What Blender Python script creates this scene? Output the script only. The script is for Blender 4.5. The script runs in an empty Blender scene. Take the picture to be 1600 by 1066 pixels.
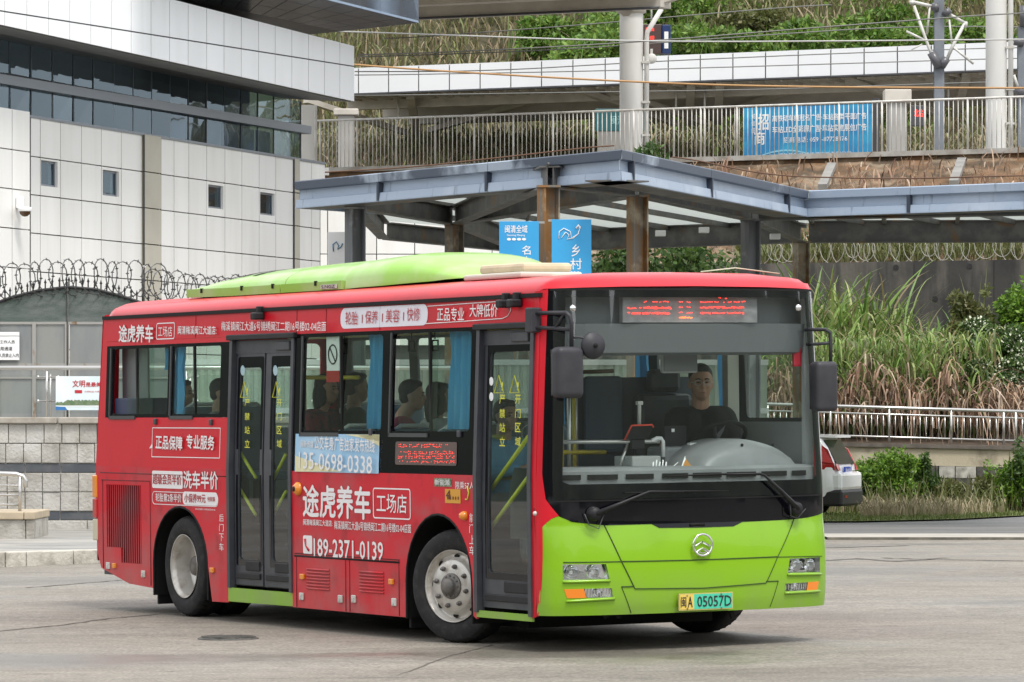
import bpy, bmesh, math, random
import numpy as np
from mathutils import Vector, Matrix, Quaternion
from mathutils.geometry import tessellate_polygon
random.seed(7); rng = np.random.default_rng(11)
D = bpy.data; SC = bpy.context.scene; COL = SC.collection
PI = math.pi
# ------------------------------------------------------------------ camera, world, sun, exposure
CAMZ, FPX, HY = 1.68, 6500.0, 655.0
cam = D.cameras.new('camera'); camo = D.objects.new('camera', cam); COL.objects.link(camo)
camo.location = (0, 0, CAMZ); camo.rotation_euler = (PI/2, 0, 0)
cam.sensor_width = 36; cam.lens = 36*FPX/1600; cam.shift_y = 122/1600
cam.clip_start = .5; cam.clip_end = 3000
SC.camera = camo
w = D.worlds.new("World"); SC.world = w; w.use_nodes = True
SUN_EL, SUN_AZ = math.radians(62), math.radians(150)
nt = w.node_tree; nt.nodes.clear()
sky = nt.nodes.new('ShaderNodeTexSky'); sky.sky_type = 'NISHITA'; sky.sun_disc = False
sky.sun_elevation = SUN_EL; sky.sun_rotation = SUN_AZ; sky.dust_density = 3
bw = nt.nodes.new('ShaderNodeMixRGB'); bw.blend_type = 'MIX'; bw.inputs[0].default_value = .82
tc = nt.nodes.new('ShaderNodeTexCoord')
nz = nt.nodes.new('ShaderNodeTexNoise'); nz.inputs['Scale'].default_value = 2.6; nz.inputs['Detail'].default_value = 5
rp = nt.nodes.new('ShaderNodeValToRGB'); rp.color_ramp.elements[0].position = .3; rp.color_ramp.elements[1].position = .72
rp.color_ramp.elements[0].color = (6.6, 6.8, 7.1, 1); rp.color_ramp.elements[1].color = (11.8, 11.8, 11.8, 1)
bg = nt.nodes.new('ShaderNodeBackground'); bg.inputs[1].default_value = .095
wo = nt.nodes.new('ShaderNodeOutputWorld')
nt.links.new(tc.outputs['Generated'], nz.inputs['Vector']); nt.links.new(nz.outputs['Fac'], rp.inputs[0])
nt.links.new(sky.outputs[0], bw.inputs[1]); nt.links.new(rp.outputs[0], bw.inputs[2])
nt.links.new(bw.outputs[0], bg.inputs[0]); nt.links.new(bg.outputs[0], wo.inputs[0])
sl = D.lights.new('sun', 'SUN'); sl.energy = 1.5; sl.angle = math.radians(14); sl.color = (1, .965, .91)
so = D.objects.new('sun', sl); COL.objects.link(so)
sd = Vector((math.sin(SUN_AZ)*math.cos(SUN_EL), math.cos(SUN_AZ)*math.cos(SUN_EL), math.sin(SUN_EL)))
so.rotation_euler = sd.to_track_quat('Z', 'Y').to_euler()
SC.view_settings.view_transform = 'Standard'; SC.view_settings.look = 'None'
SC.view_settings.gamma = 1; SC.view_settings.use_curve_mapping = False
SC.view_settings.exposure = .93
SC.cycles.transparent_max_bounces = 24; SC.cycles.max_bounces = 8
# ------------------------------------------------------------------ materials
MATS = {}
def srgb(r, g, b):
    f = lambda c: (c/255/12.92) if c/255 <= .04045 else ((c/255+.055)/1.055)**2.4
    return (f(r), f(g), f(b))
def mat(name, col=(.5, .5, .5), rough=.6, metal=0, col2=None, scale=3, stretch=(1, 1, 1), lo=.4, hi=.65, bump=0, bscale=40,
        col3=None, scale3=.6, lo3=.5, hi3=.75, island=None, coat=0, spec=None, emit=None, estr=0, transl=0, detail=6, bstretch=None, vary=0, grime=None):
    if name in MATS: return MATS[name]
    m = D.materials.new(name); m.use_nodes = True; n = m.node_tree.nodes; l = m.node_tree.links
    p = n['Principled BSDF']; p.inputs['Roughness'].default_value = rough; p.inputs['Metallic'].default_value = metal
    p.inputs['Base Color'].default_value = (*col, 1)
    if coat: p.inputs['Coat Weight'].default_value = coat; p.inputs['Coat Roughness'].default_value = .04
    if spec is not None: p.inputs['Specular IOR Level'].default_value = spec
    if emit: p.inputs['Emission Color'].default_value = (*emit, 1); p.inputs['Emission Strength'].default_value = estr
    g = None
    def pos(st):
        nonlocal g
        if g is None: g = n.new('ShaderNodeNewGeometry')
        mp = n.new('ShaderNodeMapping'); mp.inputs['Scale'].default_value = st
        l.new(g.outputs['Position'], mp.inputs[0]); return mp.outputs[0]
    def nfac(sc, st, lo, hi, det):
        t = n.new('ShaderNodeTexNoise'); t.inputs['Scale'].default_value = sc; t.inputs['Detail'].default_value = det; t.inputs['Roughness'].default_value = .6
        l.new(pos(st), t.inputs['Vector'])
        r = n.new('ShaderNodeMapRange'); r.inputs[1].default_value = lo; r.inputs[2].default_value = hi
        l.new(t.outputs['Fac'], r.inputs[0]); return r.outputs[0]
    out = None
    if island:
        if g is None: g = n.new('ShaderNodeNewGeometry')
        cr = n.new('ShaderNodeValToRGB'); e = cr.color_ramp.elements
        for i, c in enumerate(island):
            if i < 2: el = e[i]; el.position = i/(len(island)-1)
            else: el = e.new(i/(len(island)-1))
            el.color = (*c, 1)
        l.new(g.outputs['Random Per Island'], cr.inputs[0]); out = cr.outputs[0]
    if col2:
        mx = n.new('ShaderNodeMixRGB'); mx.inputs[1].default_value = (*col, 1); mx.inputs[2].default_value = (*col2, 1)
        if out: l.new(out, mx.inputs[1])
        l.new(nfac(scale, stretch, lo, hi, detail), mx.inputs[0]); out = mx.outputs[0]
    if col3:
        mx = n.new('ShaderNodeMixRGB'); mx.inputs[1].default_value = (*col, 1); mx.inputs[2].default_value = (*col3, 1)
        if out: l.new(out, mx.inputs[1])
        l.new(nfac(scale3, (1, 1, 1), lo3, hi3, 4), mx.inputs[0]); out = mx.outputs[0]
    if grime:                        # road dirt thrown up by the wheels: thick at the skirt, patchy above
        gc, z0, z1, amt = grime
        if g is None: g = n.new('ShaderNodeNewGeometry')
        sx = n.new('ShaderNodeSeparateXYZ'); l.new(g.outputs['Position'], sx.inputs[0])
        zr = n.new('ShaderNodeMapRange'); zr.inputs[1].default_value = z0; zr.inputs[2].default_value = z1; zr.inputs[3].default_value = 1; zr.inputs[4].default_value = 0; l.new(sx.outputs['Z'], zr.inputs[0])
        nf = nfac(2.6, (1, 1, .5), .32, .68, 7); mu = n.new('ShaderNodeMath'); mu.operation = 'MULTIPLY'; l.new(zr.outputs[0], mu.inputs[0]); l.new(nf, mu.inputs[1])
        m3 = n.new('ShaderNodeMath'); m3.operation = 'MULTIPLY'; m3.inputs[1].default_value = amt; l.new(mu.outputs[0], m3.inputs[0])
        mx = n.new('ShaderNodeMixRGB'); mx.inputs[1].default_value = (*col, 1); mx.inputs[2].default_value = (*gc, 1)
        if out: l.new(out, mx.inputs[1])
        l.new(m3.outputs[0], mx.inputs[0]); out = mx.outputs[0]
    if vary:                         # piece-to-piece difference of tone
        oi = n.new('ShaderNodeObjectInfo'); vr = n.new('ShaderNodeMapRange'); vr.inputs[3].default_value = 1-vary; vr.inputs[4].default_value = 1; l.new(oi.outputs['Random'], vr.inputs[0])
        mx = n.new('ShaderNodeMixRGB'); mx.blend_type = 'MULTIPLY'; mx.inputs[0].default_value = 1; mx.inputs[1].default_value = (*col, 1)
        if out: l.new(out, mx.inputs[1])
        l.new(vr.outputs[0], mx.inputs[2]); out = mx.outputs[0]
    if out: l.new(out, p.inputs['Base Color'])
    if bump:
        t = n.new('ShaderNodeTexNoise'); t.inputs['Scale'].default_value = bscale; t.inputs['Detail'].default_value = 4
        l.new(pos(bstretch or (1, 1, 1)), t.inputs['Vector'])
        b = n.new('ShaderNodeBump'); b.inputs['Strength'].default_value = bump; b.inputs['Distance'].default_value = .02
        l.new(t.outputs['Fac'], b.inputs['Height']); l.new(b.outputs[0], p.inputs['Normal'])
    if transl:
        tr = n.new('ShaderNodeBsdfTranslucent'); tr.inputs[0].default_value = (*col, 1)
        if out: l.new(out, tr.inputs[0])
        ms = n.new('ShaderNodeMixShader'); ms.inputs[0].default_value = transl
        l.new(p.outputs[0], ms.inputs[1]); l.new(tr.outputs[0], ms.inputs[2]); l.new(ms.outputs[0], n['Material Output'].inputs[0])
    MATS[name] = m; return m
def glass(name, tint, boost=1.0, rough=.01, wob=0, refl=(1, 1, 1)):
    if name in MATS: return MATS[name]
    m = D.materials.new(name); m.use_nodes = True; n = m.node_tree.nodes; l = m.node_tree.links; n.clear()
    o = n.new('ShaderNodeOutputMaterial'); t = n.new('ShaderNodeBsdfTransparent'); t.inputs[0].default_value = (*[c**.5 for c in tint], 1)
    gl = n.new('ShaderNodeBsdfGlossy'); gl.inputs['Roughness'].default_value = rough; gl.inputs[0].default_value = (*refl, 1)
    # Schlick reflectance, on the outer face only (a thin pane has two faces)
    ge = n.new('ShaderNodeNewGeometry'); dt = n.new('ShaderNodeVectorMath'); dt.operation = 'DOT_PRODUCT'
    l.new(ge.outputs['Incoming'], dt.inputs[0]); l.new(ge.outputs['Normal'], dt.inputs[1])
    def M_(op, a, b=None):
        x = n.new('ShaderNodeMath'); x.operation = op; x.use_clamp = op in ('MULTIPLY',)
        for i, v in enumerate((a, b)):
            if v is None: continue
            if isinstance(v, (int, float)): x.inputs[i].default_value = v
            else: l.new(v, x.inputs[i])
        return x.outputs[0]
    c = M_('SUBTRACT', 1.0, M_('ABSOLUTE', dt.outputs['Value'])); c = M_('POWER', c, 5.0); c = M_('MULTIPLY', c, .93); c = M_('ADD', c, .07)
    c = M_('MULTIPLY', c, boost); c = M_('MULTIPLY', c, M_('SUBTRACT', 1.0, ge.outputs['Backfacing']))
    mx = n.new('ShaderNodeMixShader')
    l.new(c, mx.inputs[0]); l.new(t.outputs[0], mx.inputs[1]); l.new(gl.outputs[0], mx.inputs[2])
    if wob:
        g = n.new('ShaderNodeNewGeometry'); tt = n.new('ShaderNodeTexNoise'); tt.inputs['Scale'].default_value = 1.1; tt.inputs['Detail'].default_value = 1
        b = n.new('ShaderNodeBump'); b.inputs['Strength'].default_value = wob; b.inputs['Distance'].default_value = .05
        l.new(g.outputs['Position'], tt.inputs['Vector']); l.new(tt.outputs['Fac'], b.inputs['Height']); l.new(b.outputs[0], gl.inputs['Normal'])
    l.new(mx.outputs[0], o.inputs[0]); MATS[name] = m; return m
# ------------------------------------------------------------------ objects
def link(o, parent=None):
    COL.objects.link(o)
    if parent is not None: o.parent = parent
    return o
def tag(o, label=None, cat=None, group=None, kind=None):
    if label: o['label'] = label
    if cat: o['category'] = cat
    if group: o['group'] = group
    if kind: o['kind'] = kind
    return o
def empty(name, label, cat, loc=(0, 0, 0), rz=0, group=None):
    o = D.objects.new(name, None); o.empty_display_size = .3; o.location = loc; o.rotation_euler = (0, 0, rz)
    return tag(link(o), label, cat, group)
def inst(name, mesh, parent=None, loc=(0, 0, 0), rz=0, scale=None, rot=None):
    o = D.objects.new(name, mesh); o.location = loc
    o.rotation_euler = rot or (0, 0, rz)
    if scale is not None: o.scale = scale if hasattr(scale, '__len__') else (scale,)*3
    return link(o, parent)
class MB:
    def __init__(s): s.v = []; s.f = []; s.m = []; s.cur = 0; s.sm = []; s.smooth = False
    def add(s, vs, fs):
        b = len(s.v); s.v += [tuple(x) for x in vs]
        for f in fs: s.f.append(tuple(b+i for i in f)); s.m.append(s.cur); s.sm.append(s.smooth)
        return s
    def box(s, x0, x1, y0, y1, z0, z1):
        if x0 > x1: x0, x1 = x1, x0
        if y0 > y1: y0, y1 = y1, y0
        if z0 > z1: z0, z1 = z1, z0
        return s.add([(x0, y0, z0), (x1, y0, z0), (x1, y1, z0), (x0, y1, z0), (x0, y0, z1), (x1, y0, z1), (x1, y1, z1), (x0, y1, z1)],
                     [(0, 3, 2, 1), (4, 5, 6, 7), (0, 1, 5, 4), (1, 2, 6, 5), (2, 3, 7, 6), (3, 0, 4, 7)])
    def bbox(s, x0, x1, y0, y1, z0, z1, b=.01):   # box with chamfered edges
        xs = (x0, x1); ys = (y0, y1); zs = (z0, z1); bm = bmesh.new()
        bmesh.ops.create_cube(bm, size=1)
        for v in bm.verts: v.co = Vector((xs[v.co.x > 0], ys[v.co.y > 0], zs[v.co.z > 0]))
        bmesh.ops.bevel(bm, geom=bm.edges[:], offset=b, segments=2, affect='EDGES', profile=.5)
        bm.verts.index_update(); s.add([v.co[:] for v in bm.verts], [[v.index for v in f.verts] for f in bm.faces]); bm.free(); return s
    def hexa(s, q, d):   # quad of 4 points pushed by vector d
        q = [Vector(a) for a in q]; d = Vector(d)
        return s.add([*q, *[a+d for a in q]], [(0, 1, 2, 3), (7, 6, 5, 4), (0, 4, 5, 1), (1, 5, 6, 2), (2, 6, 7, 3), (3, 7, 4, 0)])
    def quad(s, *q): return s.add(q, [tuple(range(len(q)))])
    def bar(s, a, b, w, h=None, up=(0, 0, 1)):
        a = Vector(a); b = Vector(b); h = h or w; d = (b-a).normalized(); up = Vector(up)
        if abs(d.dot(up)) > .98: up = Vector((0, 1, 0))
        x = d.cross(up).normalized(); y = x.cross(d)
        q = [a-x*w/2-y*h/2, a+x*w/2-y*h/2, a+x*w/2+y*h/2, a-x*w/2+y*h/2]
        return s.hexa(q, b-a)
    def tube(s, pts, r, n=8, caps=True, closed=False):
        pts = [Vector(p) for p in pts]; rs = r if hasattr(r, '__len__') else [r]*len(pts)
        N = len(pts); ring = []; prev = None; osm = s.smooth; s.smooth = True
        for i, p in enumerate(pts):
            if closed: d = pts[(i+1) % N]-pts[i-1]
            else: d = pts[min(i+1, N-1)]-pts[max(i-1, 0)]
            d.normalize()
            if prev is None:
                u = Vector((0, 0, 1)) if abs(d.z) < .9 else Vector((1, 0, 0)); x = d.cross(u).normalized()
            else: x = (prev-d*prev.dot(d)).normalized()
            prev = x; y = d.cross(x)
            ring.append([p+(x*math.cos(2*PI*k/n)+y*math.sin(2*PI*k/n))*rs[i] for k in range(n)])
        vs = [v for q in ring for v in q]; fs = []
        for i in range(N if closed else N-1):
            j = (i+1) % N
            for k in range(n): fs.append((i*n+k, i*n+(k+1) % n, j*n+(k+1) % n, j*n+k))
        if caps and not closed: fs += [tuple(range(n-1, -1, -1)), tuple((N-1)*n+k for k in range(n))]
        s.add(vs, fs); s.smooth = osm; return s
    def lathe(s, prof, n=32, axis='z', c=(0, 0, 0), a0=0, a1=2*PI):
        vs = []; full = abs(a1-a0-2*PI) < 1e-6; K = n if full else n+1; osm = s.smooth; s.smooth = True
        for r, h in prof:
            for k in range(K):
                a = a0+(a1-a0)*k/n; x, y = r*math.cos(a), r*math.sin(a)
                v = {'z': (x, y, h), 'x': (h, x, y), 'y': (x, h, y)}[axis]
                vs.append((v[0]+c[0], v[1]+c[1], v[2]+c[2]))
        fs = []
        for i in range(len(prof)-1):
            for k in range(n):
                k2 = (k+1) % K; fs.append((i*K+k, i*K+k2, (i+1)*K+k2, (i+1)*K+k))
        s.add(vs, fs); s.smooth = osm; return s
    def ell(s, c, r, n=12):
        prof = [(math.sin(PI*i/n)+1e-5, -math.cos(PI*i/n)) for i in range(n+1)]
        t = MB(); t.lathe(prof, n*2)
        osm = s.smooth; s.smooth = True
        s.add([(v[0]*r[0]+c[0], v[1]*r[1]+c[1], v[2]*r[2]+c[2]) for v in t.v], t.f); s.smooth = osm; return s
    def mesh(s, name, mats):
        me = D.meshes.new(name); me.from_pydata(s.v, [], s.f)
        for m in (mats if isinstance(mats, (list, tuple)) else [mats]): me.materials.append(m)
        me.polygons.foreach_set('material_index', s.m); me.polygons.foreach_set('use_smooth', s.sm)
        me.update(); return me
    def build(s, name, mats, parent=None, origin=None, smooth_angle=None, fixn=True):
        if origin is not None: s.v = [(a-origin[0], b-origin[1], c-origin[2]) for a, b, c in s.v]
        me = s.mesh(name, mats)
        if fixn:
            bm = bmesh.new(); bm.from_mesh(me); bmesh.ops.recalc_face_normals(bm, faces=bm.faces); bm.to_mesh(me); bm.free()
        if smooth_angle:
            me.polygons.foreach_set('use_smooth', [True]*len(me.polygons)); me.set_sharp_from_angle(angle=math.radians(smooth_angle))
        o = D.objects.new(name, me)
        if origin is not None: o.location = origin if parent is None else (0, 0, 0)
        return link(o, parent)
def npmesh(name, V, Q, mats):       # numpy quads
    me = D.meshes.new(name); me.vertices.add(len(V)); me.vertices.foreach_set('co', V.astype(np.float32).ravel())
    me.loops.add(len(Q)*4); me.loops.foreach_set('vertex_index', Q.astype(np.int32).ravel())
    me.polygons.add(len(Q)); me.polygons.foreach_set('loop_start', np.arange(0, len(Q)*4, 4, dtype=np.int32))
    me.materials.append(mats); me.update(calc_edges=True); return me
def P(px, py, Y): return Vector(((px-800)/FPX*Y, Y, CAMZ-(py-HY)/FPX*Y))
class Wall:                          # a vertical plane standing in the place: x along it, y inwards, z up
    def __init__(s, x0, y0, deg): s.x0, s.y0, s.a = x0, y0, math.radians(deg); s.c, s.s = math.cos(s.a), math.sin(s.a)
    @classmethod
    def at(cls, px, Y, deg): return cls((px-800)/FPX*Y, Y, deg)
    def off(s, dy): return Wall(s.x0-s.s*dy, s.y0+s.c*dy, math.degrees(s.a))
    def t(s, px): k = (px-800)/FPX; return (k*s.y0-s.x0)/(s.c-k*s.s)
    def loc(s, px, py): t = s.t(px); return t, CAMZ-(py-HY)/FPX*(s.y0+t*s.s)
    def z(s, px, py): return s.loc(px, py)[1]
_txt = {}
def text_mesh(name, body, wd, ht, material, bold=0., parent=None, mw=None, spacing=1.):
    """flat lettering scaled to wd x ht, x right, y up, normal +z; lower-left at origin"""
    cu = D.curves.new(name, 'FONT'); cu.body = body;  cu.space_character = spacing; cu.resolution_u = 2; cu.space_line = .95
    o = D.objects.new(name, cu); COL.objects.link(o)
    dg = bpy.context.evaluated_depsgraph_get(); me = D.meshes.new_from_object(o.evaluated_get(dg)); D.objects.remove(o); D.curves.remove(cu)
    n = len(me.vertices); co = np.empty(n*3, np.float32); me.vertices.foreach_get('co', co); co = co.reshape(-1, 3)
    if n:
        mn, mx = co.min(0), co.max(0); co[:, 0] = (co[:, 0]-mn[0])*wd/max(mx[0]-mn[0], 1e-4); co[:, 1] = (co[:, 1]-mn[1])*ht/max(mx[1]-mn[1], 1e-4); co[:, 2] = 0
        me.vertices.foreach_set('co', co.ravel())
    if bold and n:                  # heavier strokes: the same outline laid down again a hair to each side
        dl = bold*ht*.7
        V = [v.co.copy() for v in me.vertices]; F_ = [tuple(p.vertices) for p in me.polygons]; VV = []; FF = []
        for k, (ox, oy) in enumerate(((0, 0), (dl, 0), (-dl, 0), (0, dl), (0, -dl))):
            b0 = len(VV); VV += [(v.x+ox, v.y+oy, k*.0003) for v in V]; FF += [tuple(b0+i for i in f) for f in F_]
        D.meshes.remove(me); me = D.meshes.new(name); me.from_pydata(VV, [], FF)
    me.materials.clear(); me.materials.append(material); me.name = name
    me.polygons.foreach_set('material_index', [0]*len(me.polygons)); me.update()
    o = D.objects.new(name, me); link(o, parent)
    if mw is not None: o.matrix_local = mw
    return o
def wall_text(body, x0, x1, z0, z1, material, parent, y=-.01, name='lettering', bold=0.):   # on a wall's front, in its local frame
    m = Matrix.Translation((x0, y, z0)) @ Matrix.Rotation(PI/2, 4, 'X')
    return text_mesh(name, body, x1-x0, z1-z0, material, bold, parent, m)
# ------------------------------------------------------------------ foliage
def leaf_cloud(name, lobes, n, size, material, flat=.25, asp=.45):
    """leaf-sized quads spread through lobes [(cx,cy,cz,rx,ry,rz)]"""
    L = np.array(lobes, float); vol = (L[:, 3]*L[:, 4]*L[:, 5])**.7; pick = rng.choice(len(L), n, p=vol/vol.sum())
    d = rng.normal(size=(n, 3)); d /= np.linalg.norm(d, axis=1)[:, None]
    r = rng.uniform(.35, 1.06, n)**.6
    C = L[pick, :3]+d*L[pick, 3:]*r[:, None]
    a = rng.normal(size=(n, 3)); a = a+d*.4; a[:, 2] -= flat; a /= np.linalg.norm(a, axis=1)[:, None]
    b = np.cross(a, rng.normal(size=(n, 3))); b /= np.linalg.norm(b, axis=1)[:, None]
    s = size*rng.uniform(.45, 1.5, n)[:, None]
    V = np.stack([C, C+a*s*.5+b*s*asp*.5, C+a*s, C+a*s*.5-b*s*asp*.5], 1).reshape(-1, 3)
    return npmesh(name, V, np.arange(n*4).reshape(-1, 4), material)
def lobes_in(cx, cy, cz, rx, ry, rz, k, f=.45):
    out = []
    for i in range(k):
        d = rng.normal(size=3); d /= np.linalg.norm(d); q = rng.uniform(.2, 1.0)
        s = rng.uniform(.45, 1.3)*f*(1.25-.45*q)
        out.append((cx+d[0]*rx*q, cy+d[1]*ry*q, cz+d[2]*rz*q, rx*s, ry*s, rz*s))
    return out
def blades(name, n, material, spread=(.5, .5), h=(1.2, 2.2), w=.03, bend=.9, droop=.6, seg=6, base=None, lean=(0, 0)):
    """arching grass blades; base: optional (n,3)"""
    B = base if base is not None else np.stack([rng.normal(0, spread[0], n), rng.normal(0, spread[1], n), np.zeros(n)], 1)
    a = rng.uniform(0, 2*PI, n); H = rng.uniform(*h, n); R = H*bend*rng.uniform(.25, 1, n); dr = droop*rng.uniform(.4, 1.5, n)
    dx, dy = np.cos(a)+lean[0], np.sin(a)+lean[1]; V = []
    tw = rng.uniform(-.8, .8, n)
    for i in range(seg+1):
        t = i/seg; hh = H*(t-dr*t**3*.75); rr = R*t**1.8
        ww = w*(math.sin(PI*min(1, .25+t*.75))**.7+.05)*rng.uniform(.9, 1.1, n)
        cx, cy, cz = B[:, 0]+dx*rr, B[:, 1]+dy*rr, B[:, 2]+hh
        px, py = -np.sin(a+tw), np.cos(a+tw)
        V.append(np.stack([cx-px*ww/2, cy-py*ww/2, cz], 1)); V.append(np.stack([cx+px*ww/2, cy+py*ww/2, cz], 1))
    V = np.stack(V, 1).reshape(-1, 3); k = 2*(seg+1)
    q = np.array([[2*i, 2*i+1, 2*i+3, 2*i+2] for i in range(seg)])
    Q = (np.arange(n)[:, None, None]*k+q[None]).reshape(-1, 4)
    return npmesh(name, V, Q, material)
def zg(x, y):                        # the ground: a slight fall across the yard, dropping away behind it
    u = (x-.21)*.875+(y-29.9)*.483
    return .0119*max(-2.5, min(6, u))-.0127*max(0, min(34, y-56))
# ------------------------------------------------------------------ shared materials
M_concrete = mat('concrete', (.27, .26, .24), .85, col2=(.19, .185, .175), scale=1.2, bump=.3, bscale=60)
M_yard = mat('yard_concrete', (.262, .234, .194), .72, col2=(.185, .165, .138), scale=.42, lo=.38, hi=.66, stretch=(.55, 1.5, 1), col3=(.29, .27, .235), scale3=.16, lo3=.42, hi3=.7, bump=.35, bscale=46, detail=9)
M_white_panel = mat('white_stone_panel', (.90, .89, .86), .5, col2=(.80, .785, .74), scale=1.1, stretch=(1.5, 1.5, .18), lo=.45, hi=.75, vary=.07)
M_beige_panel = mat('beige_stone_panel', (.52, .49, .41), .6, col2=(.45, .42, .35), scale=.6)
M_fascia = mat('white_metal_panel', (.90, .91, .93), .35, col2=(.82, .83, .84), scale=.9, stretch=(1.5, 1.5, .2), lo=.5, hi=.8, vary=.06)
M_joint = mat('dark_joint', (.06, .06, .06), .8)
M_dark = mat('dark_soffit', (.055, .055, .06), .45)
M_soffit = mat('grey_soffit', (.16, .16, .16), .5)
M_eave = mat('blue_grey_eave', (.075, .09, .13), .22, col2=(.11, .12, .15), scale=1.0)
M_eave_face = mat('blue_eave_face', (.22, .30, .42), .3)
M_alu = mat('grey_transom', (.22, .245, .28), .35, metal=.3)
M_pane = glass('facade_glass', (.34, .46, .52), 1.05, .02, .10, (.72, .88, 1.0))
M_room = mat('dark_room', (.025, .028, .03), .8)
M_blind = mat('grey_blind', (.30, .29, .30), .8)
M_bluecurt = mat('blue_room_curtain', (.03, .10, .25), .8)
M_steel = mat('stainless', (.55, .54, .52), .28, metal=.85)
M_galv = mat('painted_steel', (.60, .595, .56), .45, metal=.05, col2=(.46, .44, .40), scale=3)
M_colwhite = mat('column_white', (.66, .65, .62), .55, col2=(.58, .57, .54), scale=.8, stretch=(1, 1, .3))
M_beam = mat('canopy_beam_grey', (.56, .52, .46), .6, col2=(.45, .42, .37), scale=1.2)
M_post = mat('catenary_post_grey', (.19, .21, .235), .5, col2=(.15, .165, .19), scale=2)
M_ins = mat('insulator', (.10, .10, .11), .3)
M_wire = mat('bare_wire', (.17, .17, .16), .4, metal=.4)
M_wirew = mat('pale_wire', (.45, .45, .44), .5)
M_wireo = mat('orange_wire', (.42, .24, .10), .6)
M_soil = mat('orange_soil', (.19, .105, .05), .95, col2=(.07, .05, .03), scale=1.4, lo=.35, hi=.6, col3=(.30, .24, .17), scale3=.8, lo3=.5, hi3=.7, bump=.9, bscale=5)
M_retain = mat('stained_retaining_wall', (.05, .048, .044), .85, col2=(.15, .135, .115), scale=1.3, stretch=(1.2, 1.2, .16), lo=.46, hi=.66, col3=(.02, .02, .02), scale3=.5, bump=.3, bscale=12)
M_cap = mat('concrete_cap', (.42, .39, .34), .8, col2=(.25, .22, .18), scale=3)
M_frame = mat('shelter_steel', (.085, .085, .083), .5, col2=(.15, .145, .135), scale=2.2, stretch=(1, 1, 1), lo=.45, hi=.62, col3=(.17, .10, .045), scale3=1.9, lo3=.57, hi3=.66)
M_rust = mat('rusty_column_steel', (.16, .145, .12), .6, col2=(.25, .12, .035), scale=2.4, stretch=(3, 3, .35), lo=.44, hi=.56, col3=(.38, .33, .24), scale3=2.2, lo3=.52, hi3=.66)
M_fas_sh = mat('shelter_fascia_paint', (.31, .38, .48), .45, col2=(.10, .13, .17), scale=2.2, stretch=(3, 3, .25), lo=.60, hi=.74, col3=(.42, .48, .56), scale3=1.0)
M_fas_top = mat('shelter_fascia_edge', (.07, .09, .125), .45, col2=(.34, .40, .48), scale=.35, stretch=(1, 1, 1), lo=.56, hi=.62)
M_sheet = mat('white_roof_sheet', (.62, .67, .64), .4, transl=.35)
M_bannerb = mat('banner_blue', (.03, .30, .62), .45, col2=(.04, .36, .68), scale=.6)
M_white = mat('white_print', (.82, .82, .82), .5)
M_black = mat('black_print', (.02, .02, .02), .5)
LEAF = dict(rough=.55, transl=.3)
M_leaf_mid = mat('leaf_mid_green', island=[(.022, .055, .012), (.045, .10, .018), (.09, .16, .03), (.055, .09, .02)], **LEAF)
M_leaf_bright = mat('leaf_bright_green', island=[(.04, .09, .010), (.13, .27, .025), (.26, .42, .05), (.08, .16, .02), (.19, .33, .04)], **LEAF)
M_leaf_dark = mat('leaf_dark_green', island=[(.012, .03, .010), (.02, .05, .013), (.04, .08, .02)], **LEAF)
M_leaf_olive = mat('leaf_olive', island=[(.09, .10, .035), (.15, .16, .05), (.10, .13, .03), (.20, .18, .09)], **LEAF)
M_reed_g = mat('reed_green', island=[(.04, .08, .015), (.12, .23, .035), (.22, .34, .07), (.36, .40, .15), (.08, .12, .03), (.30, .22, .12)], rough=.5, transl=.3)
M_reed_d = mat('reed_dry', island=[(.36, .23, .14), (.50, .36, .25), (.14, .085, .05), (.62, .50, .38), (.07, .045, .03), (.44, .27, .19), (.20, .12, .075)], rough=.7, transl=.2)
M_reed_b = mat('reed_brown_hill', island=[(.30, .24, .15), (.16, .16, .07), (.40, .32, .21), (.10, .12, .045), (.24, .27, .09), (.20, .13, .09)], rough=.7, transl=.2)
M_bark = mat('bark', (.09, .065, .045), .9, bump=.5, bscale=30)
M_petal = mat('white_blossom', (.66, .68, .52), .7)
M_moss = mat('mossy_verge', (.085, .12, .02), .95, col2=(.13, .15, .035), scale=2.2, col3=(.07, .065, .03), scale3=1, bump=.9, bscale=20)

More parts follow.
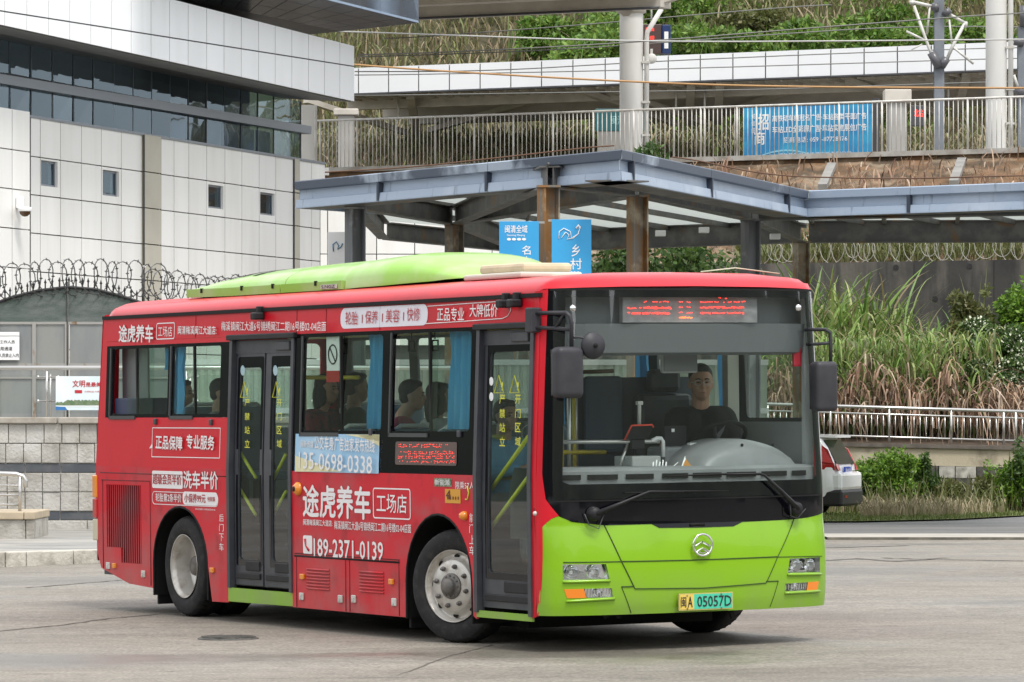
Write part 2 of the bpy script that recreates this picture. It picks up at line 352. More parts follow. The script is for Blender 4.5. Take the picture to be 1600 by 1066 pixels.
# ------------------------------------------------------------------ ground
def sheet(name, xs, ys, material, dz=0., zf=zg, **kw):
    V = [(x, y, zf(x, y)+dz) for y in ys for x in xs]; n = len(xs)
    F_ = [(j*n+i, j*n+i+1, (j+1)*n+i+1, (j+1)*n+i) for j in range(len(ys)-1) for i in range(n-1)]
    m = MB(); m.smooth = True; m.add(V, F_); return tag(m.build(name, material, **kw), kind='structure')
def lin(a, b, s):
    n = max(1, int(round((b-a)/s))); return [a+(b-a)*i/n for i in range(n+1)]
yard = sheet('ground', [-900, -300]+lin(-80, 80, 2)+[300, 900], [2]+lin(6, 100, 2)+[160, 300, 900, 2500], M_yard)
m_ground = M_yard.node_tree            # wandering cracks and wet stains pressed into the yard surface
def yard_wear():
    n, l = m_ground.nodes, m_ground.links; p = n['Principled BSDF']; src = p.inputs['Base Color'].links[0].from_socket
    g = n.new('ShaderNodeNewGeometry')
    mp = n.new('ShaderNodeMapping'); mp.inputs['Scale'].default_value = (.12, .55, 1); mp.inputs['Rotation'].default_value = (0, 0, -.5)
    t = n.new('ShaderNodeTexNoise'); t.inputs['Scale'].default_value = 1.0; t.inputs['Detail'].default_value = 8; t.inputs['Distortion'].default_value = .4
    l.new(g.outputs['Position'], mp.inputs[0]); l.new(mp.outputs[0], t.inputs['Vector'])
    s = n.new('ShaderNodeMath'); s.operation = 'SUBTRACT'; s.inputs[1].default_value = .5; a = n.new('ShaderNodeMath'); a.operation = 'ABSOLUTE'
    l.new(t.outputs['Fac'], s.inputs[0]); l.new(s.outputs[0], a.inputs[0])
    r = n.new('ShaderNodeMapRange'); r.inputs[1].default_value = .0; r.inputs[2].default_value = .0035; r.inputs[3].default_value = .55; r.inputs[4].default_value = 0
    l.new(a.outputs[0], r.inputs[0])
    mx = n.new('ShaderNodeMixRGB'); mx.inputs[2].default_value = (.07, .065, .06, 1); l.new(r.outputs[0], mx.inputs[0]); l.new(src, mx.inputs[1])
    # damp, smooth-worn patches
    mp2 = n.new('ShaderNodeMapping'); mp2.inputs['Scale'].default_value = (.22, .35, 1)
    t2 = n.new('ShaderNodeTexNoise'); t2.inputs['Scale'].default_value = .9; t2.inputs['Detail'].default_value = 6
    l.new(g.outputs['Position'], mp2.inputs[0]); l.new(mp2.outputs[0], t2.inputs['Vector'])
    r2 = n.new('ShaderNodeMapRange'); r2.inputs[1].default_value = .52; r2.inputs[2].default_value = .66; r2.inputs[3].default_value = 0; r2.inputs[4].default_value = .72
    l.new(t2.outputs['Fac'], r2.inputs[0])
    mx2 = n.new('ShaderNodeMixRGB'); mx2.inputs[2].default_value = (.135, .12, .10, 1); l.new(r2.outputs[0], mx2.inputs[0]); l.new(mx.outputs[0], mx2.inputs[1])
    t3 = n.new('ShaderNodeTexNoise'); t3.inputs['Scale'].default_value = 38; t3.inputs['Detail'].default_value = 3; l.new(g.outputs['Position'], t3.inputs['Vector'])
    r3 = n.new('ShaderNodeMapRange'); r3.inputs[1].default_value = .35; r3.inputs[2].default_value = .7; r3.inputs[3].default_value = .62; r3.inputs[4].default_value = 1.22
    l.new(t3.outputs['Fac'], r3.inputs[0])
    mx3 = n.new('ShaderNodeMixRGB'); mx3.blend_type = 'MULTIPLY'; mx3.inputs[0].default_value = 1
    l.new(mx2.outputs[0], mx3.inputs[1]); l.new(r3.outputs[0], mx3.inputs[2])
    # tyre scuffs: long arcs swept through the yard, and blotches of old oil
    mp4 = n.new('ShaderNodeMapping'); mp4.inputs['Scale'].default_value = (.22, .8, 1); mp4.inputs['Rotation'].default_value = (0, 0, .18)
    t4 = n.new('ShaderNodeTexNoise'); t4.inputs['Scale'].default_value = 1.3; t4.inputs['Detail'].default_value = 5; t4.inputs['Roughness'].default_value = .62; l.new(g.outputs['Position'], mp4.inputs[0]); l.new(mp4.outputs[0], t4.inputs['Vector'])
    r4 = n.new('ShaderNodeMapRange'); r4.inputs[1].default_value = .38; r4.inputs[2].default_value = .68; r4.inputs[3].default_value = 1.07; r4.inputs[4].default_value = .84
    l.new(t4.outputs['Fac'], r4.inputs[0])
    t5 = n.new('ShaderNodeTexNoise'); t5.inputs['Scale'].default_value = 5.5; t5.inputs['Detail'].default_value = 7; l.new(g.outputs['Position'], t5.inputs['Vector'])
    r5 = n.new('ShaderNodeMapRange'); r5.inputs[1].default_value = .4; r5.inputs[2].default_value = .7; r5.inputs[3].default_value = 1.05; r5.inputs[4].default_value = .84; l.new(t5.outputs['Fac'], r5.inputs[0])
    mm = n.new('ShaderNodeMath'); mm.operation = 'MULTIPLY'; l.new(r4.outputs[0], mm.inputs[0]); l.new(r5.outputs[0], mm.inputs[1])
    mx4 = n.new('ShaderNodeMixRGB'); mx4.blend_type = 'MULTIPLY'; mx4.inputs[0].default_value = 1; l.new(mx3.outputs[0], mx4.inputs[1]); l.new(mm.outputs[0], mx4.inputs[2]); l.new(mx4.outputs[0], p.inputs['Base Color'])
    rr = n.new('ShaderNodeMapRange'); rr.inputs[1].default_value = 0; rr.inputs[2].default_value = .45; rr.inputs[3].default_value = .74; rr.inputs[4].default_value = .33
    l.new(r2.outputs[0], rr.inputs[0]); l.new(rr.outputs[0], p.inputs['Roughness'])
yard_wear()
M_road2 = mat('far_asphalt', (.15, .15, .15), .6, col2=(.10, .10, .10), scale=.7, stretch=(.3, 1.4, 1), col3=(.20, .19, .18), scale3=.3)
M_strip = mat('pale_gutter_strip', (.40, .375, .33), .75, col2=(.31, .29, .25), scale=1.6)
sheet('gutter_strip', lin(4.2, 40, 2), [55.4, 56, 58.3], M_strip, .035)
sheet('side_road', lin(4.2, 40, 2), [58.3]+lin(60, 92, 2), M_road2, .02)
# raised edge of the strip
e = MB(); e.hexa([(4.2, 55.36, zg(4.2, 55.4)-.05), (40, 55.36, zg(40, 55.4)-.05), (40, 55.36, zg(40, 55.4)+.036), (4.2, 55.36, zg(4.2, 55.4)+.036)], (0, .05, 0))
tag(e.build('gutter_edge', mat('dark_gutter_edge', (.09, .085, .07), .9, col2=(.2, .18, .14), scale=3)), kind='structure')
# grass verge, front edge slanting away to the right
vq = [(3.5, 71.0), (6, 71.8), (8, 75), (10.2, 82), (16, 86), (16, 93), (3.5, 93)]
vm = MB(); vm.add([(x, y, zg(x, y)+.05) for x, y in vq], [tuple(range(7))]); tag(vm.build('grass_verge', M_moss), kind='structure')
def verge_pts(n, y0=0., zj=.04):
    out = []
    while len(out) < n:
        x = rng.uniform(4.5, 11.5); y = rng.uniform(71, 88)
        fe = np.interp(x, [3.5, 6, 8, 10.2, 16], [71, 71.8, 75, 82, 86])
        if y > fe+y0: out.append((x, y, zg(x, y)+zj))
    return np.array(out)
M_grass = mat('verge_grass', island=[(.07, .11, .02), (.12, .16, .035), (.16, .18, .06), (.09, .13, .02)], rough=.7, transl=.25)
M_grassd = mat('verge_dry_grass', island=[(.30, .25, .15), (.40, .33, .22), (.20, .20, .09), (.34, .30, .19), (.17, .13, .08)], rough=.8, transl=.2)
tag(inst('short_grass', blades('short_grass', 9000, M_grass, h=(.05, .14), w=.02, bend=.5, seg=2, base=verge_pts(9000))),
    'short mossy green grass covering the verge beside the far road', 'grass', kind='stuff')
# tall dry grass in front of the ramp wall
b = verge_pts(6000, 3.2); b = b[(b[:, 1] > 77) & ((b[:, 0] > 545/FPX*b[:, 1]) | (b[:, 1] > 84))]
tag(inst('dry_grass', blades('dry_grass', len(b), M_grassd, h=(.25, .62), w=.022, bend=.55, seg=3, base=b)),
    'dry pinkish tufts of tall grass below the ramp wall', 'grass', kind='stuff')
# manhole cover in the foreground
mc = P(357, 1000, 5.0); Ym = 1.70*FPX/(1000-HY); xm = (357-800)/FPX*Ym
mh = empty('drain_cover', 'rough dark round drain cover set in the concrete before the rear wheel', 'drain cover', (xm, Ym, zg(xm, Ym)))
m_ = MB(); m_.lathe([(0.001, .012), (.22, .012), (.235, .008), (.24, 0)], 28); m_.build('cover_plate', mat('drain_iron', (.10, .095, .085), .75, col2=(.05, .05, .045), scale=9, bump=1, bscale=30), mh)
m_ = MB()
for i in range(-5, 6):
    h = math.sqrt(max(0, .21**2-(i*.038)**2)); m_.box(-h, h, i*.038-.009, i*.038+.009, .012, .022)
tag(m_.build('raised_rib', MATS['drain_iron'], mh), kind='stuff')

# joints and cracks in the slab
def gline(name, pts, w_, m):
    q = MB(); V = []
    P_ = []
    for a, b in zip(pts, pts[1:]):
        for k in range(8): P_.append((a[0]+(b[0]-a[0])*k/8+random.uniform(-2, 2), a[1]+(b[1]-a[1])*k/8+random.uniform(-.35, .35)))
    P_.append(pts[-1])
    W_ = []
    for px, py in P_: Y = (CAMZ-.02)*FPX/(py-HY); x = (px-800)/FPX*Y; W_.append(Vector((x, Y, zg(x, Y)+.004)))
    for i, p in enumerate(W_):
        d = (W_[min(i+1, len(W_)-1)]-W_[max(i-1, 0)]); n = Vector((-d.y, d.x, 0)).normalized()*w_/2*random.uniform(.6, 1.3); V += [p-n, p+n]
    q.add(V, [(2*i, 2*i+1, 2*i+3, 2*i+2) for i in range(len(W_)-1)]); return tag(q.build(name, m, fixn=False), kind='structure')
M_jt = mat('slab_joint', (.11, .10, .085), .9)
gline('ground_joint', [(560, 1066), (640, 1040), (700, 1020), (770, 1004)], .018, M_jt); gline('ground_joint', [(-10, 979), (90, 971), (170, 962), (250, 956)], .05, M_jt)
gline('ground_joint', [(1285, 884), (1340, 880), (1400, 885), (1480, 879)], .12, M_jt); gline('ground_joint', [(1380, 879), (1470, 882), (1600, 884)], .10, M_jt); gline('ground_joint', [(1290, 863), (1420, 859)], .12, M_jt); gline('ground_joint', [(40, 918), (160, 910), (240, 906)], .05, M_jt)
# ------------------------------------------------------------------ left pavement, kerb, stone wall
M_kerb = mat('granite_kerb', (.50, .48, .42), .85, col2=(.30, .28, .24), scale=5, lo=.45, hi=.7, bump=.5, bscale=30)
M_kerbt = mat('wet_paving', (.20, .20, .19), .35, col2=(.42, .40, .36), scale=2.2, stretch=(.35, 2.2, 1), lo=.42, hi=.6)
KW = Wall.at(0, 46.25, 41.3)
kz0 = zg(-5.7, 46.25)
pv = MB(); a = KW; far = 11
def kpt(t, y=0): return (a.x0+a.c*t-a.s*y, a.y0+a.s*t+a.c*y)
p0, p1 = kpt(-6, .28), kpt(12, .28)
pv.quad((*p0, .185), (*p1, .185), (-1.0, 64, .185), (-14, 64, .185)); tag(pv.build('pavement', M_kerbt), kind='structure')
kr = empty('kerb', 'pale granite kerb of long stones edging the pavement on the left', 'kerb', (KW.x0, KW.y0, 0), KW.a)
seams = [KW.t(p) for p in (-60, -20, 8.5, 41, 115, 160)]+[KW.t(160)+.8*i for i in range(1, 7)]
km = MB().bbox(0, 1, 0, .26, 0, .2, .012).mesh('kerb_stone', M_kerb)
for t0, t1 in zip(seams, seams[1:]): inst('kerb_stone', km, kr, (t0+.006, random.uniform(-.006, .006), .0), scale=(t1-t0-.012, 1, 1))
SWY = 56.6; sw = Wall.at(0, SWY, 0)
M_stone = mat('rough_grey_stone', (.47, .45, .41), .9, col2=(.30, .28, .245), scale=3.2, lo=.42, hi=.66, col3=(.56, .55, .52), scale3=1.3, vary=.22, bump=.8, bscale=26)
M_slate = mat('dark_slate_band', (.06, .068, .08), .55, col2=(.10, .105, .11), scale=4)
M_mort = mat('pale_mortar', (.55, .54, .51), .9)
swr = empty('stone_wall', 'low terrace wall of square rough stones with two dark slate bands', 'wall', (sw.x0, SWY, 0))
xL, xR = -1.6, 6.6
MB().box(xL, xR, .03, .5, .15, 1.70).build('wall_core', M_mort, swr)
rows = [(662, 693, 'w'), (693, 724, 'w'), (724, 739, 'd'), (739, 769, 'w'), (769, 799, 'w'), (799, 813, 'd'), (813, 832, 'w')]
for y0, y1, k in rows:
    z1, z0 = sw.z(0, y0), sw.z(0, y1); st = {'w': .242, 'd': .48}[k]; off = random.uniform(0, .05)
    if y0 == 813: st = .55
    x = xL+off
    while x < xR:
        wd = st*random.uniform(.97, 1.03); j = random.uniform(-.008, .008)
        sm = MB().bbox(x+.005, x+wd-.005, -.01+j if k == 'w' else .008, .05, z0+.005, z1-.005, .008)
        sm.build('stone_block' if k == 'w' else 'slate_block', M_stone if k == 'w' else M_slate, swr); x += wd
cm = MB().bbox(0, 1.18, -.07, .55, sw.z(0, 662), sw.z(0, 652), .015).mesh('coping_stone', M_cap)
for i in range(7): inst('coping_stone', cm, swr, (xL+i*1.2, random.uniform(-.01, .01), 0))
# ramp block and handrail at the far left
Yb = 52.0; rb = empty('ramp_block', 'short stone ramp block carrying a steel handrail at the frame edge', 'ramp', ((0-800)/FPX*Yb, Yb, 0))
wL = Wall.at(0, Yb, 0); zc0, zc1 = wL.z(0, 812), wL.z(0, 800)
for x0, x1 in ((-1.2, -.4), (-.4, .32), (.32, .43)): MB().bbox(x0+.004, x1-.004, 0, 1.6, .15, zc0-.004, .01).build('stone_block', M_stone, rb)
for x0, x1 in ((-1.2, -.35), (-.35, .3), (.3, .44)): MB().bbox(x0+.003, x1-.003, -.03, 1.65, zc0, zc1, .012).build('coping_stone', mat('ochre_coping', (.46, .38, .27), .85, col2=(.36, .30, .22), scale=4), rb)
hr = empty('handrail', 'stainless steel handrail with three lower bars on the ramp block', 'railing', ((0-800)/FPX*(Yb+.4), Yb+.4, 0))
wH = Wall.at(0, Yb+.4, 0); x1, zt = wH.loc(40, 742); MB().tube([(-1.2, 0, wH.z(0, 738)+.02), (x1-.12, 0, zt+.01), (x1-.03, 0, zt-.02), (x1, 0, zt-.07), (x1, 0, zt-.16)], .028).build('top_rail', M_steel, hr)
x2 = wH.t(31); MB().tube([(x2, 0, zc1), (x2, 0, zt)], .022).build('post', M_steel, hr)
for py in (757, 772, 787): MB().tube([(-1.2, 0, wH.z(0, py)+.01), (x2, 0, wH.z(0, py+2))], .013).build('lower_bar', M_steel, hr)
# steel and glass railing on the terrace
TZ = sw.z(0, 652); tr = empty('glass_railing', 'stainless rail on thin posts with clear glass panels on the stone wall', 'railing', (sw.x0, SWY+.25, TZ))
wt = Wall.at(0, SWY+.25, 0); zr = wt.z(0, 575)-TZ
MB().tube([(-1.5, 0, zr), (6.4, 0, zr-.0)], .032, 10).build('top_rail', M_steel, tr)
M_clear = glass('clear_glass', (.93, .96, .95), .8)
for px in (-140, 72, 290, 500):
    x = wt.t(px); MB().tube([(x-.02, 0, 0), (x-.02, 0, zr)], .016).build('post', M_steel, tr)
    MB().tube([(x+.03, 0, 0), (x+.03, 0, zr-.08)], .012).build('post', M_steel, tr)
    c_ = MB()
    for z in (.22, .55):
        for s_ in (-1, 1): c_ = MB(); c_.tube([(x, 0, z), (x+s_*.12, -.02, z), (x+s_*.13, -.03, z), (x+s_*.15, -.03, z)], [.010, .010, .022, .022], 8); c_.build('glass_clamp', M_steel, tr)
for p0_, p1_ in ((-128, 62), (84, 280), (300, 490)): MB().box(wt.t(p0_), wt.t(p1_), -.006, .006, .05, zr-.1).build('glass_panel', M_clear, tr)
# posters
M_sky1 = mat('poster_sky', (.62, .72, .76), .4, col2=(.80, .84, .84), scale=2)
M_red = mat('print_red', (.45, .02, .03), .5); M_navy = mat('print_blue', (.03, .16, .42), .5); M_grn = mat('print_green', (.10, .17, .08), .6, col2=(.2, .24, .15), scale=14)
pr = empty('poster', 'landscape poster with red lettering fixed to the railing beside the bus', 'poster', (wt.x0, SWY+.2, 0))
x0, z1 = wt.loc(88, 588); x1, z0 = wt.loc(176, 641)
MB().box(x0, x1, -.02, 0, z0, z1).build('board', M_sky1, pr)
h = z1-z0; MB().box(x0, x1, -.023, -.02, z0+h*.10, z0+h*.2).build('printed_lake', mat('print_pale', (.75, .80, .8), .5), pr)
q = MB(); q.add([(x0+.0+.02*i, -.025, z0+h*(.2+.05*abs(math.sin(i*1.3))+.06*(i > 6))) for i in range(38)]+[(x0+.76, -.025, z0+h*.14), (x0, -.025, z0+h*.14)], [tuple(range(40))]); q.build('printed_trees', M_grn, pr, fixn=False)
MB().add([(x0, -.026, z0), (x0+.16, -.026, z0), (x0+.13, -.026, z0+h*.09), (x0, -.026, z0+h*.11)], [(0, 1, 2, 3)]).build('printed_boat', M_navy, pr)
wall_text('文明', x0+.23, x0+.40, z0+h*.68, z0+h*.88, M_red, pr, -.024, bold=.02)
wall_text('是最美', x0+.41, x0+.62, z0+h*.69, z0+h*.82, M_red, pr, -.024, bold=.03)
MB().box(x0+.26, x0+.36, -.024, -.02, z0+h*.5, z0+h*.59).build('printed_label', M_red, pr)
wall_text('文明和谐 共建共享', x0+.39, x0+.66, z0+h*.52, z0+h*.57, M_red, pr, -.024)
# corrugated metal gate with curved top
GY = 66.0; gw = Wall.at(0, GY, 0)
M_gate = mat('weathered_grey_gate', (.21, .225, .23), .5, metal=.2, col2=(.27, .28, .27), scale=1.1, stretch=(2, 2, .6), lo=.4, hi=.62, col3=(.30, .29, .26), scale3=.7, lo3=.5, hi3=.72)
M_gated = mat('mossy_gate_sheet', (.075, .10, .088), .7, col2=(.14, .16, .15), scale=2.2, stretch=(1, 1, 3.5), lo=.4, hi=.62, col3=(.22, .23, .22), scale3=1.6, lo3=.6, hi3=.72, bump=.3, bscale=50)
M_gfr = mat('rust_streaked_frame', (.33, .32, .30), .6, metal=.1, col2=(.20, .11, .04), scale=3, stretch=(1, 1, .4), lo=.56, hi=.64)
gt = empty('metal_gate', 'weathered grey sheet metal gate with arched dark green top and spikes', 'gate', (gw.x0, GY, 0))
def archy(px): return np.interp(px, [-60, 0, 20, 60, 105, 150, 180, 210, 240, 262], [500, 471, 464, 454, 448.5, 452, 460, 469, 480, 490])
zt0 = gw.z(0, 504)
pan = [(-60, -5), (-2, 52), (56, 101), (109, 165), (169, 222), (226, 262)]
for p0_, p1_ in pan:
    MB().box(gw.t(p0_), gw.t(p1_), 0, .04, gw.z(0, 569), gw.z(0, 506)).build('gate_sheet', M_gate, gt)
    MB().box(gw.t(p0_), gw.t(p1_), 0, .04, gw.z(0, 589), gw.z(0, 572)).build('gate_sheet', M_gate, gt)
    MB().box(gw.t(p0_), gw.t(p1_), 0, .04, 1.55, gw.z(0, 592)).build('gate_sheet', M_gate, gt)
fr_ = MB()
for px in (-3, 53.5, 104.5, 166.5, 224): fr_.box(gw.t(px)-.03, gw.t(px)+.03, -.03, .06, 1.5, zt0)
fr_.box(gw.t(-60), gw.t(262), -.02, .07, gw.z(0, 507), gw.z(0, 503)); fr_.box(gw.t(-60), gw.t(262), -.02, .07, gw.z(0, 573), gw.z(0, 568)); fr_.box(gw.t(-60), gw.t(262), -.02, .07, gw.z(0, 592), gw.z(0, 589))
fr_.build('gate_frame', M_gfr, gt)
for ps in (list(range(-60, 105, 8))+[104.6], [106.4]+list(range(112, 262, 8))+[262]):
    tp = [(gw.t(p), 0, gw.z(p, archy(p))) for p in ps]; bt = [(gw.t(ps[-1]), 0, zt0), (gw.t(ps[0]), 0, zt0)]
    n = len(tp)+2; q = MB(); V = tp+bt; q.add(V+[(x, .03, z) for x, _, z in V], [tuple(range(n)), tuple(range(2*n-1, n-1, -1))]+[(i, (i+1) % n, n+(i+1) % n, n+i) for i in range(n)])
    q.build('arch_sheet', M_gated, gt)
q = MB(); q.tube([(gw.t(p), -.02, gw.z(p, archy(p))) for p in range(-60, 263, 8)], .022, 5); q.build('arch_rim', mat('black_iron', (.03, .03, .032), .5), gt)
sp = MB().tube([(0, 0, -.04), (0, 0, .10), (0, 0, .105), (0, 0, .17)], [.012, .012, .024, .003], 6).mesh('gate_spike', MATS['black_iron'])
for p in [-50, -38, -25, -12, 8, 16, 25, 34, 43, 52, 61.5, 71, 82, 93, 104, 108, 119, 129, 138, 148, 158, 167, 177, 186, 195, 205, 214, 223, 232, 243, 252]:
    inst('gate_spike', sp, gt, (gw.t(p), -.02, gw.z(p, archy(p))))
q = MB().tube([(gw.t(105.5), -.03, 1.5), (gw.t(105.5), -.03, gw.z(105, 440))], .012, 6); q.build('centre_bar', MATS['black_iron'], gt)
def razor(name, label, path, R, turns, material, y, parentless=True, r=.009):
    """coiled razor wire along path [(x,z)] at depth y"""
    pts = []; N = turns*18; xs = [p[0] for p in path]; zs = [p[1] for p in path]
    for i in range(N+1):
        f = i/N; x = xs[0]+(xs[-1]-xs[0])*f; z = float(np.interp(x, xs, zs)); a_ = 2*PI*i/18
        rr = R*(1+.18*math.sin(i*.37)+.1*math.sin(i*.13))
        pts.append((x+rr*.55*math.cos(a_)*(1+.3*math.sin(i*.11)), y+rr*.6*math.cos(a_), z+rr*math.sin(a_)))
    q = MB(); q.tube(pts, r, 4)
    for i in range(0, N, 2):
        a_ = Vector(pts[i]); d = (Vector(pts[i+1])-a_).normalized(); u = d.cross(Vector((0, 1, 0))).normalized()*.032
        q.add([a_-u, a_+d*.02, a_+u, a_-d*.02], [(0, 1, 2, 3)])
    return tag(q.build(name, material, fixn=False), label, 'razor wire')
razor('razor_wire', 'dark razor wire coils looping above the gate spikes on the left', [(P(p, 0, GY)[0], P(0, y, GY)[2]) for p, y in ((-40, 448), (20, 442), (60, 432), (105, 428), (160, 432), (205, 438), (262, 446))], .27, 17, mat('razor_grey', (.12, .12, .12), .4, metal=.6), GY-.05)
razor('razor_wire', 'tangled razor wire coils against the white wall behind the bus roof', [(P(p, 0, GY)[0], P(0, y, GY)[2]) for p, y in ((232, 450), (330, 452), (400, 455))], .26, 14, MATS['razor_grey'], GY+.5)
sg = empty('notice_sign', 'white metal notice with three lines of black lettering on the gate', 'sign', (gw.x0, GY-.05, 0))
x0, z1 = gw.loc(-14, 526); x1, z0 = gw.loc(31, 563)
MB().bbox(x0, x1, -.02, 0, z0, z1, .004).build('plate', M_white, sg)
MB().bbox(x0, x1, -.02, 0, z1+.01, z1+.07, .004).build('plate', M_white, sg)
wall_text('铁路工作人员', gw.t(-11), gw.t(24), gw.z(0, 537), gw.z(0, 532), M_black, sg, -.023, bold=.01)
wall_text('专用通道', gw.t(-5), gw.t(20), gw.z(0, 548), gw.z(0, 542), M_black, sg, -.023, bold=.01)
wall_text('其他人员禁止入内', gw.t(-12), gw.t(30), gw.z(0, 558.5), gw.z(0, 552.5), M_black, sg, -.023, bold=.01)

# ------------------------------------------------------------------ white office building, facade running away to the right
W = Wall.at(48, 80, 71.3)
bd = empty('station_building', 'white panelled station building with a long dark window band', 'building', (W.x0, W.y0, 0), W.a)
zr_ = [W.z(48, y) for y in (181.5, 244, 304, 364, 424, 484, 544)]; zr_.append(1.6)
def panels(wall, pxs, zs, dy, m, name='wall_panel', thick=.2, skip=(), gap=.011):
    ts = [wall.t(p) for p in pxs]
    for i in range(len(ts)-1):
        for j in range(len(zs)-1):
            if (i, j) in skip: continue
            MB().box(ts[i]+gap, ts[i+1]-gap, dy, dy+thick, zs[j+1]+gap, zs[j]-gap).build(name, m, bd)
    for t_ in ts: MB().box(t_-gap, t_+gap, dy+.006, dy+.03, zs[-1], zs[0]-.02).build('joint_strip', M_joint, bd)
    return ts
seg1 = [48, 63, 94.6, 127.6, 158.4, 189.6, 222]; seg2 = [248, 272, 295, 323, 351.5, 378, 405, 431, 458]; seg3 = [466, 487, 508]
# windows: (segment, cell index) with opening box in pixels
def window(wall, cx0, cx1, ztop, zbot, px0, py0, px1, py1):
    ta, tb = wall.t(cx0)+.012, wall.t(cx1)-.012; a0, a1 = wall.t(px0), wall.t(px1); a0 = max(a0, ta+.02); a1 = min(a1, tb-.02)
    zm = (wall.z(px0, py0)+wall.z(px1, py0))/2; zt_ = wall.z(px0, py0); zb_ = wall.z(px0, py1); zt_ = min(zt_, ztop-.03)
    for (u0, u1, v0, v1) in ((ta, a0, zbot+.012, ztop-.012), (a1, tb, zbot+.012, ztop-.012), (a0, a1, zt_, ztop-.012), (a0, a1, zbot+.012, zb_)):
        if u1-u0 > .01 and v1-v0 > .01: MB().box(u0, u1, 0, .2, v0, v1).build('wall_panel', M_white_panel, bd)
    wn = MB(); fw = .04
    wn.box(a0, a1, .055, .095, zb_, zb_+fw); wn.box(a0, a1, .055, .095, zt_-fw, zt_); wn.box(a0, a0+fw, .055, .095, zb_+fw, zt_-fw); wn.box(a1-fw, a1, .055, .095, zb_+fw, zt_-fw)
    wo_ = wn.build('window', M_alu, bd)
    MB().box(a0+fw, a1-fw, .07, .08, zb_+fw, zt_-fw).build('pane', M_pane, wo_)
wins = [(seg1, 1, 64, 250, 90, 290), (seg1, 4, 160.5, 265, 186, 305), (seg2, 3, 325.5, 288, 349, 324.5), (seg2, 6, 406.5, 300, 429, 335)]
for sgm in (seg1, seg2):
    skip = [(c, 1) for s_, c, *_ in wins if s_ is sgm]
    panels(W, sgm, zr_, 0, M_white_panel, skip=skip)
for s_, c, *bx in wins: window(W, s_[c], s_[c+1], zr_[1], zr_[2], *bx)
panels(W, [222, 248], zr_, -.06, M_beige_panel, 'pilaster_panel', .26)
panels(W, [458, 466], zr_, -.04, M_beige_panel, 'pilaster_panel', .24)
panels(W, seg3, zr_, 0, M_white_panel)
Wp = W.off(-.5); panels(Wp, [-70, -42, -14, 19, 46.8], zr_, -.5, M_white_panel, thick=.5)
MB().box(W.t(-80), W.t(508)-.02, .2, .5, 1.5, zr_[0]-.03).build('wall_core', M_joint, bd)
# glass band
G = W.off(.35); gz = lambda px, py: G.z(px, py)
gx = [-40, -12, 15, 49, 82, 115, 146, 178, 208, 237, 266, 294, 323, 350, 377, 403, 428, 453, 470]
sy = lambda px: np.interp(px, [-40, 0, 469], [173, 181, 257]); ty = lambda px: 60+px*(99/471); my = lambda px: np.interp(px, [0, 477], [118.5, 204])
for i in range(len(gx)-1):
    a_, b_ = gx[i], gx[i+1]; t0, t1 = G.t(a_)+.012, G.t(b_)-.012
    zs_ = zr_[0]-.02; zmid = lambda p: G.z(p, my(p)); ztp = lambda p: G.z(p, ty(p))
    tilt = random.uniform(-.02, .02)
    for nm, (l0, l1, u0, u1) in {'lo': (zs_, zs_, zmid(a_)-.08, zmid(b_)-.08), 'up': (zmid(a_)+.08, zmid(b_)+.08, ztp(a_), ztp(b_))}.items():
        MB().hexa([(t0, .35+tilt, l0), (t1, .35-tilt, l1), (t1, .35-tilt*.6, u1), (t0, .35+tilt*.6, u0)], (0, .02, 0)).build('glass_pane', M_pane, bd)
    r_ = random.random()
    if i in (2, 5, 13, 16, 15) : MB().box(t0+.05, t1-.05, .8, .82, zs_, zmid(b_)-.1).build('blind', M_blind, bd)
    if i in (11, 14): MB().box(t0+.05, t1-.2, .75, .77, zs_, zmid(b_)-.2).build('curtain', M_bluecurt, bd)
    MB().box(t1, t1+.024, .345, .372, zs_, ztp(b_)).build('mullion', mat('mullion_grey', (.10, .11, .12), .4), bd)
q = MB(); a_, b_ = -40, 476; q.hexa([(G.t(a_), .18, zmid(a_)-.09), (G.t(b_), .18, zmid(b_)-.09), (G.t(b_), .18, zmid(b_)+.09), (G.t(a_), .18, zmid(a_)+.09)], (0, .2, 0)); q.build('transom', M_alu, bd)
q = MB(); q.box(W.t(-80), W.t(508), -.03, .5, zr_[0]-.03, zr_[0]+.02); q.build('window_sill', M_alu, bd)
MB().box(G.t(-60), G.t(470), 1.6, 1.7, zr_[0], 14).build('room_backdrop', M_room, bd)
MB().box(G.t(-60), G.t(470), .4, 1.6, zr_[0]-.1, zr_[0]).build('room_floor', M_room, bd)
# projecting white fascia
FW = W.off(-1.3)
fby = lambda p: 39.4+p*.2168; fmy = lambda p: 17+p*.1572; fty = lambda p: 71.3-(553.7-p)*.2572
fx = [-60, -26, 7.5, 42, 76, 109, 142, 174, 205, 236, 265, 294, 323, 350, 377, 404, 430, 456, 482, 507, 531, 553.7]
def fq(a_, b_, lo, hi, dy, name, m, th=.04, g=.014):
    t0, t1 = FW.t(a_)+g, FW.t(b_)-g
    MB().hexa([(t0, dy, FW.z(a_, lo(a_))+g), (t1, dy, FW.z(b_, lo(b_))+g), (t1, dy, FW.z(b_, hi(b_))-g), (t0, dy, FW.z(a_, hi(a_))-g)], (0, th, 0)).build(name, m, bd)
for a_, b_ in zip(fx, fx[1:]):
    fq(a_, b_, fby, fmy, -1.3, 'fascia_panel', M_fascia); fq(a_, b_, fmy, fty, -1.3, 'fascia_panel', M_fascia)
q = MB(); a_, b_ = -60, 553.2
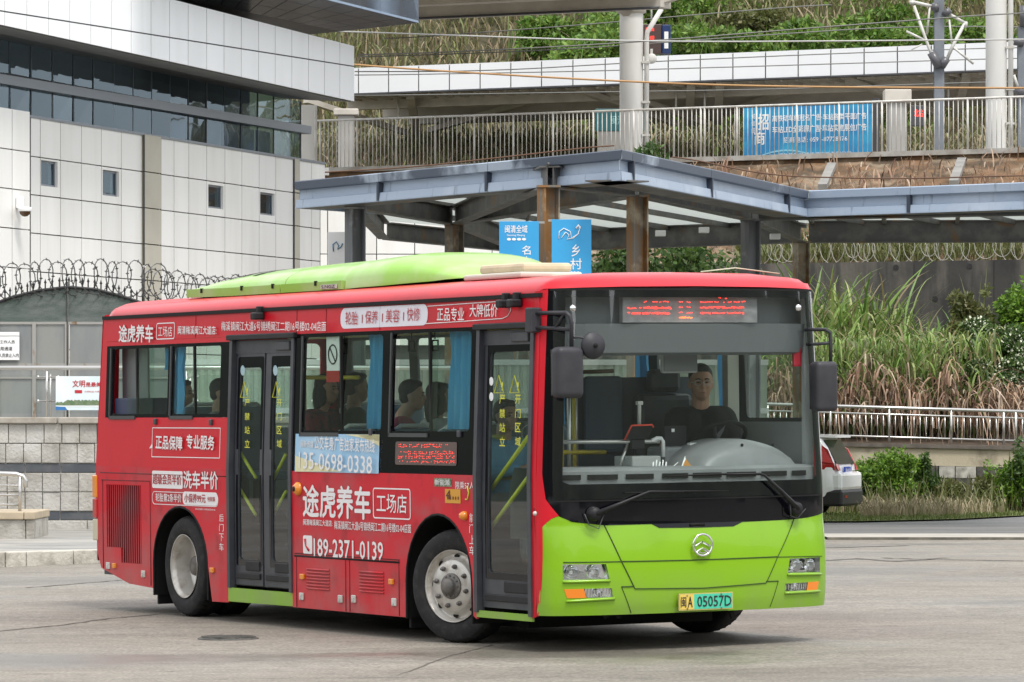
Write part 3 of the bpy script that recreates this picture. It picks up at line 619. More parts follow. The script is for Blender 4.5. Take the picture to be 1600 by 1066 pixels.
q.hexa([(FW.t(a_), -1.288, FW.z(a_, fby(a_))+.03), (FW.t(b_), -1.288, FW.z(b_, fby(b_))+.03), (FW.t(b_), -1.288, FW.z(b_, fty(b_))-.03), (FW.t(a_), -1.288, FW.z(a_, fty(a_))-.03)], (0, .3, 0)); q.build('fascia_core', M_joint, bd)
# soffit strip between fascia foot and glass head, in panels
for i in range(len(fx)-1):
    a_, b_ = fx[i], fx[i+1]; ga, gb = min(a_, 471), min(b_, 471)
    ta, tb = FW.t(a_)+.01, FW.t(b_)-.01
    z0a, z0b = FW.z(a_, fby(a_)), FW.z(b_, fby(b_)); z1a, z1b = G.z(ga, ty(ga)), G.z(gb, ty(gb))
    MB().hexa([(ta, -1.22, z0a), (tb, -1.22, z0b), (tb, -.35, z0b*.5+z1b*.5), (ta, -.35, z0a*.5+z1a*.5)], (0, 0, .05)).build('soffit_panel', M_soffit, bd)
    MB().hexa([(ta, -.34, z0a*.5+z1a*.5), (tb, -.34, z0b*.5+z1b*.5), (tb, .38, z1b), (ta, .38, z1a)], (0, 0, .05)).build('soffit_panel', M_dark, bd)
# dark eave above, with bright blue edge panels
EZ = 10.6
def ez(px, py, z=EZ): Y = (z-CAMZ)*FPX/(HY-py); return Vector(((px-800)/FPX*Y, Y, z))
ev = empty('roof_eave', 'dark blue metal roof eave with tiled underside at the top left', 'roof', tuple(ez(654, 36)))
o_ = ez(654, 36); L_ = lambda v: tuple(v-o_)
E0, E1, E2, E3 = ez(654, 36), ez(530, 49.5), ez(276, -4), ez(440, -30)
E4 = ez(511, 0); dirE = (E4-E0).normalized(); nE = 12; Eend = E0+dirE*14
for i in range(nE):
    f0, f1 = i/nE, (i+1)/nE
    a0, a1 = E0.lerp(Eend, f0), E0.lerp(Eend, f1); b0, b1 = E1.lerp(E2, f0), E1.lerp(E2, f1)
    for k in range(3):
        g0, g1 = k/3+.004, (k+1)/3-.004
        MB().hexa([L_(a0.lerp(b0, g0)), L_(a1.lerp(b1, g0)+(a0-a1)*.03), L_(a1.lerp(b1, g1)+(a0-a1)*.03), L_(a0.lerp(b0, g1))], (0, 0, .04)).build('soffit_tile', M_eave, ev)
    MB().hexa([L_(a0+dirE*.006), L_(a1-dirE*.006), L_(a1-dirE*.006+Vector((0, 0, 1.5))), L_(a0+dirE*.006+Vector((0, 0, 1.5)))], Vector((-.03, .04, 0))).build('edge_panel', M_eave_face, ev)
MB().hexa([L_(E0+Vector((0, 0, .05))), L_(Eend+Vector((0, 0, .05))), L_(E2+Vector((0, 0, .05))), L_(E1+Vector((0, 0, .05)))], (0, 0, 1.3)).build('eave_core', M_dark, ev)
inner = [E1, E2, E2+Vector((-3, 3, 0)), E1+Vector((-3, 3, 0))]
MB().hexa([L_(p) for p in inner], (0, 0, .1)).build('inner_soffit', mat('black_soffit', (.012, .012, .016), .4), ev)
# dome camera on the white wall
cw = Wp.off(-.02); t_, z_ = Wp.loc(33, 320)
cmr = tag(link(D.objects.new('security_camera', None)), 'white dome security camera with cable on the white panelled wall', 'camera'); pc = P(36, 326, 78.2); cmr.location = pc
q = MB(); q.bbox(-.13, .02, -.02, .1, .0, .22, .015); q.build('bracket', M_white, cmr)
q = MB(); q.lathe([(.001, .02), (.12, .02), (.13, -.03), (.12, -.06)], 20, c=(.05, -.12, 0)); q.build('housing', M_white, cmr)
q = MB(); q.lathe([(.11, -.06), (.095, -.11), (.05, -.15), (.001, -.16)], 20, c=(.05, -.12, 0)); q.build('dome', mat('amber_dome', (.10, .05, .02), .15), cmr)

# ------------------------------------------------------------------ white wall behind the canopy, left of the bus roof
BW = Wall.at(505, 90, 3)
bk = empty('panelled_wall', 'white panelled wall standing behind the bus shelter columns', 'wall', (BW.x0, BW.y0, 0), BW.a)
ps = [500, 512, 550, 588.5, 648, 708, 769, 830, 890]
for p0_, p1_ in zip(ps, ps[1:]):
    for y0, y1 in ((322, 397), (397, 470), (470, 540)): MB().box(BW.t(p0_)+.01, BW.t(p1_)-.01, 0, .1, BW.z(505, y1)+.01, BW.z(505, y0)-.01).build('wall_panel', M_white_panel, bk)
MB().box(BW.t(500), BW.t(890), .1, .4, 1, BW.z(505, 322)-.02).build('wall_core', M_joint, bk)
# pale hoarding seen through the bus windows
HW = Wall.at(300, 76, 2)
M_hoard = mat('pale_green_hoarding', (.52, .58, .50), .6, col2=(.42, .46, .39), scale=1.5, stretch=(1, 1, .3))
hd = empty('site_hoarding', 'pale green sheet hoarding seen through the bus windows', 'fence', (HW.x0, HW.y0, 0), HW.a)
hp = list(range(180, 1200, 60))
hm = MB(); n_ = 5; wpx = HW.t(360)-HW.t(300)
for k in range(n_): hm.box(k*wpx/n_+.01, (k+.6)*wpx/n_, -.03, 0, -.2, HW.z(300, 568)); 
hm.box(0, wpx-.01, 0, .02, -.2, HW.z(300, 568)); hmesh = hm.mesh('hoarding_sheet', M_hoard)
for p_ in hp: inst('hoarding_sheet', hmesh, hd, (HW.t(p_), 0, 0))
for y_ in (566, 642): MB().box(HW.t(180), HW.t(1200), -.06, -.03, HW.z(300, y_)-.05, HW.z(300, y_)+.05).build('rail', M_white, hd)
# ------------------------------------------------------------------ bus shelter of steel beams with a folded blue-grey fascia
NODES = dict(a=(555, 65), b=(710, 70.5), c=(857, 59), d=(996, 61.5), e=(1173, 68.9), f=(1252, 77.5), g=(1720, 66.6), h=(1720, 77.2), i=(815, 82), j=(600, 76))
NZ0, NZ1 = 4.96, 5.28
def N2(k): px, Y = NODES[k]; return Vector(((px-800)/FPX*Y, Y, 0))
SHO = N2('c')
sh = empty('bus_shelter', 'rust stained steel bus shelter with folded blue grey fascia behind the bus', 'shelter', tuple(SHO))
loc_ = lambda v: tuple(Vector(v)-SHO)
def ibeam(a, b, z0, z1, w_=.2, name='beam', m=M_frame):
    a = Vector((a[0], a[1], 0))-SHO; b = Vector((b[0], b[1], 0))-SHO; q = MB(); mid = lambda z: (Vector((a.x, a.y, z)), Vector((b.x, b.y, z)))
    q.bar(*mid(z0+.012), w_, .024); q.bar(*mid(z1-.012), w_, .024); q.bar(*mid((z0+z1)/2), .016, z1-z0-.048)
    L = (b-a).length; d = (b-a).normalized(); n = max(1, int(L/1.3))
    for k in range(1, n):
        c = a+d*(L*k/n); q.bar((c.x, c.y, z0+.03), (c.x, c.y, z1-.03), .014, w_*.9, up=d)
    return q.build(name, m, sh)
for pr_ in ('ab', 'bc', 'cd', 'de', 'ef', 'eg', 'fh', 'bi', 'if', 'aj', 'ji', 'db'):
    p, q_ = N2(pr_[0]), N2(pr_[1]); d = (q_-p).normalized()*.14; hh = .0 if pr_ not in ('bi', 'if', 'db') else .002
    ibeam(p+d, q_-d, NZ0+hh, NZ1+hh+(.1 if pr_ in ('fh', 'if') else 0))
def hcol(k, rot, m, z1=NZ0):
    p = N2(k); q = MB(); W_ = .25; c, s = math.cos(rot), math.sin(rot)
    for off in (-W_/2+.012, W_/2-.012): q.bar((p.x-c*off-SHO.x, p.y-s*off-SHO.y, 0), (p.x-c*off-SHO.x, p.y-s*off-SHO.y, z1), .024, .22, up=(-s, c, 0))
    q.bar((p.x-SHO.x, p.y-SHO.y, 0), (p.x-SHO.x, p.y-SHO.y, z1), W_-.05, .016, up=(-s, c, 0))
    q.box(p.x-SHO.x-.17, p.x-SHO.x+.17, p.y-SHO.y-.17, p.y-SHO.y+.17, z1, z1+.03)
    q.build('column', m, sh)
M_colg = mat('grey_column_steel', (.16, .17, .18), .5, col2=(.10, .105, .11), scale=2, stretch=(3, 3, .4), col3=(.30, .31, .31), scale3=1.5, lo3=.58, hi3=.68)
for k, r_, m in (('a', .6, M_colg), ('b', .7, M_rust), ('c', .5, M_rust), ('d', .5, M_rust), ('e', .6, M_colg), ('f', .4, M_rust), ('h', .4, M_rust), ('i', .4, M_rust)): hcol(k, r_, m)
# fascia
A = Vector(((968-800)/FPX*58, 58, 0)); d1 = Vector((-.536, .844, 0)); d2 = Vector((.305, .952, 0)); d3 = Vector((.808, -.589, 0))
Bp = A+d1*9.05; Cp = A+d2*10.87; Dp = Cp+d3*5.2; ZT = 5.42
def outn(d): n = Vector((d.y, -d.x, 0)); return n if n.y < 0 else -n
prof = [(.0, 5.0), (.075, 5.0), (.075, 5.015), (.06, 5.13), (.0, 5.145), (-.01, 5.27), (.0, 5.285), (.085, 5.30), (.095, 5.415), (.08, 5.43), (-.1, 5.43)]
def fascia(a, b, na, nb, cuts):
    L = (b-a).length
    for c0, c1 in zip(cuts, cuts[1:]):
        for nm, sl_, m in (('fascia_channel', prof[:7], M_fas_sh), ('fascia_edge', prof[6:], M_fas_top if a is not Cp else M_fas_sh)):
            q = MB(); V = []
            for f in (c0+.0006, c1-.0006):
                p = a.lerp(b, f); n = na.lerp(nb, f)
                for o, z in sl_: V.append((p.x+n.x*o-SHO.x, p.y+n.y*o-SHO.y, z))
            k = len(sl_); q.add(V, [(i, i+1, k+i+1, k+i) for i in range(k-1)]); q.build(nm, m, sh)
            q = MB()
    for c in cuts[1:-1]:
        p = a.lerp(b, c); n = na.lerp(nb, c); q = MB(); q.bar((p.x+n.x*.04-SHO.x, p.y+n.y*.04-SHO.y, 5.01), (p.x+n.x*.04-SHO.x, p.y+n.y*.04-SHO.y, 5.40), .09, .06, up=(b-a).normalized()); q.build('joint_plate', mat('dark_joint_paint', (.03, .04, .06), .5), sh)
n1, n2, n3 = outn(d1), outn(d2), outn(d3); nA = (n1+n2)/(1+n1.dot(n2)); nC = (n2+n3)/(1+n2.dot(n3))
# n2 must face the viewer's side
fascia(Bp, A, n1, nA, [0, .28, .62, 1]); fascia(A, Cp, nA, nC, [0, .05, .44, .88, 1]); fascia(Cp, Dp, nC, n3, [0, .38, .8, 1])
q = MB(); q.hexa([loc_(Bp+Vector((0, 0, 5.0))), loc_(Bp-d1*.0+Vector((0, 0, 5.42))), loc_(Bp+Vector((1.3, 2.0, 5.42))), loc_(Bp+Vector((1.3, 2.0, 5.0)))], Vector((.05, .02, 0))); q.build('fascia_end', M_fas_sh, sh)
# gutter soffit just inside the fascia
for a, b in ((Bp, A), (A, Cp), (Cp, Dp)):
    nn = -outn((b-a).normalized())
    q = MB(); q.hexa([loc_(a+Vector((0, 0, 5.0))), loc_(b+Vector((0, 0, 5.0))), loc_(b+nn*.5+Vector((0, 0, 5.0))), loc_(a+nn*.5+Vector((0, 0, 5.0)))], (0, 0, .02)); q.build('gutter_soffit', M_frame, sh)
# roof sheets and purlins
poly = [Bp, A, Cp, Dp, N2('h')+Vector((0, 1, 0)), N2('f')+Vector((0, 1.5, 0)), N2('i')+Vector((0, 1, 0)), N2('j')+Vector((-.6, 1, 0))]
tri = tessellate_polygon([[Vector((p.x, p.y, 0)) for p in poly]])
q = MB(); V = [loc_((p.x, p.y, 5.40)) for p in poly]; q.add(V, [tuple(t) for t in tri]); q.build('roof_sheet', M_sheet, sh)
import mathutils
def inside(x, y):
    c = False; n = len(poly)
    for i in range(n):
        a, b = poly[i], poly[i-1]
        if (a.y > y) != (b.y > y) and x < (b.x-a.x)*(y-a.y)/(b.y-a.y)+a.x: c = not c
    return c
dp = Vector((.305, .952, 0)); dq = Vector((.808, -.589, 0))
for base, dr_, sp_, cnt in ((Vector((-4.2, 66, 0)), dp, 1.35, 13), (Vector((4.5, 66.5, 0)), Vector((.1, 1, 0)), 1.3, 6)):
    for i in range(cnt):
        st = base+Vector((.93, -.37, 0))*sp_*i if dr_ is dp else base+Vector((1, -.35, 0))*sp_*i
        pts = [st+dr_*t*.25 for t in range(-50, 80)]; ins = [p for p in pts if inside(p.x, p.y)]
        if len(ins) > 4:
            q = MB(); q.bar(loc_(ins[0]+Vector((0, 0, 5.34))), loc_(ins[-1]+Vector((0, 0, 5.34))), .07, .09); q.build('purlin', M_frame, sh)
for i, (z, k0, k1) in enumerate(((5.3, 'c', 'i'), (5.3, 'd', 'f'))):
    q = MB(); q.tube([loc_(N2(k0)+Vector((0, 0, z))), loc_(N2(k1)+Vector((0, 0, z)))], .025, 6); q.build('tie_rod', M_frame, sh)
for px, py, Y in ((1032, 363, 72), (1100, 358, 73), (1211, 368, 73)):
    p = P(px, py, Y); q = MB(); q.bbox(p.x-.09-SHO.x, p.x+.09-SHO.x, p.y-.09-SHO.y, p.y+.09-SHO.y, p.z-.07, p.z+.03, .01); q.build('lamp_box', M_white, sh)
p = P(738, 333, 71); q = MB(); q.ell((p.x-SHO.x, p.y-SHO.y, p.z), (.16, .16, .07)); q.build('round_lamp', mat('grey_plastic', (.3, .3, .3), .5), sh)
# banners hung on the rusty column
def banner(label, px0, py0, px1, py1, Y, items):
    b = empty('banner', label, 'banner', tuple(P(px0, py1, Y)), 0, 'blue banners on the shelter column')
    w_, h_ = (px1-px0)/FPX*Y, (py1-py0)/FPX*Y
    MB().bbox(0, w_, 0, .03, 0, h_, .004).build('board', M_bannerb, b); s = FPX/Y
    for kind, *a in items:
        if kind == 't': body, x0, y0, x1, y1 = a; wall_text(body, (x0-px0)/s, (x1-px0)/s, (py1-y1)/s, (py1-y0)/s, M_white, b, -.004, bold=.012)
        else:
            pts = [((x-px0)/s, -.006, (py1-y)/s) for x, y in a[0]]; MB().tube(pts, a[1], 5).build('line_drawing', M_white, b)
    MB().box(-.05 if px0 > 850 else w_, 0 if px0 > 850 else w_+.08, .0, .03, h_-.03, h_).build('bracket', M_steel, b)
    return b
banner('left of the two blue banners, with small lettering and big calligraphy', 780, 346, 842, 450, 58.7,
       [('t', '闽清全域', 789, 352, 824, 364), ('t', 'Gaoming Minqing', 792, 366, 820, 370), ('t', '●●●●', 792, 372, 822, 376), ('t', '名', 816, 384, 829, 398), ('t', '山', 815, 401, 830, 413), ('t', '梅', 803, 404, 812, 414), ('t', '古', 816, 418, 829, 430)])
banner('right of the two blue banners, with a white swirl emblem above calligraphy', 862, 343, 924, 450, 58.6,
       [('l', [(873, 373), (874, 362), (881, 357), (891, 362), (893, 372), (903, 366), (907, 354)], .007), ('l', [(877, 372), (884, 363), (889, 367), (886, 374), (896, 372), (905, 364)], .007), ('l', [(900, 357), (904, 352), (906, 358)], .014),
        ('t', '乡', 893, 382, 906, 401), ('t', '村', 891, 404, 909, 421), ('t', '名', 874, 414, 886, 427), ('t', '游', 891, 424, 908, 436)])
# small white board with a swirl
b = empty('logo_board', 'white board with a blue swirl emblem beside the first shelter column', 'sign', tuple(P(512, 404, 72)))
MB().bbox(0, .31, 0, .1, -.6, .46, .01).build('board', M_white, b)
MB().tube([(.10, -.01, .12), (.09, -.01, .24), (.15, -.01, .29), (.19, -.01, .22), (.17, -.01, .16), (.23, -.01, .2), (.26, -.01, .26)], .010, 5).build('emblem', mat('emblem_blue', (.05, .2, .35), .5), b)

# ------------------------------------------------------------------ retaining wall, embankment, platform, hill
TW = Wall.at(1000, 105, -24)
rw = empty('retaining_wall', 'dark stained concrete retaining wall behind the reeds', 'wall', (TW.x0, TW.y0, 0), TW.a)
zt = TW.z(1263, 411)
for k, (p0_, p1_) in enumerate(((900, 1010), (1010, 1130), (1130, 1252), (1252, 1428), (1428, 1553), (1553, 1760))):
    MB().box(TW.t(p0_)+.006, TW.t(p1_)-.006, 0, .4, -1, zt).build('concrete_panel', M_retain, rw)
q = MB()
for px, py in ((1461, 467), (1400, 418), (1515, 416), (1571, 466)):
    t_, z_ = TW.loc(px, py); q.lathe([(.07, -.01), (.07, .02)], 10, 'y', (t_, 0, z_)); q.lathe([(.001, -.012), (.07, -.012)], 10, 'y', (t_, 0, z_))
q.build('drain_hole', M_black, rw)
# embankment soil
q = MB(); FN = Wall.at(1000, 120, -25); zfoot = FN.z(1101, 252)
rnd = random.Random(3); nx = 40
G_ = []
for j in range(9):
    row = []
    for i in range(nx+1):
        px = 880+i*(1760-880)/nx; tw = TW.t(px); a_ = Vector((TW.x0+TW.c*tw-TW.s*.4, TW.y0+TW.s*tw+TW.c*.4, zt-.08)); tf = FN.t(px); b_ = Vector((FN.x0+FN.c*tf, FN.y0+FN.s*tf, zfoot-.12))
        f = j/8; v = a_.lerp(b_, f); v.z += (math.sin(f*PI)*-.25)+rnd.uniform(-.12, .12)*(0 < j < 8); row.append(v)
    G_.append(row)
q.smooth = True; q.add([v for r in G_ for v in r], [(j*(nx+1)+i, j*(nx+1)+i+1, (j+1)*(nx+1)+i+1, (j+1)*(nx+1)+i) for j in range(8) for i in range(nx)])
tag(q.build('embankment', M_soil), kind='structure')
def strip_pts(n, px0, px1, f0, f1):
    o = []
    for _ in range(n):
        px = rng.uniform(px0, px1); f = rng.uniform(f0, f1); tw = TW.t(px); a_ = Vector((TW.x0+TW.c*tw, TW.y0+TW.s*tw, zt-.1)); tf = FN.t(px); b_ = Vector((FN.x0+FN.c*tf, FN.y0+FN.s*tf, zfoot-.12)); o.append(tuple(a_.lerp(b_, f)-Vector((0, 0, math.sin(f*PI)*.25))))
    return np.array(o)
tag(inst('dry_weeds', blades('dry_weeds', 1500, M_reed_d, h=(.2, .8), w=.04, bend=.7, droop=.5, seg=3, base=strip_pts(1500, 1080, 1700, .15, .97))), 'dry brown weeds scattered over the orange soil below the platform', 'weeds', kind='stuff')
tag(inst('green_weeds', blades('green_weeds', 3800, M_leaf_olive, h=(.25, .8), w=.035, bend=.7, seg=3, base=strip_pts(3800, 1150, 1700, .02, .28))), 'green weeds growing just above the dark retaining wall', 'weeds', kind='stuff')
rz_ = Wall.at(1000, 104.9, -24); pth = [(P(px, 0, rz_.y0+rz_.s*rz_.t(px))[0]) for px in (1180, 1700)]
def razor2():
    pts = []; N = 16*34
    for i in range(N+1):
        px = 1150+560*i/N+9*math.sin(i*.05); t_ = TW.t(px); a_ = 2*PI*i/16; R = .30*(1+.25*math.sin(i*.061)+.22*math.sin(i*.173)); dx = R*.7*math.cos(a_)
        pts.append((TW.x0+TW.c*(t_+dx), TW.y0+TW.s*(t_+dx)+.1, zt+.28+R*math.sin(a_)))
    q = MB(); q.tube(pts, .009, 4); return tag(q.build('razor_wire', mat('bright_razor', (.42, .40, .36), .45, metal=.3), fixn=False), 'bright razor wire coils along the top of the retaining wall', 'razor wire')
razor2()
# leaning concrete rafters and cables on the embankment
q = MB()
for (a, b) in (((1300, 258), (1285, 292)), ((1503, 250), (1490, 286))):
    q = MB(); q.bar(P(*a, 115), P(*b, 109), .24, .14); tag(q.build('concrete_rafter', M_concrete, origin=tuple(P(*b, 109))), 'sloping weathered concrete rib on the soil below the %s' % ('catenary post' if a[0] > 1400 else 'blue banner'), 'concrete rib')
# platform slab
pf = empty('platform', 'weathered concrete platform edge under the steel railing', 'platform', (FN.x0, FN.y0, 0), FN.a)
MB().box(FN.t(470), FN.t(1780), -.15, .35, zfoot-.02, zfoot+.12).build('edge_beam', mat('pale_platform_edge', (.42, .41, .38), .7, col2=(.25, .23, .2), scale=2), pf)
MB().box(FN.t(470), FN.t(1780), .0, .6, zfoot-.4, zfoot-.02).build('beam_web', M_soil, pf)
MB().box(FN.t(440), FN.t(1780), .35, 26, zfoot-.1, zfoot+.1).build('deck', M_concrete, pf)
MB().box(FN.t(300), FN.t(1095), .2, .6, 3.5, zfoot).build('under_wall', mat('earth_wall', (.14, .115, .085), .95, col2=(.08, .07, .055), scale=.8), pf)
fn = empty('platform_railing', 'pale steel railing of thin uprights along the station platform', 'railing', (FN.x0, FN.y0, zfoot+.12), FN.a)
zb = zfoot+.12; rt = FN.z(1300, 161.5)-zb; rb_ = FN.z(1300, 242)-zb
MB().tube([(FN.t(440), 0, rt), (FN.t(1780), 0, rt)], .032, 8).build('top_rail', M_galv, fn)
MB().tube([(FN.t(497), 0, rb_), (FN.t(1780), 0, rb_)], .02, 6).build('bottom_rail', M_galv, fn)
post = MB().tube([(0, 0, 0), (0, 0, rt)], .032, 8).mesh('post', M_galv); bal = MB().tube([(0, 0, rb_), (0, 0, rt)], .0135, 5).mesh('baluster', M_galv)
tps = [FN.t(p) for p in (500, 558, 619, 680, 741, 802, 864, 927, 990, 1053, 1095)]+[FN.t(1101)]+[FN.t(p) for p in (1182-18, 1182+63-18+1, 1311-18, 1378-20, 1445-20, 1512-20, 1580-20, 1648-20)]
tps = [FN.t(p) for p in (500, 558, 619, 680, 741, 802, 864, 927, 990, 1053, 1095, 1101, 1182, 1245, 1311, 1378, 1445, 1512, 1580, 1650)]
for a_, b_ in zip(tps, tps[1:]):
    inst('post', post, fn, (a_, 0, 0)); n = 0 if b_-a_ < .4 else max(1, round((b_-a_)/.135)-1)
    if b_-a_ > 1.4: inst('post', post, fn, ((a_+b_)/2+.2, 0, 0))
    for k in range(1, n+1): inst('baluster', bal, fn, (a_+(b_-a_)*k/(n+1), 0, 0))
# advertising banner behind the railing
BN = FN.off(.7); an = empty('advert_banner', 'long blue advertising banner with white Chinese lettering behind the platform railing', 'banner', (FN.x0, FN.y0, 0), FN.a)
def bl(px, py): return BN.loc(px, py)
x0, z1 = bl(1162, 169); x1, z0 = bl(1363, 243)
MB().box(x0, x1, .7, .75, z0, z1).build('board', mat('advert_blue', (.02, .22, .48), .45, col2=(.03, .36, .60), scale=.8, stretch=(1, 1, 2)), an)
MB().box(x1, x1+.18, .7, .8, z0, z1+.15).build('side_post', M_dark, an)
q = MB(); n = 30
q.add([(x0+(x1-x0)*(.08+.5*i/n), .690, z0+.02+.22*math.sin(PI*i/n)) for i in range(n+1)]+[(x0+(x1-x0)*(.08+.5*(n-i)/n), .690, z0+.02+.17*math.sin(PI*(n-i)/n)) for i in range(n+1)], [tuple(range(2*n+2))]); q.build('printed_arc', mat('arc_cyan', (.25, .6, .75), .5), an, fixn=False)
for body, a0, b0, a1, b1, bo in (('诚信招商', 1174, 178, 1180, 212, .01), ('招', 1185, 178, 1201, 203, .03), ('商', 1179, 206, 1195, 226, .03), ('高铁动车组冠名广告·车站各类平面广告', 1207, 178, 1354, 188, .02), ('车站LED全彩屏广告·车站实物展位广告', 1207, 195, 1354, 206, .02), ('招商电话: 0591-87728376', 1224, 213, 1324, 222, .01), ('福州福厦铁路旅游广告有限公司', 1216, 238, 1330, 242, .0)):
    if body == '诚信招商':
        for k, ch in enumerate(body[:3]): t0, z_1 = bl(a0, b0+k*11); t1, z_0 = bl(a1, b0+8+k*11); wall_text(ch, t0, t1, z_0, z_1, M_white, an, .69)
        continue
    t0, zt_ = bl(a0, b0); t1, zb_ = bl(a1, b1); zt_ = (zt_+bl(a1, b0)[1])/2; zb_ = zt_-(b1-b0)/FPX*120.5; wall_text(body, t0, t1, zb_, zt_, M_white, an, .69, bold=bo)
# station columns
def scol(label, px0, px1, pyt, Y, pipe):
    x0 = (px0-800)/FPX*Y; x1 = (px1-800)/FPX*Y; r_ = (x1-x0)/2; zt_ = P(0, pyt, Y).z
    o = empty('platform_column', label, 'column', ((x0+x1)/2, Y, zfoot), 0, 'round white platform columns')
    MB().lathe([(r_, .0), (r_, zt_-zfoot)], 28).build('shaft', M_colwhite, o)
    q = MB(); q.tube([(r_+.1, -.15, 0), (r_+.1, -.15, zt_-zfoot-.8), (r_+.12, -.15, zt_-zfoot-.6), (r_+.55, -.15, zt_-zfoot+.1)], .075, 10); q.build('drain_pipe', M_colwhite, o)
    for z in (1.2, 2.2, 3.4): q = MB(); q.bar((r_-.05, -.15, z), (r_+.2, -.15, z), .2, .06); q.build('pipe_clip', M_galv, o)
    if pyt > 0: MB().lathe([(r_, zt_-zfoot-.04), (r_*1.25, zt_-zfoot), (r_*1.25, zt_-zfoot+.12)], 24).build('capital', M_beam, o)
    return o
scol('round white platform column under the upper canopy, left of the display board', 968, 1005, 20, 126, 0)
scol('thick round white platform column near the right edge of the picture', 1540, 1573, -60, 121, 0)
for px0, px1, lab in ((528, 553, 'square grey concrete pier at the left end of the platform'), (1389, 1417, 'square grey concrete pier right of the blue advertising banner')):
    Y = 140; o = empty('concrete_pier', lab, 'pier', ((px0-800)/FPX*Y, Y, zfoot)); wd = (px1-px0)/FPX*Y
    MB().bbox(0, wd, 0, wd, 0, P(0, 176 if px0 < 800 else 150, Y).z-zfoot, .03).build('shaft', mat('pier_grey', (.36, .35, .33), .7, col2=(.3, .29, .27), scale=1), o)
    MB().bbox(-.15, wd+.15, -.1, wd+.1, P(0, 180 if px0 < 800 else 160, Y).z-zfoot, P(0, 170 if px0 < 800 else 140, Y).z-zfoot, .03).build('cap_block', M_beam, o)
o = empty('white_corner_pier', 'white square pier between the glass band and the platform railing', 'pier', tuple(P(471, 258, 121)))
MB().bbox(0, .44, 0, .4, -.3, 1.75, .02).build('shaft', M_colwhite, o); MB().box(.0, .8, -.1, .1, -.3, -.08).build('base', M_white_panel, o)
q = MB().tube([(.40, -.06, -.2), (.40, -.06, 1.6)], .03, 6); q.build('conduit', M_galv, o)
# far white canopy over the second platform
CW = Wall.at(1000, 150, -25); cv = empty('platform_canopy', 'white panelled canopy edge over the far platform', 'canopy', (CW.x0, CW.y0, 0), CW.a)
cz1 = CW.z(1000, 88.5); cz0 = CW.z(1000, 129.5)
cpx = [500, 512, 560, 607, 654, 702, 750, 798, 846, 895, 945.5, 994, 1044, 1094, 1145, 1196, 1247, 1298, 1350, 1402, 1455, 1508, 1562, 1618, 1674]
for a_, b_ in zip(cpx, cpx[1:]): MB().box(CW.t(a_)+.025, CW.t(b_)-.025, 0, .1, cz0, cz1).build('edge_panel', mat('canopy_white', (.80, .81, .82), .35, col2=(.74, .75, .76), scale=.3), cv)
MB().box(CW.t(500), CW.t(1700), .03, .2, cz0+.03, cz1-.03).build('edge_core', M_joint, cv)
MB().box(CW.t(500), CW.t(1700), -.05, .25, cz0-.06, cz0).build('edge_trim', M_dark, cv)
MB().box(CW.t(500), CW.t(1700), .2, 9, cz0-.0, cz0+.12).build('soffit', M_beam, cv)
for k, dz, w_ in ((2.2, .42, .4), (5.2, .5, .5)): MB().box(CW.t(500), CW.t(1700), k, k+w_, cz0-dz, cz0).build('long_beam', M_beam, cv)
for px in range(520, 1640, 24):
    t_ = CW.t(px); q = MB(); q.bar((t_, .3, cz0-.06), (t_+.3, 8.8, cz0-.06), .09, .12); q.build('cross_purlin', M_beam, cv)
MB().box(CW.t(500), CW.t(1700), 7.5, 8.1, cz0-.62, cz0-.22).build('box_girder', M_beam, cv)
for px in (540, 975, 1020, 1402, 1640):
    t_ = CW.t(px)
    for s_ in (-1, 1):
        q = MB(); q.bar((t_+s_*2.2, 1.0, cz0-.1), (t_+s_*.25, 5.5, cz0-1.1), .30, .2); q.build('diagonal_strut', M_beam, cv)
    q = MB(); q.tube([(t_+1.2, 2, cz0-.1), (t_+1.2, 2, cz0-.9)], .04, 6); q.build('hanger', M_galv, cv)
q = MB(); q.bar((CW.t(560), 6, cz0-1.0), (CW.t(790), 3, cz0-.2), .25, .2); q.build('cross_brace', M_beam, cv); q = MB(); q.bar((CW.t(1010), 6, cz0-.9), (CW.t(1190), 3, cz0-.2), .25, .2); q.build('cross_brace', M_beam, cv)
# near platform canopy whose underside crosses the top
NW = Wall.at(1000, 124, -25); ncv = empty('upper_canopy', 'grey beige underside of the upper platform canopy at the very top', 'canopy', (NW.x0, NW.y0, 0), NW.a)
nz = NW.z(800, 23)
MB().box(NW.t(560), NW.t(1040), -.4, .4, nz, nz+.6).build('edge_beam', M_beam, ncv)
MB().box(NW.t(560), NW.t(1040), -14, -.4, nz+.45, nz+.6).build('soffit', M_beam, ncv)
MB().box(NW.t(560), NW.t(1040), -2.9, -2.4, nz+.1, nz+.45).build('long_beam', M_beam, ncv)
MB().tube([(NW.t(560), -.5, nz-.04), (NW.t(1040), -.5, nz-.04)], .04, 6).build('conduit', M_dark, ncv)
q = MB(); q.bar((NW.t(960), -.3, nz+.5), (NW.t(975), .3, nz-.1), .3, .2); q.build('haunch', M_beam, ncv); q = MB(); q.bar((NW.t(1010), 0, nz+.1), (NW.t(1120), .2, nz+.75), .35, .25); q.build('haunch', M_beam, ncv)
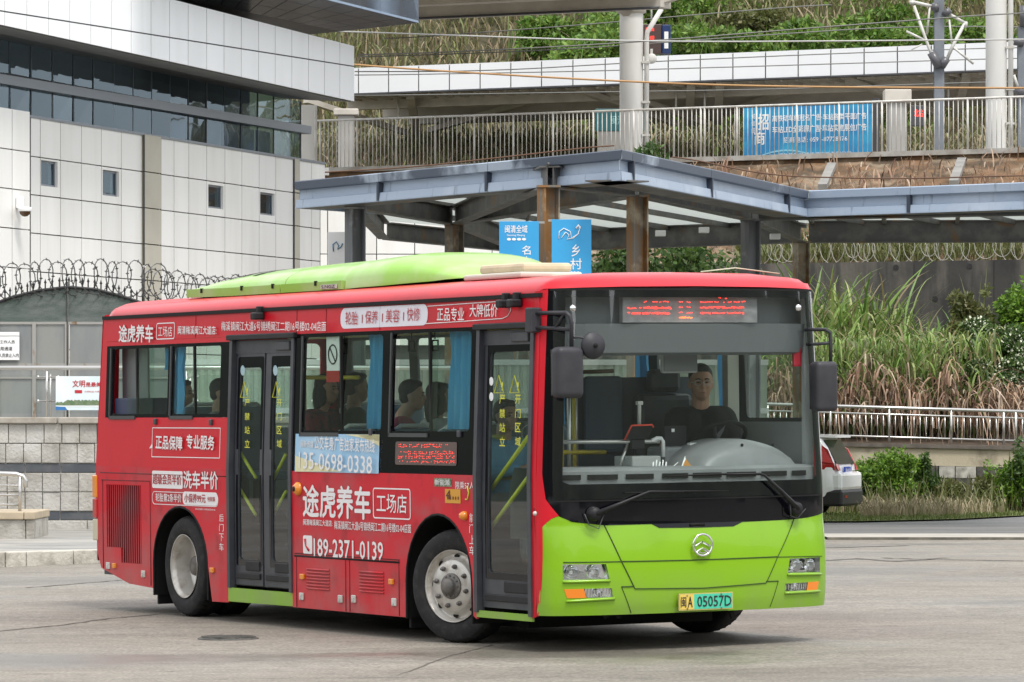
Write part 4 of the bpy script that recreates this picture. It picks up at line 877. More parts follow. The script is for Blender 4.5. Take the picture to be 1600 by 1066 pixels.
# display board
ds = empty('display_board', 'hanging platform display with red characters and a white number one on blue', 'display', tuple(P(1003, 84, 127)))
s_ = 127/FPX
MB().bbox(0, 31*s_, 0, .4, 0, 46*s_, .02).build('screen', mat('brown_screen', (.075, .045, .04), .4), ds); MB().bbox(31*s_+.01, 45*s_, -.05, .42, -.0, 45*s_, .02).build('number_panel', mat('navy_panel', (.01, .03, .12), .4), ds)
M_led = mat('led_red', (.3, .02, .02), .5, emit=(1, .05, .03), estr=1.6)
wall_text('1', 35*s_, 41*s_, 8*s_, 34*s_, M_white, ds, -.06, bold=.01); wall_text('闽清北站', 6*s_, 19*s_, 35*s_, 41*s_, M_led, ds, -.01); wall_text('G1603', 6*s_, 19*s_, 22*s_, 28*s_, M_led, ds, -.01)
t_ = MB(); t_.tube([(.3, .2, .9), (.3, .2, 1.8)], .03, 6); t_.build('hanger', M_galv, ds)
o = tag(link(D.objects.new('loudspeaker', None)), 'round grey loudspeaker under the display board beside the column', 'loudspeaker'); o.location = P(1018, 92, 126)
MB().lathe([(.02, .15), (.1, .1), (.16, -.05), (.15, -.1), (.001, -.08)], 16, 'y').build('horn', M_colwhite, o); MB().bbox(-.04, .04, 0, .1, .1, .3, .01).build('bracket', M_galv, o)
o = empty('teal_sign', 'dark teal timetable sign behind the railing beside the column', 'sign', tuple(P(930, 205, 134))); MB().bbox(0, 1.6, 0, .1, 0, .72, .02).build('board', mat('teal', (.02, .10, .11), .4), o); wall_text('闽清北', .5, 1.15, .2, .5, mat('teal_text', (.25, .45, .45), .5), o, -.01); MB().box(.1, 1.4, .02, .08, -1, 0).build('base', M_concrete, o)
o = empty('led_box', 'small dark display box with red characters right of the blue banner', 'display', tuple(P(1423, 197, 138))); MB().bbox(0, .5, 0, .3, 0, .68, .02).build('case', M_dark, o); wall_text('北站', .12, .4, .3, .56, M_led, o, -.01)
# catenary post with cantilevers
def cpost(label, px, Y, w_, top, arms):
    o = empty('catenary_post', label, 'post', (P(px, 0, Y).x, Y, zfoot), 0, 'catenary posts')
    wd = w_/FPX*Y; h = P(0, top, Y).z-zfoot; q = MB(); q.box(-wd/2, wd/2, -.13, -.11, 0, h); q.box(-wd/2, wd/2, .11, .13, 0, h); q.box(-wd*.08, wd*.08, -.11, .11, 0, h); q.build('shaft', M_post, o)
    L = lambda a, b: ((a-px)/FPX*Y, -.2, P(0, b, Y).z-zfoot)
    for nm, pts, r_ in arms: q = MB(); q.tube([L(*p) for p in pts], r_, 8); q.build(nm, M_ins if nm == 'insulator' else M_galv, o)
    return o
cpost('blue grey catenary post with insulator arms on both sides', 1467, 121, 15.5, -10,
      [('arm', [(1424, 4), (1455, 11)], .05), ('insulator', [(1455, 12), (1466, 13)], .12), ('arm', [(1427, 10), (1450, 75), (1457, 92)], .045), ('insulator', [(1454, 83), (1466, 106)], .13), ('arm', [(1452, 12), (1447, 55)], .035),
       ('arm', [(1415, 50), (1448, 66)], .035), ('arm', [(1423, 79), (1440, 70)], .02), ('insulator', [(1475, 17), (1482, 24)], .13), ('arm', [(1480, 22), (1508, 38)], .045), ('arm', [(1506, 38), (1488, 72), (1478, 95)], .05), ('insulator', [(1478, 92), (1470, 105)], .12),
       ('arm', [(1482, 32), (1486, 70)], .03), ('arm', [(1486, 73), (1520, 101)], .035), ('arm', [(1424, 2), (1424, 8)], .08), ('arm', [(1508, 35), (1507, 44)], .06)])
cpost('blue grey catenary post cut by the right edge of the picture', 1598, 119, 16, 42, [('insulator', [(1598, 42), (1598, 10)], .12), ('insulator', [(1583, 66), (1598, 68)], .11), ('insulator', [(1588, 138), (1597, 150)], .14), ('arm', [(1583, 118), (1590, 140)], .04)])
# overhead wires
WR = [('orange', [(0, 48), (200, 68), (554, 103), (999, 129.5), (1206, 136), (1610, 138)], 112, .028, M_wireo), ('pale', [(0, 37), (440, 46), (760, 57), (1000, 66), (1400, 64), (1610, 61)], 113, .022, M_wirew),
      ('', [(560, 87), (760, 79), (1000, 66), (1240, 46), (1610, 18)], 116, .02, M_wire), ('', [(560, 90), (900, 77), (1150, 58), (1420, 40), (1610, 43)], 126, .018, M_wire), ('', [(554, 112), (760, 112), (1000, 97), (1300, 84), (1610, 73)], 128, .018, M_wire),
      ('', [(554, 118), (900, 112), (1240, 102), (1610, 90)], 131, .018, M_wire), ('', [(554, 150), (800, 146), (1200, 140), (1610, 126)], 133, .018, M_wire), ('', [(600, 62), (900, 40), (1100, 22), (1300, 6)], 127, .018, M_wire),
      ('rusty', [(460, 272), (640, 262), (820, 242), (960, 226)], 112, .02, mat('rusty_wire', (.12, .06, .035), .7)), ('rusty', [(1050, 242), (1200, 275), (1400, 280), (1610, 274)], 103, .018, MATS['rusty_wire'])]
names = ['orange cable running low across the platform from left to right', 'pale overhead wire crossing in front of the white fascia', 'thin overhead wire rising to the right above the white canopy edge', 'thin overhead wire passing the catenary arm from the left',
         'thin overhead wire crossing the middle of the white canopy edge', 'lower thin wire across the white canopy edge', 'thin wire hanging just beneath the white canopy edge', 'thin wire climbing across the hillside reeds to the top', 'rusty wire along the shelter roof left of its corner', 'rusty wire sagging over the orange embankment']
for (k, pts, Y, r_, m), lb in zip(WR, names):
    X = np.linspace(pts[0][0], pts[-1][0], 40); Yv = np.interp(X, [p[0] for p in pts], [p[1] for p in pts]); Yv = np.convolve(np.pad(Yv, 4, mode='edge'), np.ones(9)/9, 'valid')
    tag(MB().tube([P(a, b, Y) for a, b in zip(X, Yv)], r_, 5).build('overhead_wire', m, fixn=False), lb, 'wire', 'overhead wires')
# hillside
def hill_z(x, y): return zfoot-.3+max(0, y-158)*.62+.5*math.sin(x*.5)+.4*math.sin(y*.4+x*.2)
sheet('hillside', lin(-45, 60, 3), lin(150, 215, 3), mat('hill_earth', (.08, .07, .04), .95, col2=(.05, .06, .025), scale=.6), zf=hill_z)
def hill_pts(n, xf, y0=157, y1=200):
    o = []
    for _ in range(n):
        y = rng.uniform(y0, y1); px = rng.uniform(*xf); x = (px-800)/FPX*y; o.append((x, y, hill_z(x, y)-.1))
    return np.array(o)
tag(inst('hill_reeds', blades('hill_reeds', 26000, M_reed_b, h=(.9, 2.4), w=.07, bend=.6, droop=.5, seg=4, base=hill_pts(26000, (440, 1680)))), 'brown and olive reeds covering the hillside behind the station', 'reeds', kind='stuff')
tag(inst('hill_undergrowth', leaf_cloud('hill_undergrowth', [(*p, 1.5, 1.5, 1.0) for p in hill_pts(150, (440, 1680))], 30000, .28, M_leaf_olive)), 'low olive undergrowth between the hillside reeds', 'undergrowth', kind='stuff')
M_leaf_hill = mat('leaf_hill_green', island=[(.05, .11, .015), (.12, .24, .035), (.22, .35, .06), (.13, .17, .04), (.08, .19, .02)], **LEAF)
tag(inst('hill_greenery', leaf_cloud('hill_greenery', [(*p, 1.7, 1.4, 1.1) for p in hill_pts(130, (900, 1530), 160, 186)], 44000, .25, M_leaf_hill)), 'bright green scrub covering the middle and right of the hillside', 'undergrowth', kind='stuff')
def shrub(name, label, cat, loc, r, n, size, m, k=9, trunk=None, group=None, f=.45, flat=.25, stems=4):
    o = empty(name, label, cat, loc, 0, group)
    inst('crown', leaf_cloud('crown', lobes_in(0, 0, r[2]*(1.0 if trunk is None else 1)+(trunk or 0), *r, k, f), n, size, m, flat), o)
    q = MB(); H = (trunk or 0)+r[2]
    for i in range(stems):
        a = 2*PI*i/stems+random.random(); q = MB(); e_ = (r[0]*.55*math.cos(a), r[1]*.55*math.sin(a), H*random.uniform(.9, 1.25))
        q.tube([(0.02*i, 0, -.1), (e_[0]*.25, e_[1]*.25, H*.4), (e_[0]*.7, e_[1]*.7, e_[2]*.75), e_], [.035+.02*r[2], .028, .018, .006], 6); q.build('stem', M_bark, o)
    sp_ = blades('sprig', 16, m, spread=(r[0]*.55, r[1]*.5), h=(r[2]*1.2, r[2]*2.55), w=.022+size*.12, bend=.3, droop=.25, seg=3)
    tag(inst('sprig', sp_, o, (0, 0, trunk or 0)), kind='stuff')
    return o
M_leaf_hill = mat('leaf_hill_green', island=[(.06, .13, .02), (.12, .24, .035), (.20, .33, .06), (.13, .17, .04)], **LEAF)
hb = [(995, 40, 5.2, 1.3, 'bright green shrub on the hillside above the first platform column'), (930, 100, 3.5, .9, 'small bright shrub on the slope left of the first platform column'), (1090, 20, 5.5, 1.3, 'bright green shrub above the display board'), (1065, 80, 3.2, .9, 'low bright bush right of the display board'), (1205, 35, 5.0, 1.2, 'bright green shrub in the middle of the hillside'),
      (1310, 40, 6.2, 1.3, 'largest bright green shrub left of the catenary arms'), (1390, 60, 3.6, 1.0, 'bright bush just left of the catenary post'), (1500, 62, 4.2, 1.0, 'bright bush between catenary post and white column'), (1250, 75, 3, .8, 'low bush peeping over the white canopy edge'), (1150, 55, 3.2, .9, 'olive bush left of the middle hillside shrub'), (880, 20, 3.6, 1.0, 'bright shrub at the top of the hillside left of the first column')]
hb += [(1000, 8, 5, 1.4, 'topmost shrub right above the first platform column'), (1130, -6, 5.5, 1.4, 'topmost shrub right of the display board'), (1260, 8, 5.5, 1.4, 'topmost shrub above the middle of the banner'), (1350, 12, 5, 1.4, 'topmost shrub left of the catenary arms'), (1440, 80, 3.6, .8, 'low bush just left of the catenary post foot'), (930, 60, 3.4, 1.1, 'pale shrub left of the first platform column'), (845, 60, 3.0, .8, 'lone small shrub among the left hill reeds'), (1500, 30, 3.6, 1.2, 'high shrub between catenary post and white column'), (1440, 30, 4.6, 1.3, 'bright shrub high behind the catenary arms'), (1120, 48, 4.2, 1.2, 'bright shrub just right of the display board'), (960, 75, 3.6, 1.0, 'bright shrub beside the first platform column, low on the slope'), (1340, 85, 4.4, .9, 'low wide bush above the white canopy, left of the catenary post'), (1180, 88, 4.4, .9, 'low wide bush above the middle of the white canopy'), (1030, 55, 4, 1.1, 'shrub partly behind the display board')]
for i, (px, py, wd, hh, lb) in enumerate(hb):
    Y = 170+(60-py)*.28; p = P(px, py, Y); shrub('hillside_shrub', lb, 'shrub', (p.x, Y, p.z-hh), (wd*.58, 1.4, hh*1.15), 4600, .25, M_leaf_hill if 'olive' not in lb else M_leaf_olive, 10, group='shrubs on the hillside')
for px, py, r_, lb in ((1190, -30, 3.4, 'dark tree crown at the top of the hillside, left of the pair'), (1380, -18, 3.6, 'dark tree crown at the top behind the catenary arms'), (1520, 8, 2.4, 'dark tree crown between the post and the white column'), (1290, -28, 3, 'dark tree crown in the middle of the hilltop')):
    p = P(px, py, 192); o = shrub('dark_tree', lb, 'tree', (p.x, 192, p.z-2.5), (r_, 2, 2.0), 6000, .34, M_leaf_dark, 10, trunk=.6, group='dark trees on the hilltop')
# brown slope right behind the platform railing
tag(inst('platform_reeds', blades('platform_reeds', 9000, M_reed_b, h=(.6, 1.6), w=.055, bend=.8, droop=.9, seg=4, base=np.array([((px-800)/FPX*y, y, zfoot+.05+max(0, y-150)*.28) for px, y in zip(rng.uniform(480, 1660, 9000), rng.uniform(150, 162, 9000))]))), 'dead brown reeds on the bank behind the platform railing', 'reeds', kind='stuff')
tag(inst('platform_straw', blades('platform_straw', 1800, M_reed_d, h=(.6, 1.7), w=.05, bend=.8, droop=1.0, seg=4, base=np.array([((px-800)/FPX*y, y, zfoot+.05+max(0, y-150)*.28) for px, y in zip(rng.uniform(480, 1660, 1800), rng.uniform(149, 158, 1800))]))), 'tan dead stalks among the reeds behind the platform railing', 'reeds', kind='stuff')
tag(inst('platform_scrub', leaf_cloud('platform_scrub', [((px-800)/FPX*148, 148, zfoot+.4, 2, 1, .5) for px in range(560, 1640, 60)], 9000, .16, M_leaf_olive)), 'olive scrub on the bank behind the platform railing', 'undergrowth', kind='stuff')
q = MB(); q.hexa([P(440, 262, 163), P(1700, 262, 163), P(1700, 100, 172), P(440, 100, 172)], (0, .5, 0)); tag(q.build('bank', MATS['hill_earth']), kind='structure')
# little shrub growing on the shelter roof, foliage behind the shelter
p = P(1018, 243, 62); shrub('roof_sapling', 'small round leaved sapling growing behind the shelter corner', 'shrub', (p.x, 62, p.z-.1), (.26, .2, .14), 420, .07, M_leaf_mid, 9, stems=3)
for px, wd, lb in ((975, .9, 'broad leaved tree between the banner and the rusty column'), (1085, 1.1, 'broad leaved tree right of the rusty column behind the bus roof')):
    p = P(px, 432, 84); shrub('broadleaf_tree', lb, 'tree', (p.x, 84, p.z-3.2), (wd, .8, .75), 1900, .14, M_leaf_mid, 12, trunk=2.6, group='broad leaved trees behind the shelter', flat=.6)

# ------------------------------------------------------------------ right side: ramp wall, railing, reeds, shrubs, bushes
RY = 88.0; RW = Wall.at(1200, RY, 0)
rwall = empty('ramp_wall', 'cream rendered ramp wall with old tiled band beneath the steel railing', 'wall', (RW.x0, RY, 0))
M_cream = mat('cream_render', (.46, .40, .29), .85, col2=(.26, .22, .16), scale=1.6, stretch=(1, 1, .35), lo=.48, hi=.66, col3=(.53, .48, .37), scale3=2.5, bump=.3, bscale=20)
M_tilew = mat('old_white_tile', (.50, .48, .43), .5, col2=(.2, .19, .16), scale=4); M_tileb = mat('old_dark_tile', (.05, .047, .042), .7, col2=(.11, .10, .085), scale=4)
xa, xb = RW.t(1150), RW.t(1680); zt0_, zt1_ = RW.z(1310, 693), RW.z(1600, 699); zl = lambda x: np.interp(x, [RW.t(1310), RW.t(1600)], [zt0_, zt1_])
zl = lambda x, a=zt0_, b=zt1_: a+(b-a)*(x-RW.t(1310))/(RW.t(1600)-RW.t(1310))
q = MB(); q.hexa([(xa, 0, zl(xa)-.43), (xb, 0, zl(xb)-.43), (xb, 0, zl(xb)-.06), (xa, 0, zl(xa)-.06)], (0, .3, 0)); q.build('render_coat', M_cream, rwall)
q = MB(); q.hexa([(xa, -.06, zl(xa)-.06), (xb, -.06, zl(xb)-.06), (xb, -.06, zl(xb)+.02), (xa, -.06, zl(xa)+.02)], (0, .4, 0)); q.build('coping', mat('dark_coping', (.15, .13, .11), .9, col2=(.08, .07, .06), scale=3), rwall)
MB().box(xa, xb, .05, .3, -1.2, zl(xb)-.40).build('wall_core', M_tileb, rwall)
x = xa; z_r = [(-.44, -.68), (-.69, -.93), (-.94, -1.18), (-1.19, -1.5)]
for r_, (a_, b_) in enumerate(z_r):
    x = RW.t(1330)+(.2 if r_ % 2 else 0)
    while x < RW.t(1660):
        wd = random.choice([.35, .45, .6]); white = random.random() < .22 or (r_ == 0 and RW.t(1462) < x < RW.t(1500))
        q = MB(); q.box(x+.01, x+wd-.01, -.004-random.random()*.012, .05, zl(x)+b_, zl(x)+a_); q.build('wall_tile', M_tilew if white else M_tileb, rwall); x += wd
rr_ = empty('ramp_railing', 'stainless steel railing of thin uprights on top of the ramp wall', 'railing', (RW.x0, RY+.1, 0))
zt2 = lambda x: RW.z(1304, 634.7)+(RW.z(1600, 643.4)-RW.z(1304, 634.7))*(x-RW.t(1304))/(RW.t(1600)-RW.t(1304))
for off, r_, nm in ((0, .035, 'top_rail'), (-.14, .018, 'middle_rail'), (-.62, .02, 'bottom_rail')): MB().tube([(xa-.8, 0, zt2(xa-.8)+off), (xb, 0, zt2(xb)+off)], r_, 8).build(nm, M_steel, rr_)
pm = MB().tube([(0, 0, -.72), (0, 0, 0)], .028, 8).mesh('post', M_steel); bm_ = MB().tube([(0, 0, -.62), (0, 0, -.14)], .011, 5).mesh('baluster', M_steel)
xs_ = [RW.t(p) for p in (1104, 1200, 1298, 1390, 1487, 1588, 1690)]
for a_, b_ in zip(xs_, xs_[1:]):
    inst('post', pm, rr_, (a_, 0, zt2(a_)))
    for k in range(1, 10): xx = a_+(b_-a_)*k/10; inst('baluster', bm_, rr_, (xx, 0, zt2(xx)))
inst('post', pm, rr_, (RW.t(1569), 0, zt2(RW.t(1569))))
# raised bed behind the ramp wall
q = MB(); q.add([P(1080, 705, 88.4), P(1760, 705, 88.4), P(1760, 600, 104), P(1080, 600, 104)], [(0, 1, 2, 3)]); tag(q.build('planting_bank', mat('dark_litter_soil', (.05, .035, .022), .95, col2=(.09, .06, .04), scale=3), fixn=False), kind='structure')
# reed clumps
def reed_mesh(i, green):
    if green: return blades('reed_blades', 230, M_reed_g, spread=(.30, .22), h=(1.3, 3.5), w=.055, bend=.50, droop=.62, seg=9)
    return blades('dry_blades', 70, M_reed_d, spread=(.35, .3), h=(.5, 1.5), w=.04, bend=.8, droop=1.5, seg=7)
RG = [reed_mesh(i, True) for i in range(4)]; RD = [reed_mesh(i, False) for i in range(4)]
clumps = [(1262, 640, 97, 1.25), (1292, 628, 99, 1.32), (1340, 640, 98, 1.28), (1372, 615, 100, 1.18), (1310, 650, 95, .95), (1400, 640, 99, 1.02), (1430, 645, 97, .95), (1465, 640, 96, .85), (1500, 630, 98, .85), (1232, 640, 98, 1.1), (1350, 655, 93, .8), (1395, 660, 92, .7), (1450, 655, 92, .62), (1205, 640, 99, 1.0)]
rl = ['clump of tall reeds closest to the bus mirror', 'tallest reed clump, its tips high on the dark wall', 'tall reed clump left of the drain hole in the wall', 'reed clump with blades leaning right across the dark wall', 'lower front reed clump beside the bus mirror', 'reed clump in the middle of the reed bed', 'reed clump left of the narrow leaved shrub', 'loose reed clump in front of the narrow leaved shrub', 'loose reed clump behind the white blossom', 'reed clump partly behind the bus windscreen pillar', 'short front reed clump over the dry leaves', 'short reed clump at the middle of the railing', 'shortest reed clump beside the blossom', 'reed clump seen through the windscreen']
for i, ((px, py, Y, s), lb) in enumerate(zip(clumps, rl)):
    o = empty('reed_clump', lb, 'reeds', tuple(P(px, py-2, Y)), random.uniform(0, 6), 'reed clumps behind the ramp railing')
    inst('green_blades', RG[i % 4], o, scale=s)
    inst('dry_blades', RD[i % 4], o, (0, -.2, .1), 1.0, scale=s)
dk = []  # undergrowth coloured dark to put shade in the gaps among the reeds
for _ in range(70): Y = rng.uniform(92, 97.5); px = rng.uniform(1180, 1640); dk.append((*P(px, rng.uniform(575, 680), Y), .55, .3, .35))
tag(inst('shade_undergrowth', leaf_cloud('shade_undergrowth', dk, 9000, .16, mat('shaded_litter', island=[(.02, .03, .012), (.05, .04, .022), (.03, .05, .015), (.09, .06, .035)], rough=.8, transl=.1))), 'tangled undergrowth coloured dark as shade in the gaps between the reed clumps', 'undergrowth', kind='stuff')
bs = []
for _ in range(5200):
    px = rng.uniform(1190, 1620); Y = rng.uniform(90, 97); p = P(px, rng.uniform(618+16*math.sin(px*.045)+12*math.sin(px*.11), 692) if px < 1500 else rng.uniform(640, 690), Y); bs.append(tuple(p))
tag(inst('hanging_dry_leaves', blades('hanging_dry_leaves', 5200, M_reed_d, h=(.25, 1.35), w=.038, bend=.9, droop=1.8, seg=7, base=np.array(bs)+np.array([0, 0, .3]))), 'thatch of dead pinkish brown reed leaves hanging behind the ramp railing', 'dead leaves', kind='stuff')
bs = np.array([tuple(P(rng.uniform(1200, 1560), rng.uniform(545, 688), rng.uniform(90.5, 97))) for _ in range(4800)])
tag(inst('mixed_reed_leaves', blades('mixed_reed_leaves', 4800, M_reed_g, h=(.5, 1.1), w=.045, bend=.95, droop=1.1, seg=6, base=bs)), 'loose green reed leaves filling the reed bed', 'reeds', kind='stuff')
# shrubs
p = P(1525, 590, 97); o = shrub('narrow_leaf_shrub', 'feathery narrow leaved shrub standing against the dark wall', 'shrub', (p.x, 97, p.z), (.62, .5, 1.15), 5200, .12, M_leaf_olive, 22, f=.28, flat=-.5)
p = P(1588, 500, 97); shrub('glossy_shrub', 'glossy green shrub at the right edge with a few white flowers', 'shrub', (p.x, 97, p.z-.5), (.68, .5, .75), 4200, .12, M_leaf_bright, 14, f=.35)
def blossom(label, px, py, Y, r, n):
    p = P(px, py, Y); lb_ = lobes_in(0, 0, 0, *r, 16, .36); o = empty('blossom_shrub', label, 'shrub', (p.x, Y, p.z-r[2]), 0, 'white flowering shrubs behind the railing')
    lb2 = [(a, b, c+r[2], d, e, f) for a, b, c, d, e, f in lb_]
    inst('crown', leaf_cloud('crown', lb2, n, .10, M_leaf_mid), o)
    lb3 = [(a, b-.05, c+.03, d*1.08, e*1.08, f*1.08) for a, b, c, d, e, f in lb2]
    tag(inst('blossom', leaf_cloud('blossom', lb3, n//5, .05, M_petal, asp=.9), o), kind='stuff')
    q = MB(); q.tube([(0, 0, -.3), (.1, 0, r[2]), (.2, 0, r[2]*1.6)], [.04, .03, .01], 6); q.build('stem', M_bark, o)
blossom('upper bush of small white blossom at the right edge', 1556, 535, 93, (1.05, .6, .62), 6200)
blossom('lower bush of small white blossom just above the railing', 1545, 600, 91.5, (.98, .5, .50), 5600)
blossom('sparse white blossom bush cut by the right edge', 1610, 590, 92.5, (.6, .5, .8), 3000)
wb = verge_pts(3000, 3.0); wb = wb[(wb[:, 1] > 83.5)]
tag(inst('tall_weeds', blades('tall_weeds', len(wb), M_leaf_olive, h=(.35, 1.0), w=.03, bend=.5, droop=.4, seg=4, base=wb)), 'straggling tall green weeds growing against the ramp wall', 'weeds', kind='stuff')
# bushes in front of the ramp wall
for px, py, r_, lb, m in ((1368, 742, (.5, .4, .42), 'bright green bush beside the white car', M_leaf_bright), (1412, 752, (.62, .4, .46), 'largest bright green bush in front of the tiled wall', M_leaf_bright), (1445, 748, (.3, .3, .42), 'thin upright bush left of the white tiles', M_leaf_mid), (1575, 752, (.55, .4, .52), 'bright green bush at the right edge below the railing', M_leaf_bright), (1600, 738, (.5, .4, .6), 'taller leafy bush cut by the right edge', M_leaf_mid), (1480, 768, (.4, .3, .25), 'low dull bush among the dry grass', M_leaf_olive), (1395, 726, (.45, .3, .32), 'pale leafy bush reaching up to the cream render beside the car', M_leaf_bright), (1535, 765, (.4, .3, .32), 'olive bush left of the bush at the right edge', M_leaf_olive), (1345, 760, (.3, .3, .3), 'small bush hidden behind the car bumper', M_leaf_mid)):
    Y = 85.5; p = P(px, py, Y); shrub('leafy_bush', lb, 'bush', (p.x, Y, p.z-r_[2]), r_, 2500, .085, m, 20, group='bushes in front of the ramp wall', f=.38)
# ------------------------------------------------------------------ the bus. Local axes: x across the front (0 = door side), y towards the rear, z up
yaw, roll = math.radians(28.91), math.radians(.68)
Rb = Matrix(((math.cos(yaw), -math.sin(yaw), 0), (math.sin(yaw), math.cos(yaw), 0), (0, 0, 1))) @ Matrix(((math.cos(roll), 0, -math.sin(roll)), (0, 1, 0), (math.sin(roll), 0, math.cos(roll))))
BO = Vector((.2097, 29.895, .003)); BMAT = Matrix.Translation(BO) @ Rb.to_4x4()
BUS = D.objects.new('city_bus', None); link(BUS); BUS.matrix_world = BMAT
tag(BUS, 'red and lime green city bus turning in the yard, front wheels steered', 'bus')
BW_, LEN = 2.44, 8.1
RbT = Rb.transposed(); CB = RbT @ (Vector((0, 0, CAMZ))-BO)
def raydir(px, py): return RbT @ Vector(((px-800)/FPX, 1, -(py-HY)/FPX))
uT = lambda z: 0 if z < 1.26 else .055*(z-1.26)/1.31
def sv(px, py, off=0):       # point of the near side seen there -> (y, z)
    d = raydir(px, py); x = 0
    for _ in range(4):
        t = (x+off-CB.x)/d.x; q = CB+d*t; x = uT(q.z)
    return q.y, q.z
def vF(u, z):
    k = 1-.055/1.22*min(1, max(0, (z-1.25)/1.35)); s = min(1, abs((u-1.22)/(1.22*k)))
    return .07-.31*(1-s**2.6)**.45+.05*min(1, max(0, (z-1.12)/1.5))-.035*max(0, 1-((z-.55)/.36)**2)+.10*max(0, .34-z)
def fu(px, py, off=0):       # point of the front seen there -> (x, z)
    d = raydir(px, py); y = 0
    for _ in range(6):
        t = (y+off-CB.y)/d.y; q = CB+d*t; y = vF(q.x, q.z)
    return q.x, q.z
M_redp = mat('bus_red_paint', (.58, .005, .018), .35, bump=.10, bscale=1.7, coat=.15, spec=.35, col2=(.40, .004, .012), scale=.9, lo=.55, hi=.8)
M_redd = mat('bus_red_paint_dusty', (.58, .008, .022), .45, grime=((.36, .20, .18), .2, .9, .45), bump=.12, bscale=2.1, coat=.05, spec=.3, col2=(.42, .060, .070), scale=1.7, stretch=(1, 1, 2.4), lo=.45, hi=.72, col3=(.36, .012, .02), scale3=4, lo3=.55, hi3=.75)
M_grnp = mat('bus_green_paint', (.205, .42, .006), .28, grime=((.25, .27, .15), .22, .62, .45), bump=.10, bscale=2.4, coat=.3, spec=.4, col2=(.175, .36, .006), scale=1.2, lo=.5, hi=.75)
M_grnr = mat('roof_green_paint', (.24, .50, .03), .35, coat=.3, col2=(.38, .52, .22), scale=1.4, lo=.42, hi=.7)
M_blk = mat('gloss_black', (.003, .003, .005), .06, spec=.35)
M_blkm = mat('matt_black_plastic', (.012, .012, .014), .5, spec=.3, col2=(.018, .018, .02), scale=6)
M_rub = mat('black_rubber', (.006, .006, .006), .7, spec=.3)
M_dgrey = mat('door_grey_frame', (.036, .038, .047), .42, col2=(.055, .058, .065), scale=4)
M_seam = mat('panel_seam', (.12, .005, .008), .7); M_seamg = mat('green_seam', (.03, .07, .004), .7)
M_bwin = glass('bus_window_glass', (.62, .75, .68), 1.1, .01, .0)
M_bwin2 = glass('bus_sliding_glass', (.76, .86, .80), 1.0, .01, 0)
M_wscr = glass('windscreen_glass', (.90, .95, .93), 1.25, .005)
M_bdoor = glass('door_glass', (.62, .74, .72), 1.2, .01, 0)
M_int = mat('interior_grey', (.30, .32, .32), .6); M_ceil = mat('interior_ceiling', (.50, .51, .50), .6); M_floor = mat('interior_floor', (.07, .075, .08), .7)
M_pole = mat('yellow_handrail', (.62, .48, .03), .4); M_bar = mat('yellow_door_bar', (.75, .72, .05), .45); M_seat = mat('blue_grey_seat', (.10, .15, .20), .5); M_seatw = mat('pale_seat_edge', (.55, .56, .55), .5)
M_curt = mat('blue_curtain', (.13, .48, .88), .85, col2=(.19, .56, .92), scale=6, stretch=(1, 1, .2), transl=.35)
M_chrome = mat('chrome', (.75, .75, .76), .12, metal=1); M_alur = mat('worn_alu_rim', (.55, .53, .49), .38, metal=.45, col2=(.36, .32, .27), scale=9, lo=.5, hi=.7)
M_amber = mat('amber_lens', (.75, .25, .015), .2, coat=.6); M_redl = mat('red_lens', (.45, .01, .01), .2, coat=.6); M_cream2 = mat('cream_plastic', (.55, .50, .38), .5)
M_ledr = mat('led_on_red', (.4, .02, .02), .5, emit=(1, .035, .02), estr=1.9); M_ledo = mat('led_on_orange', (.5, .1, .02), .5, emit=(1, .16, .02), estr=1.9)
M_txt = mat('white_vinyl', (.80, .78, .78), .4); M_txtr = mat('red_vinyl_text', (.45, .015, .025), .4); M_yel = mat('yellow_vinyl', (.62, .62, .05), .5)
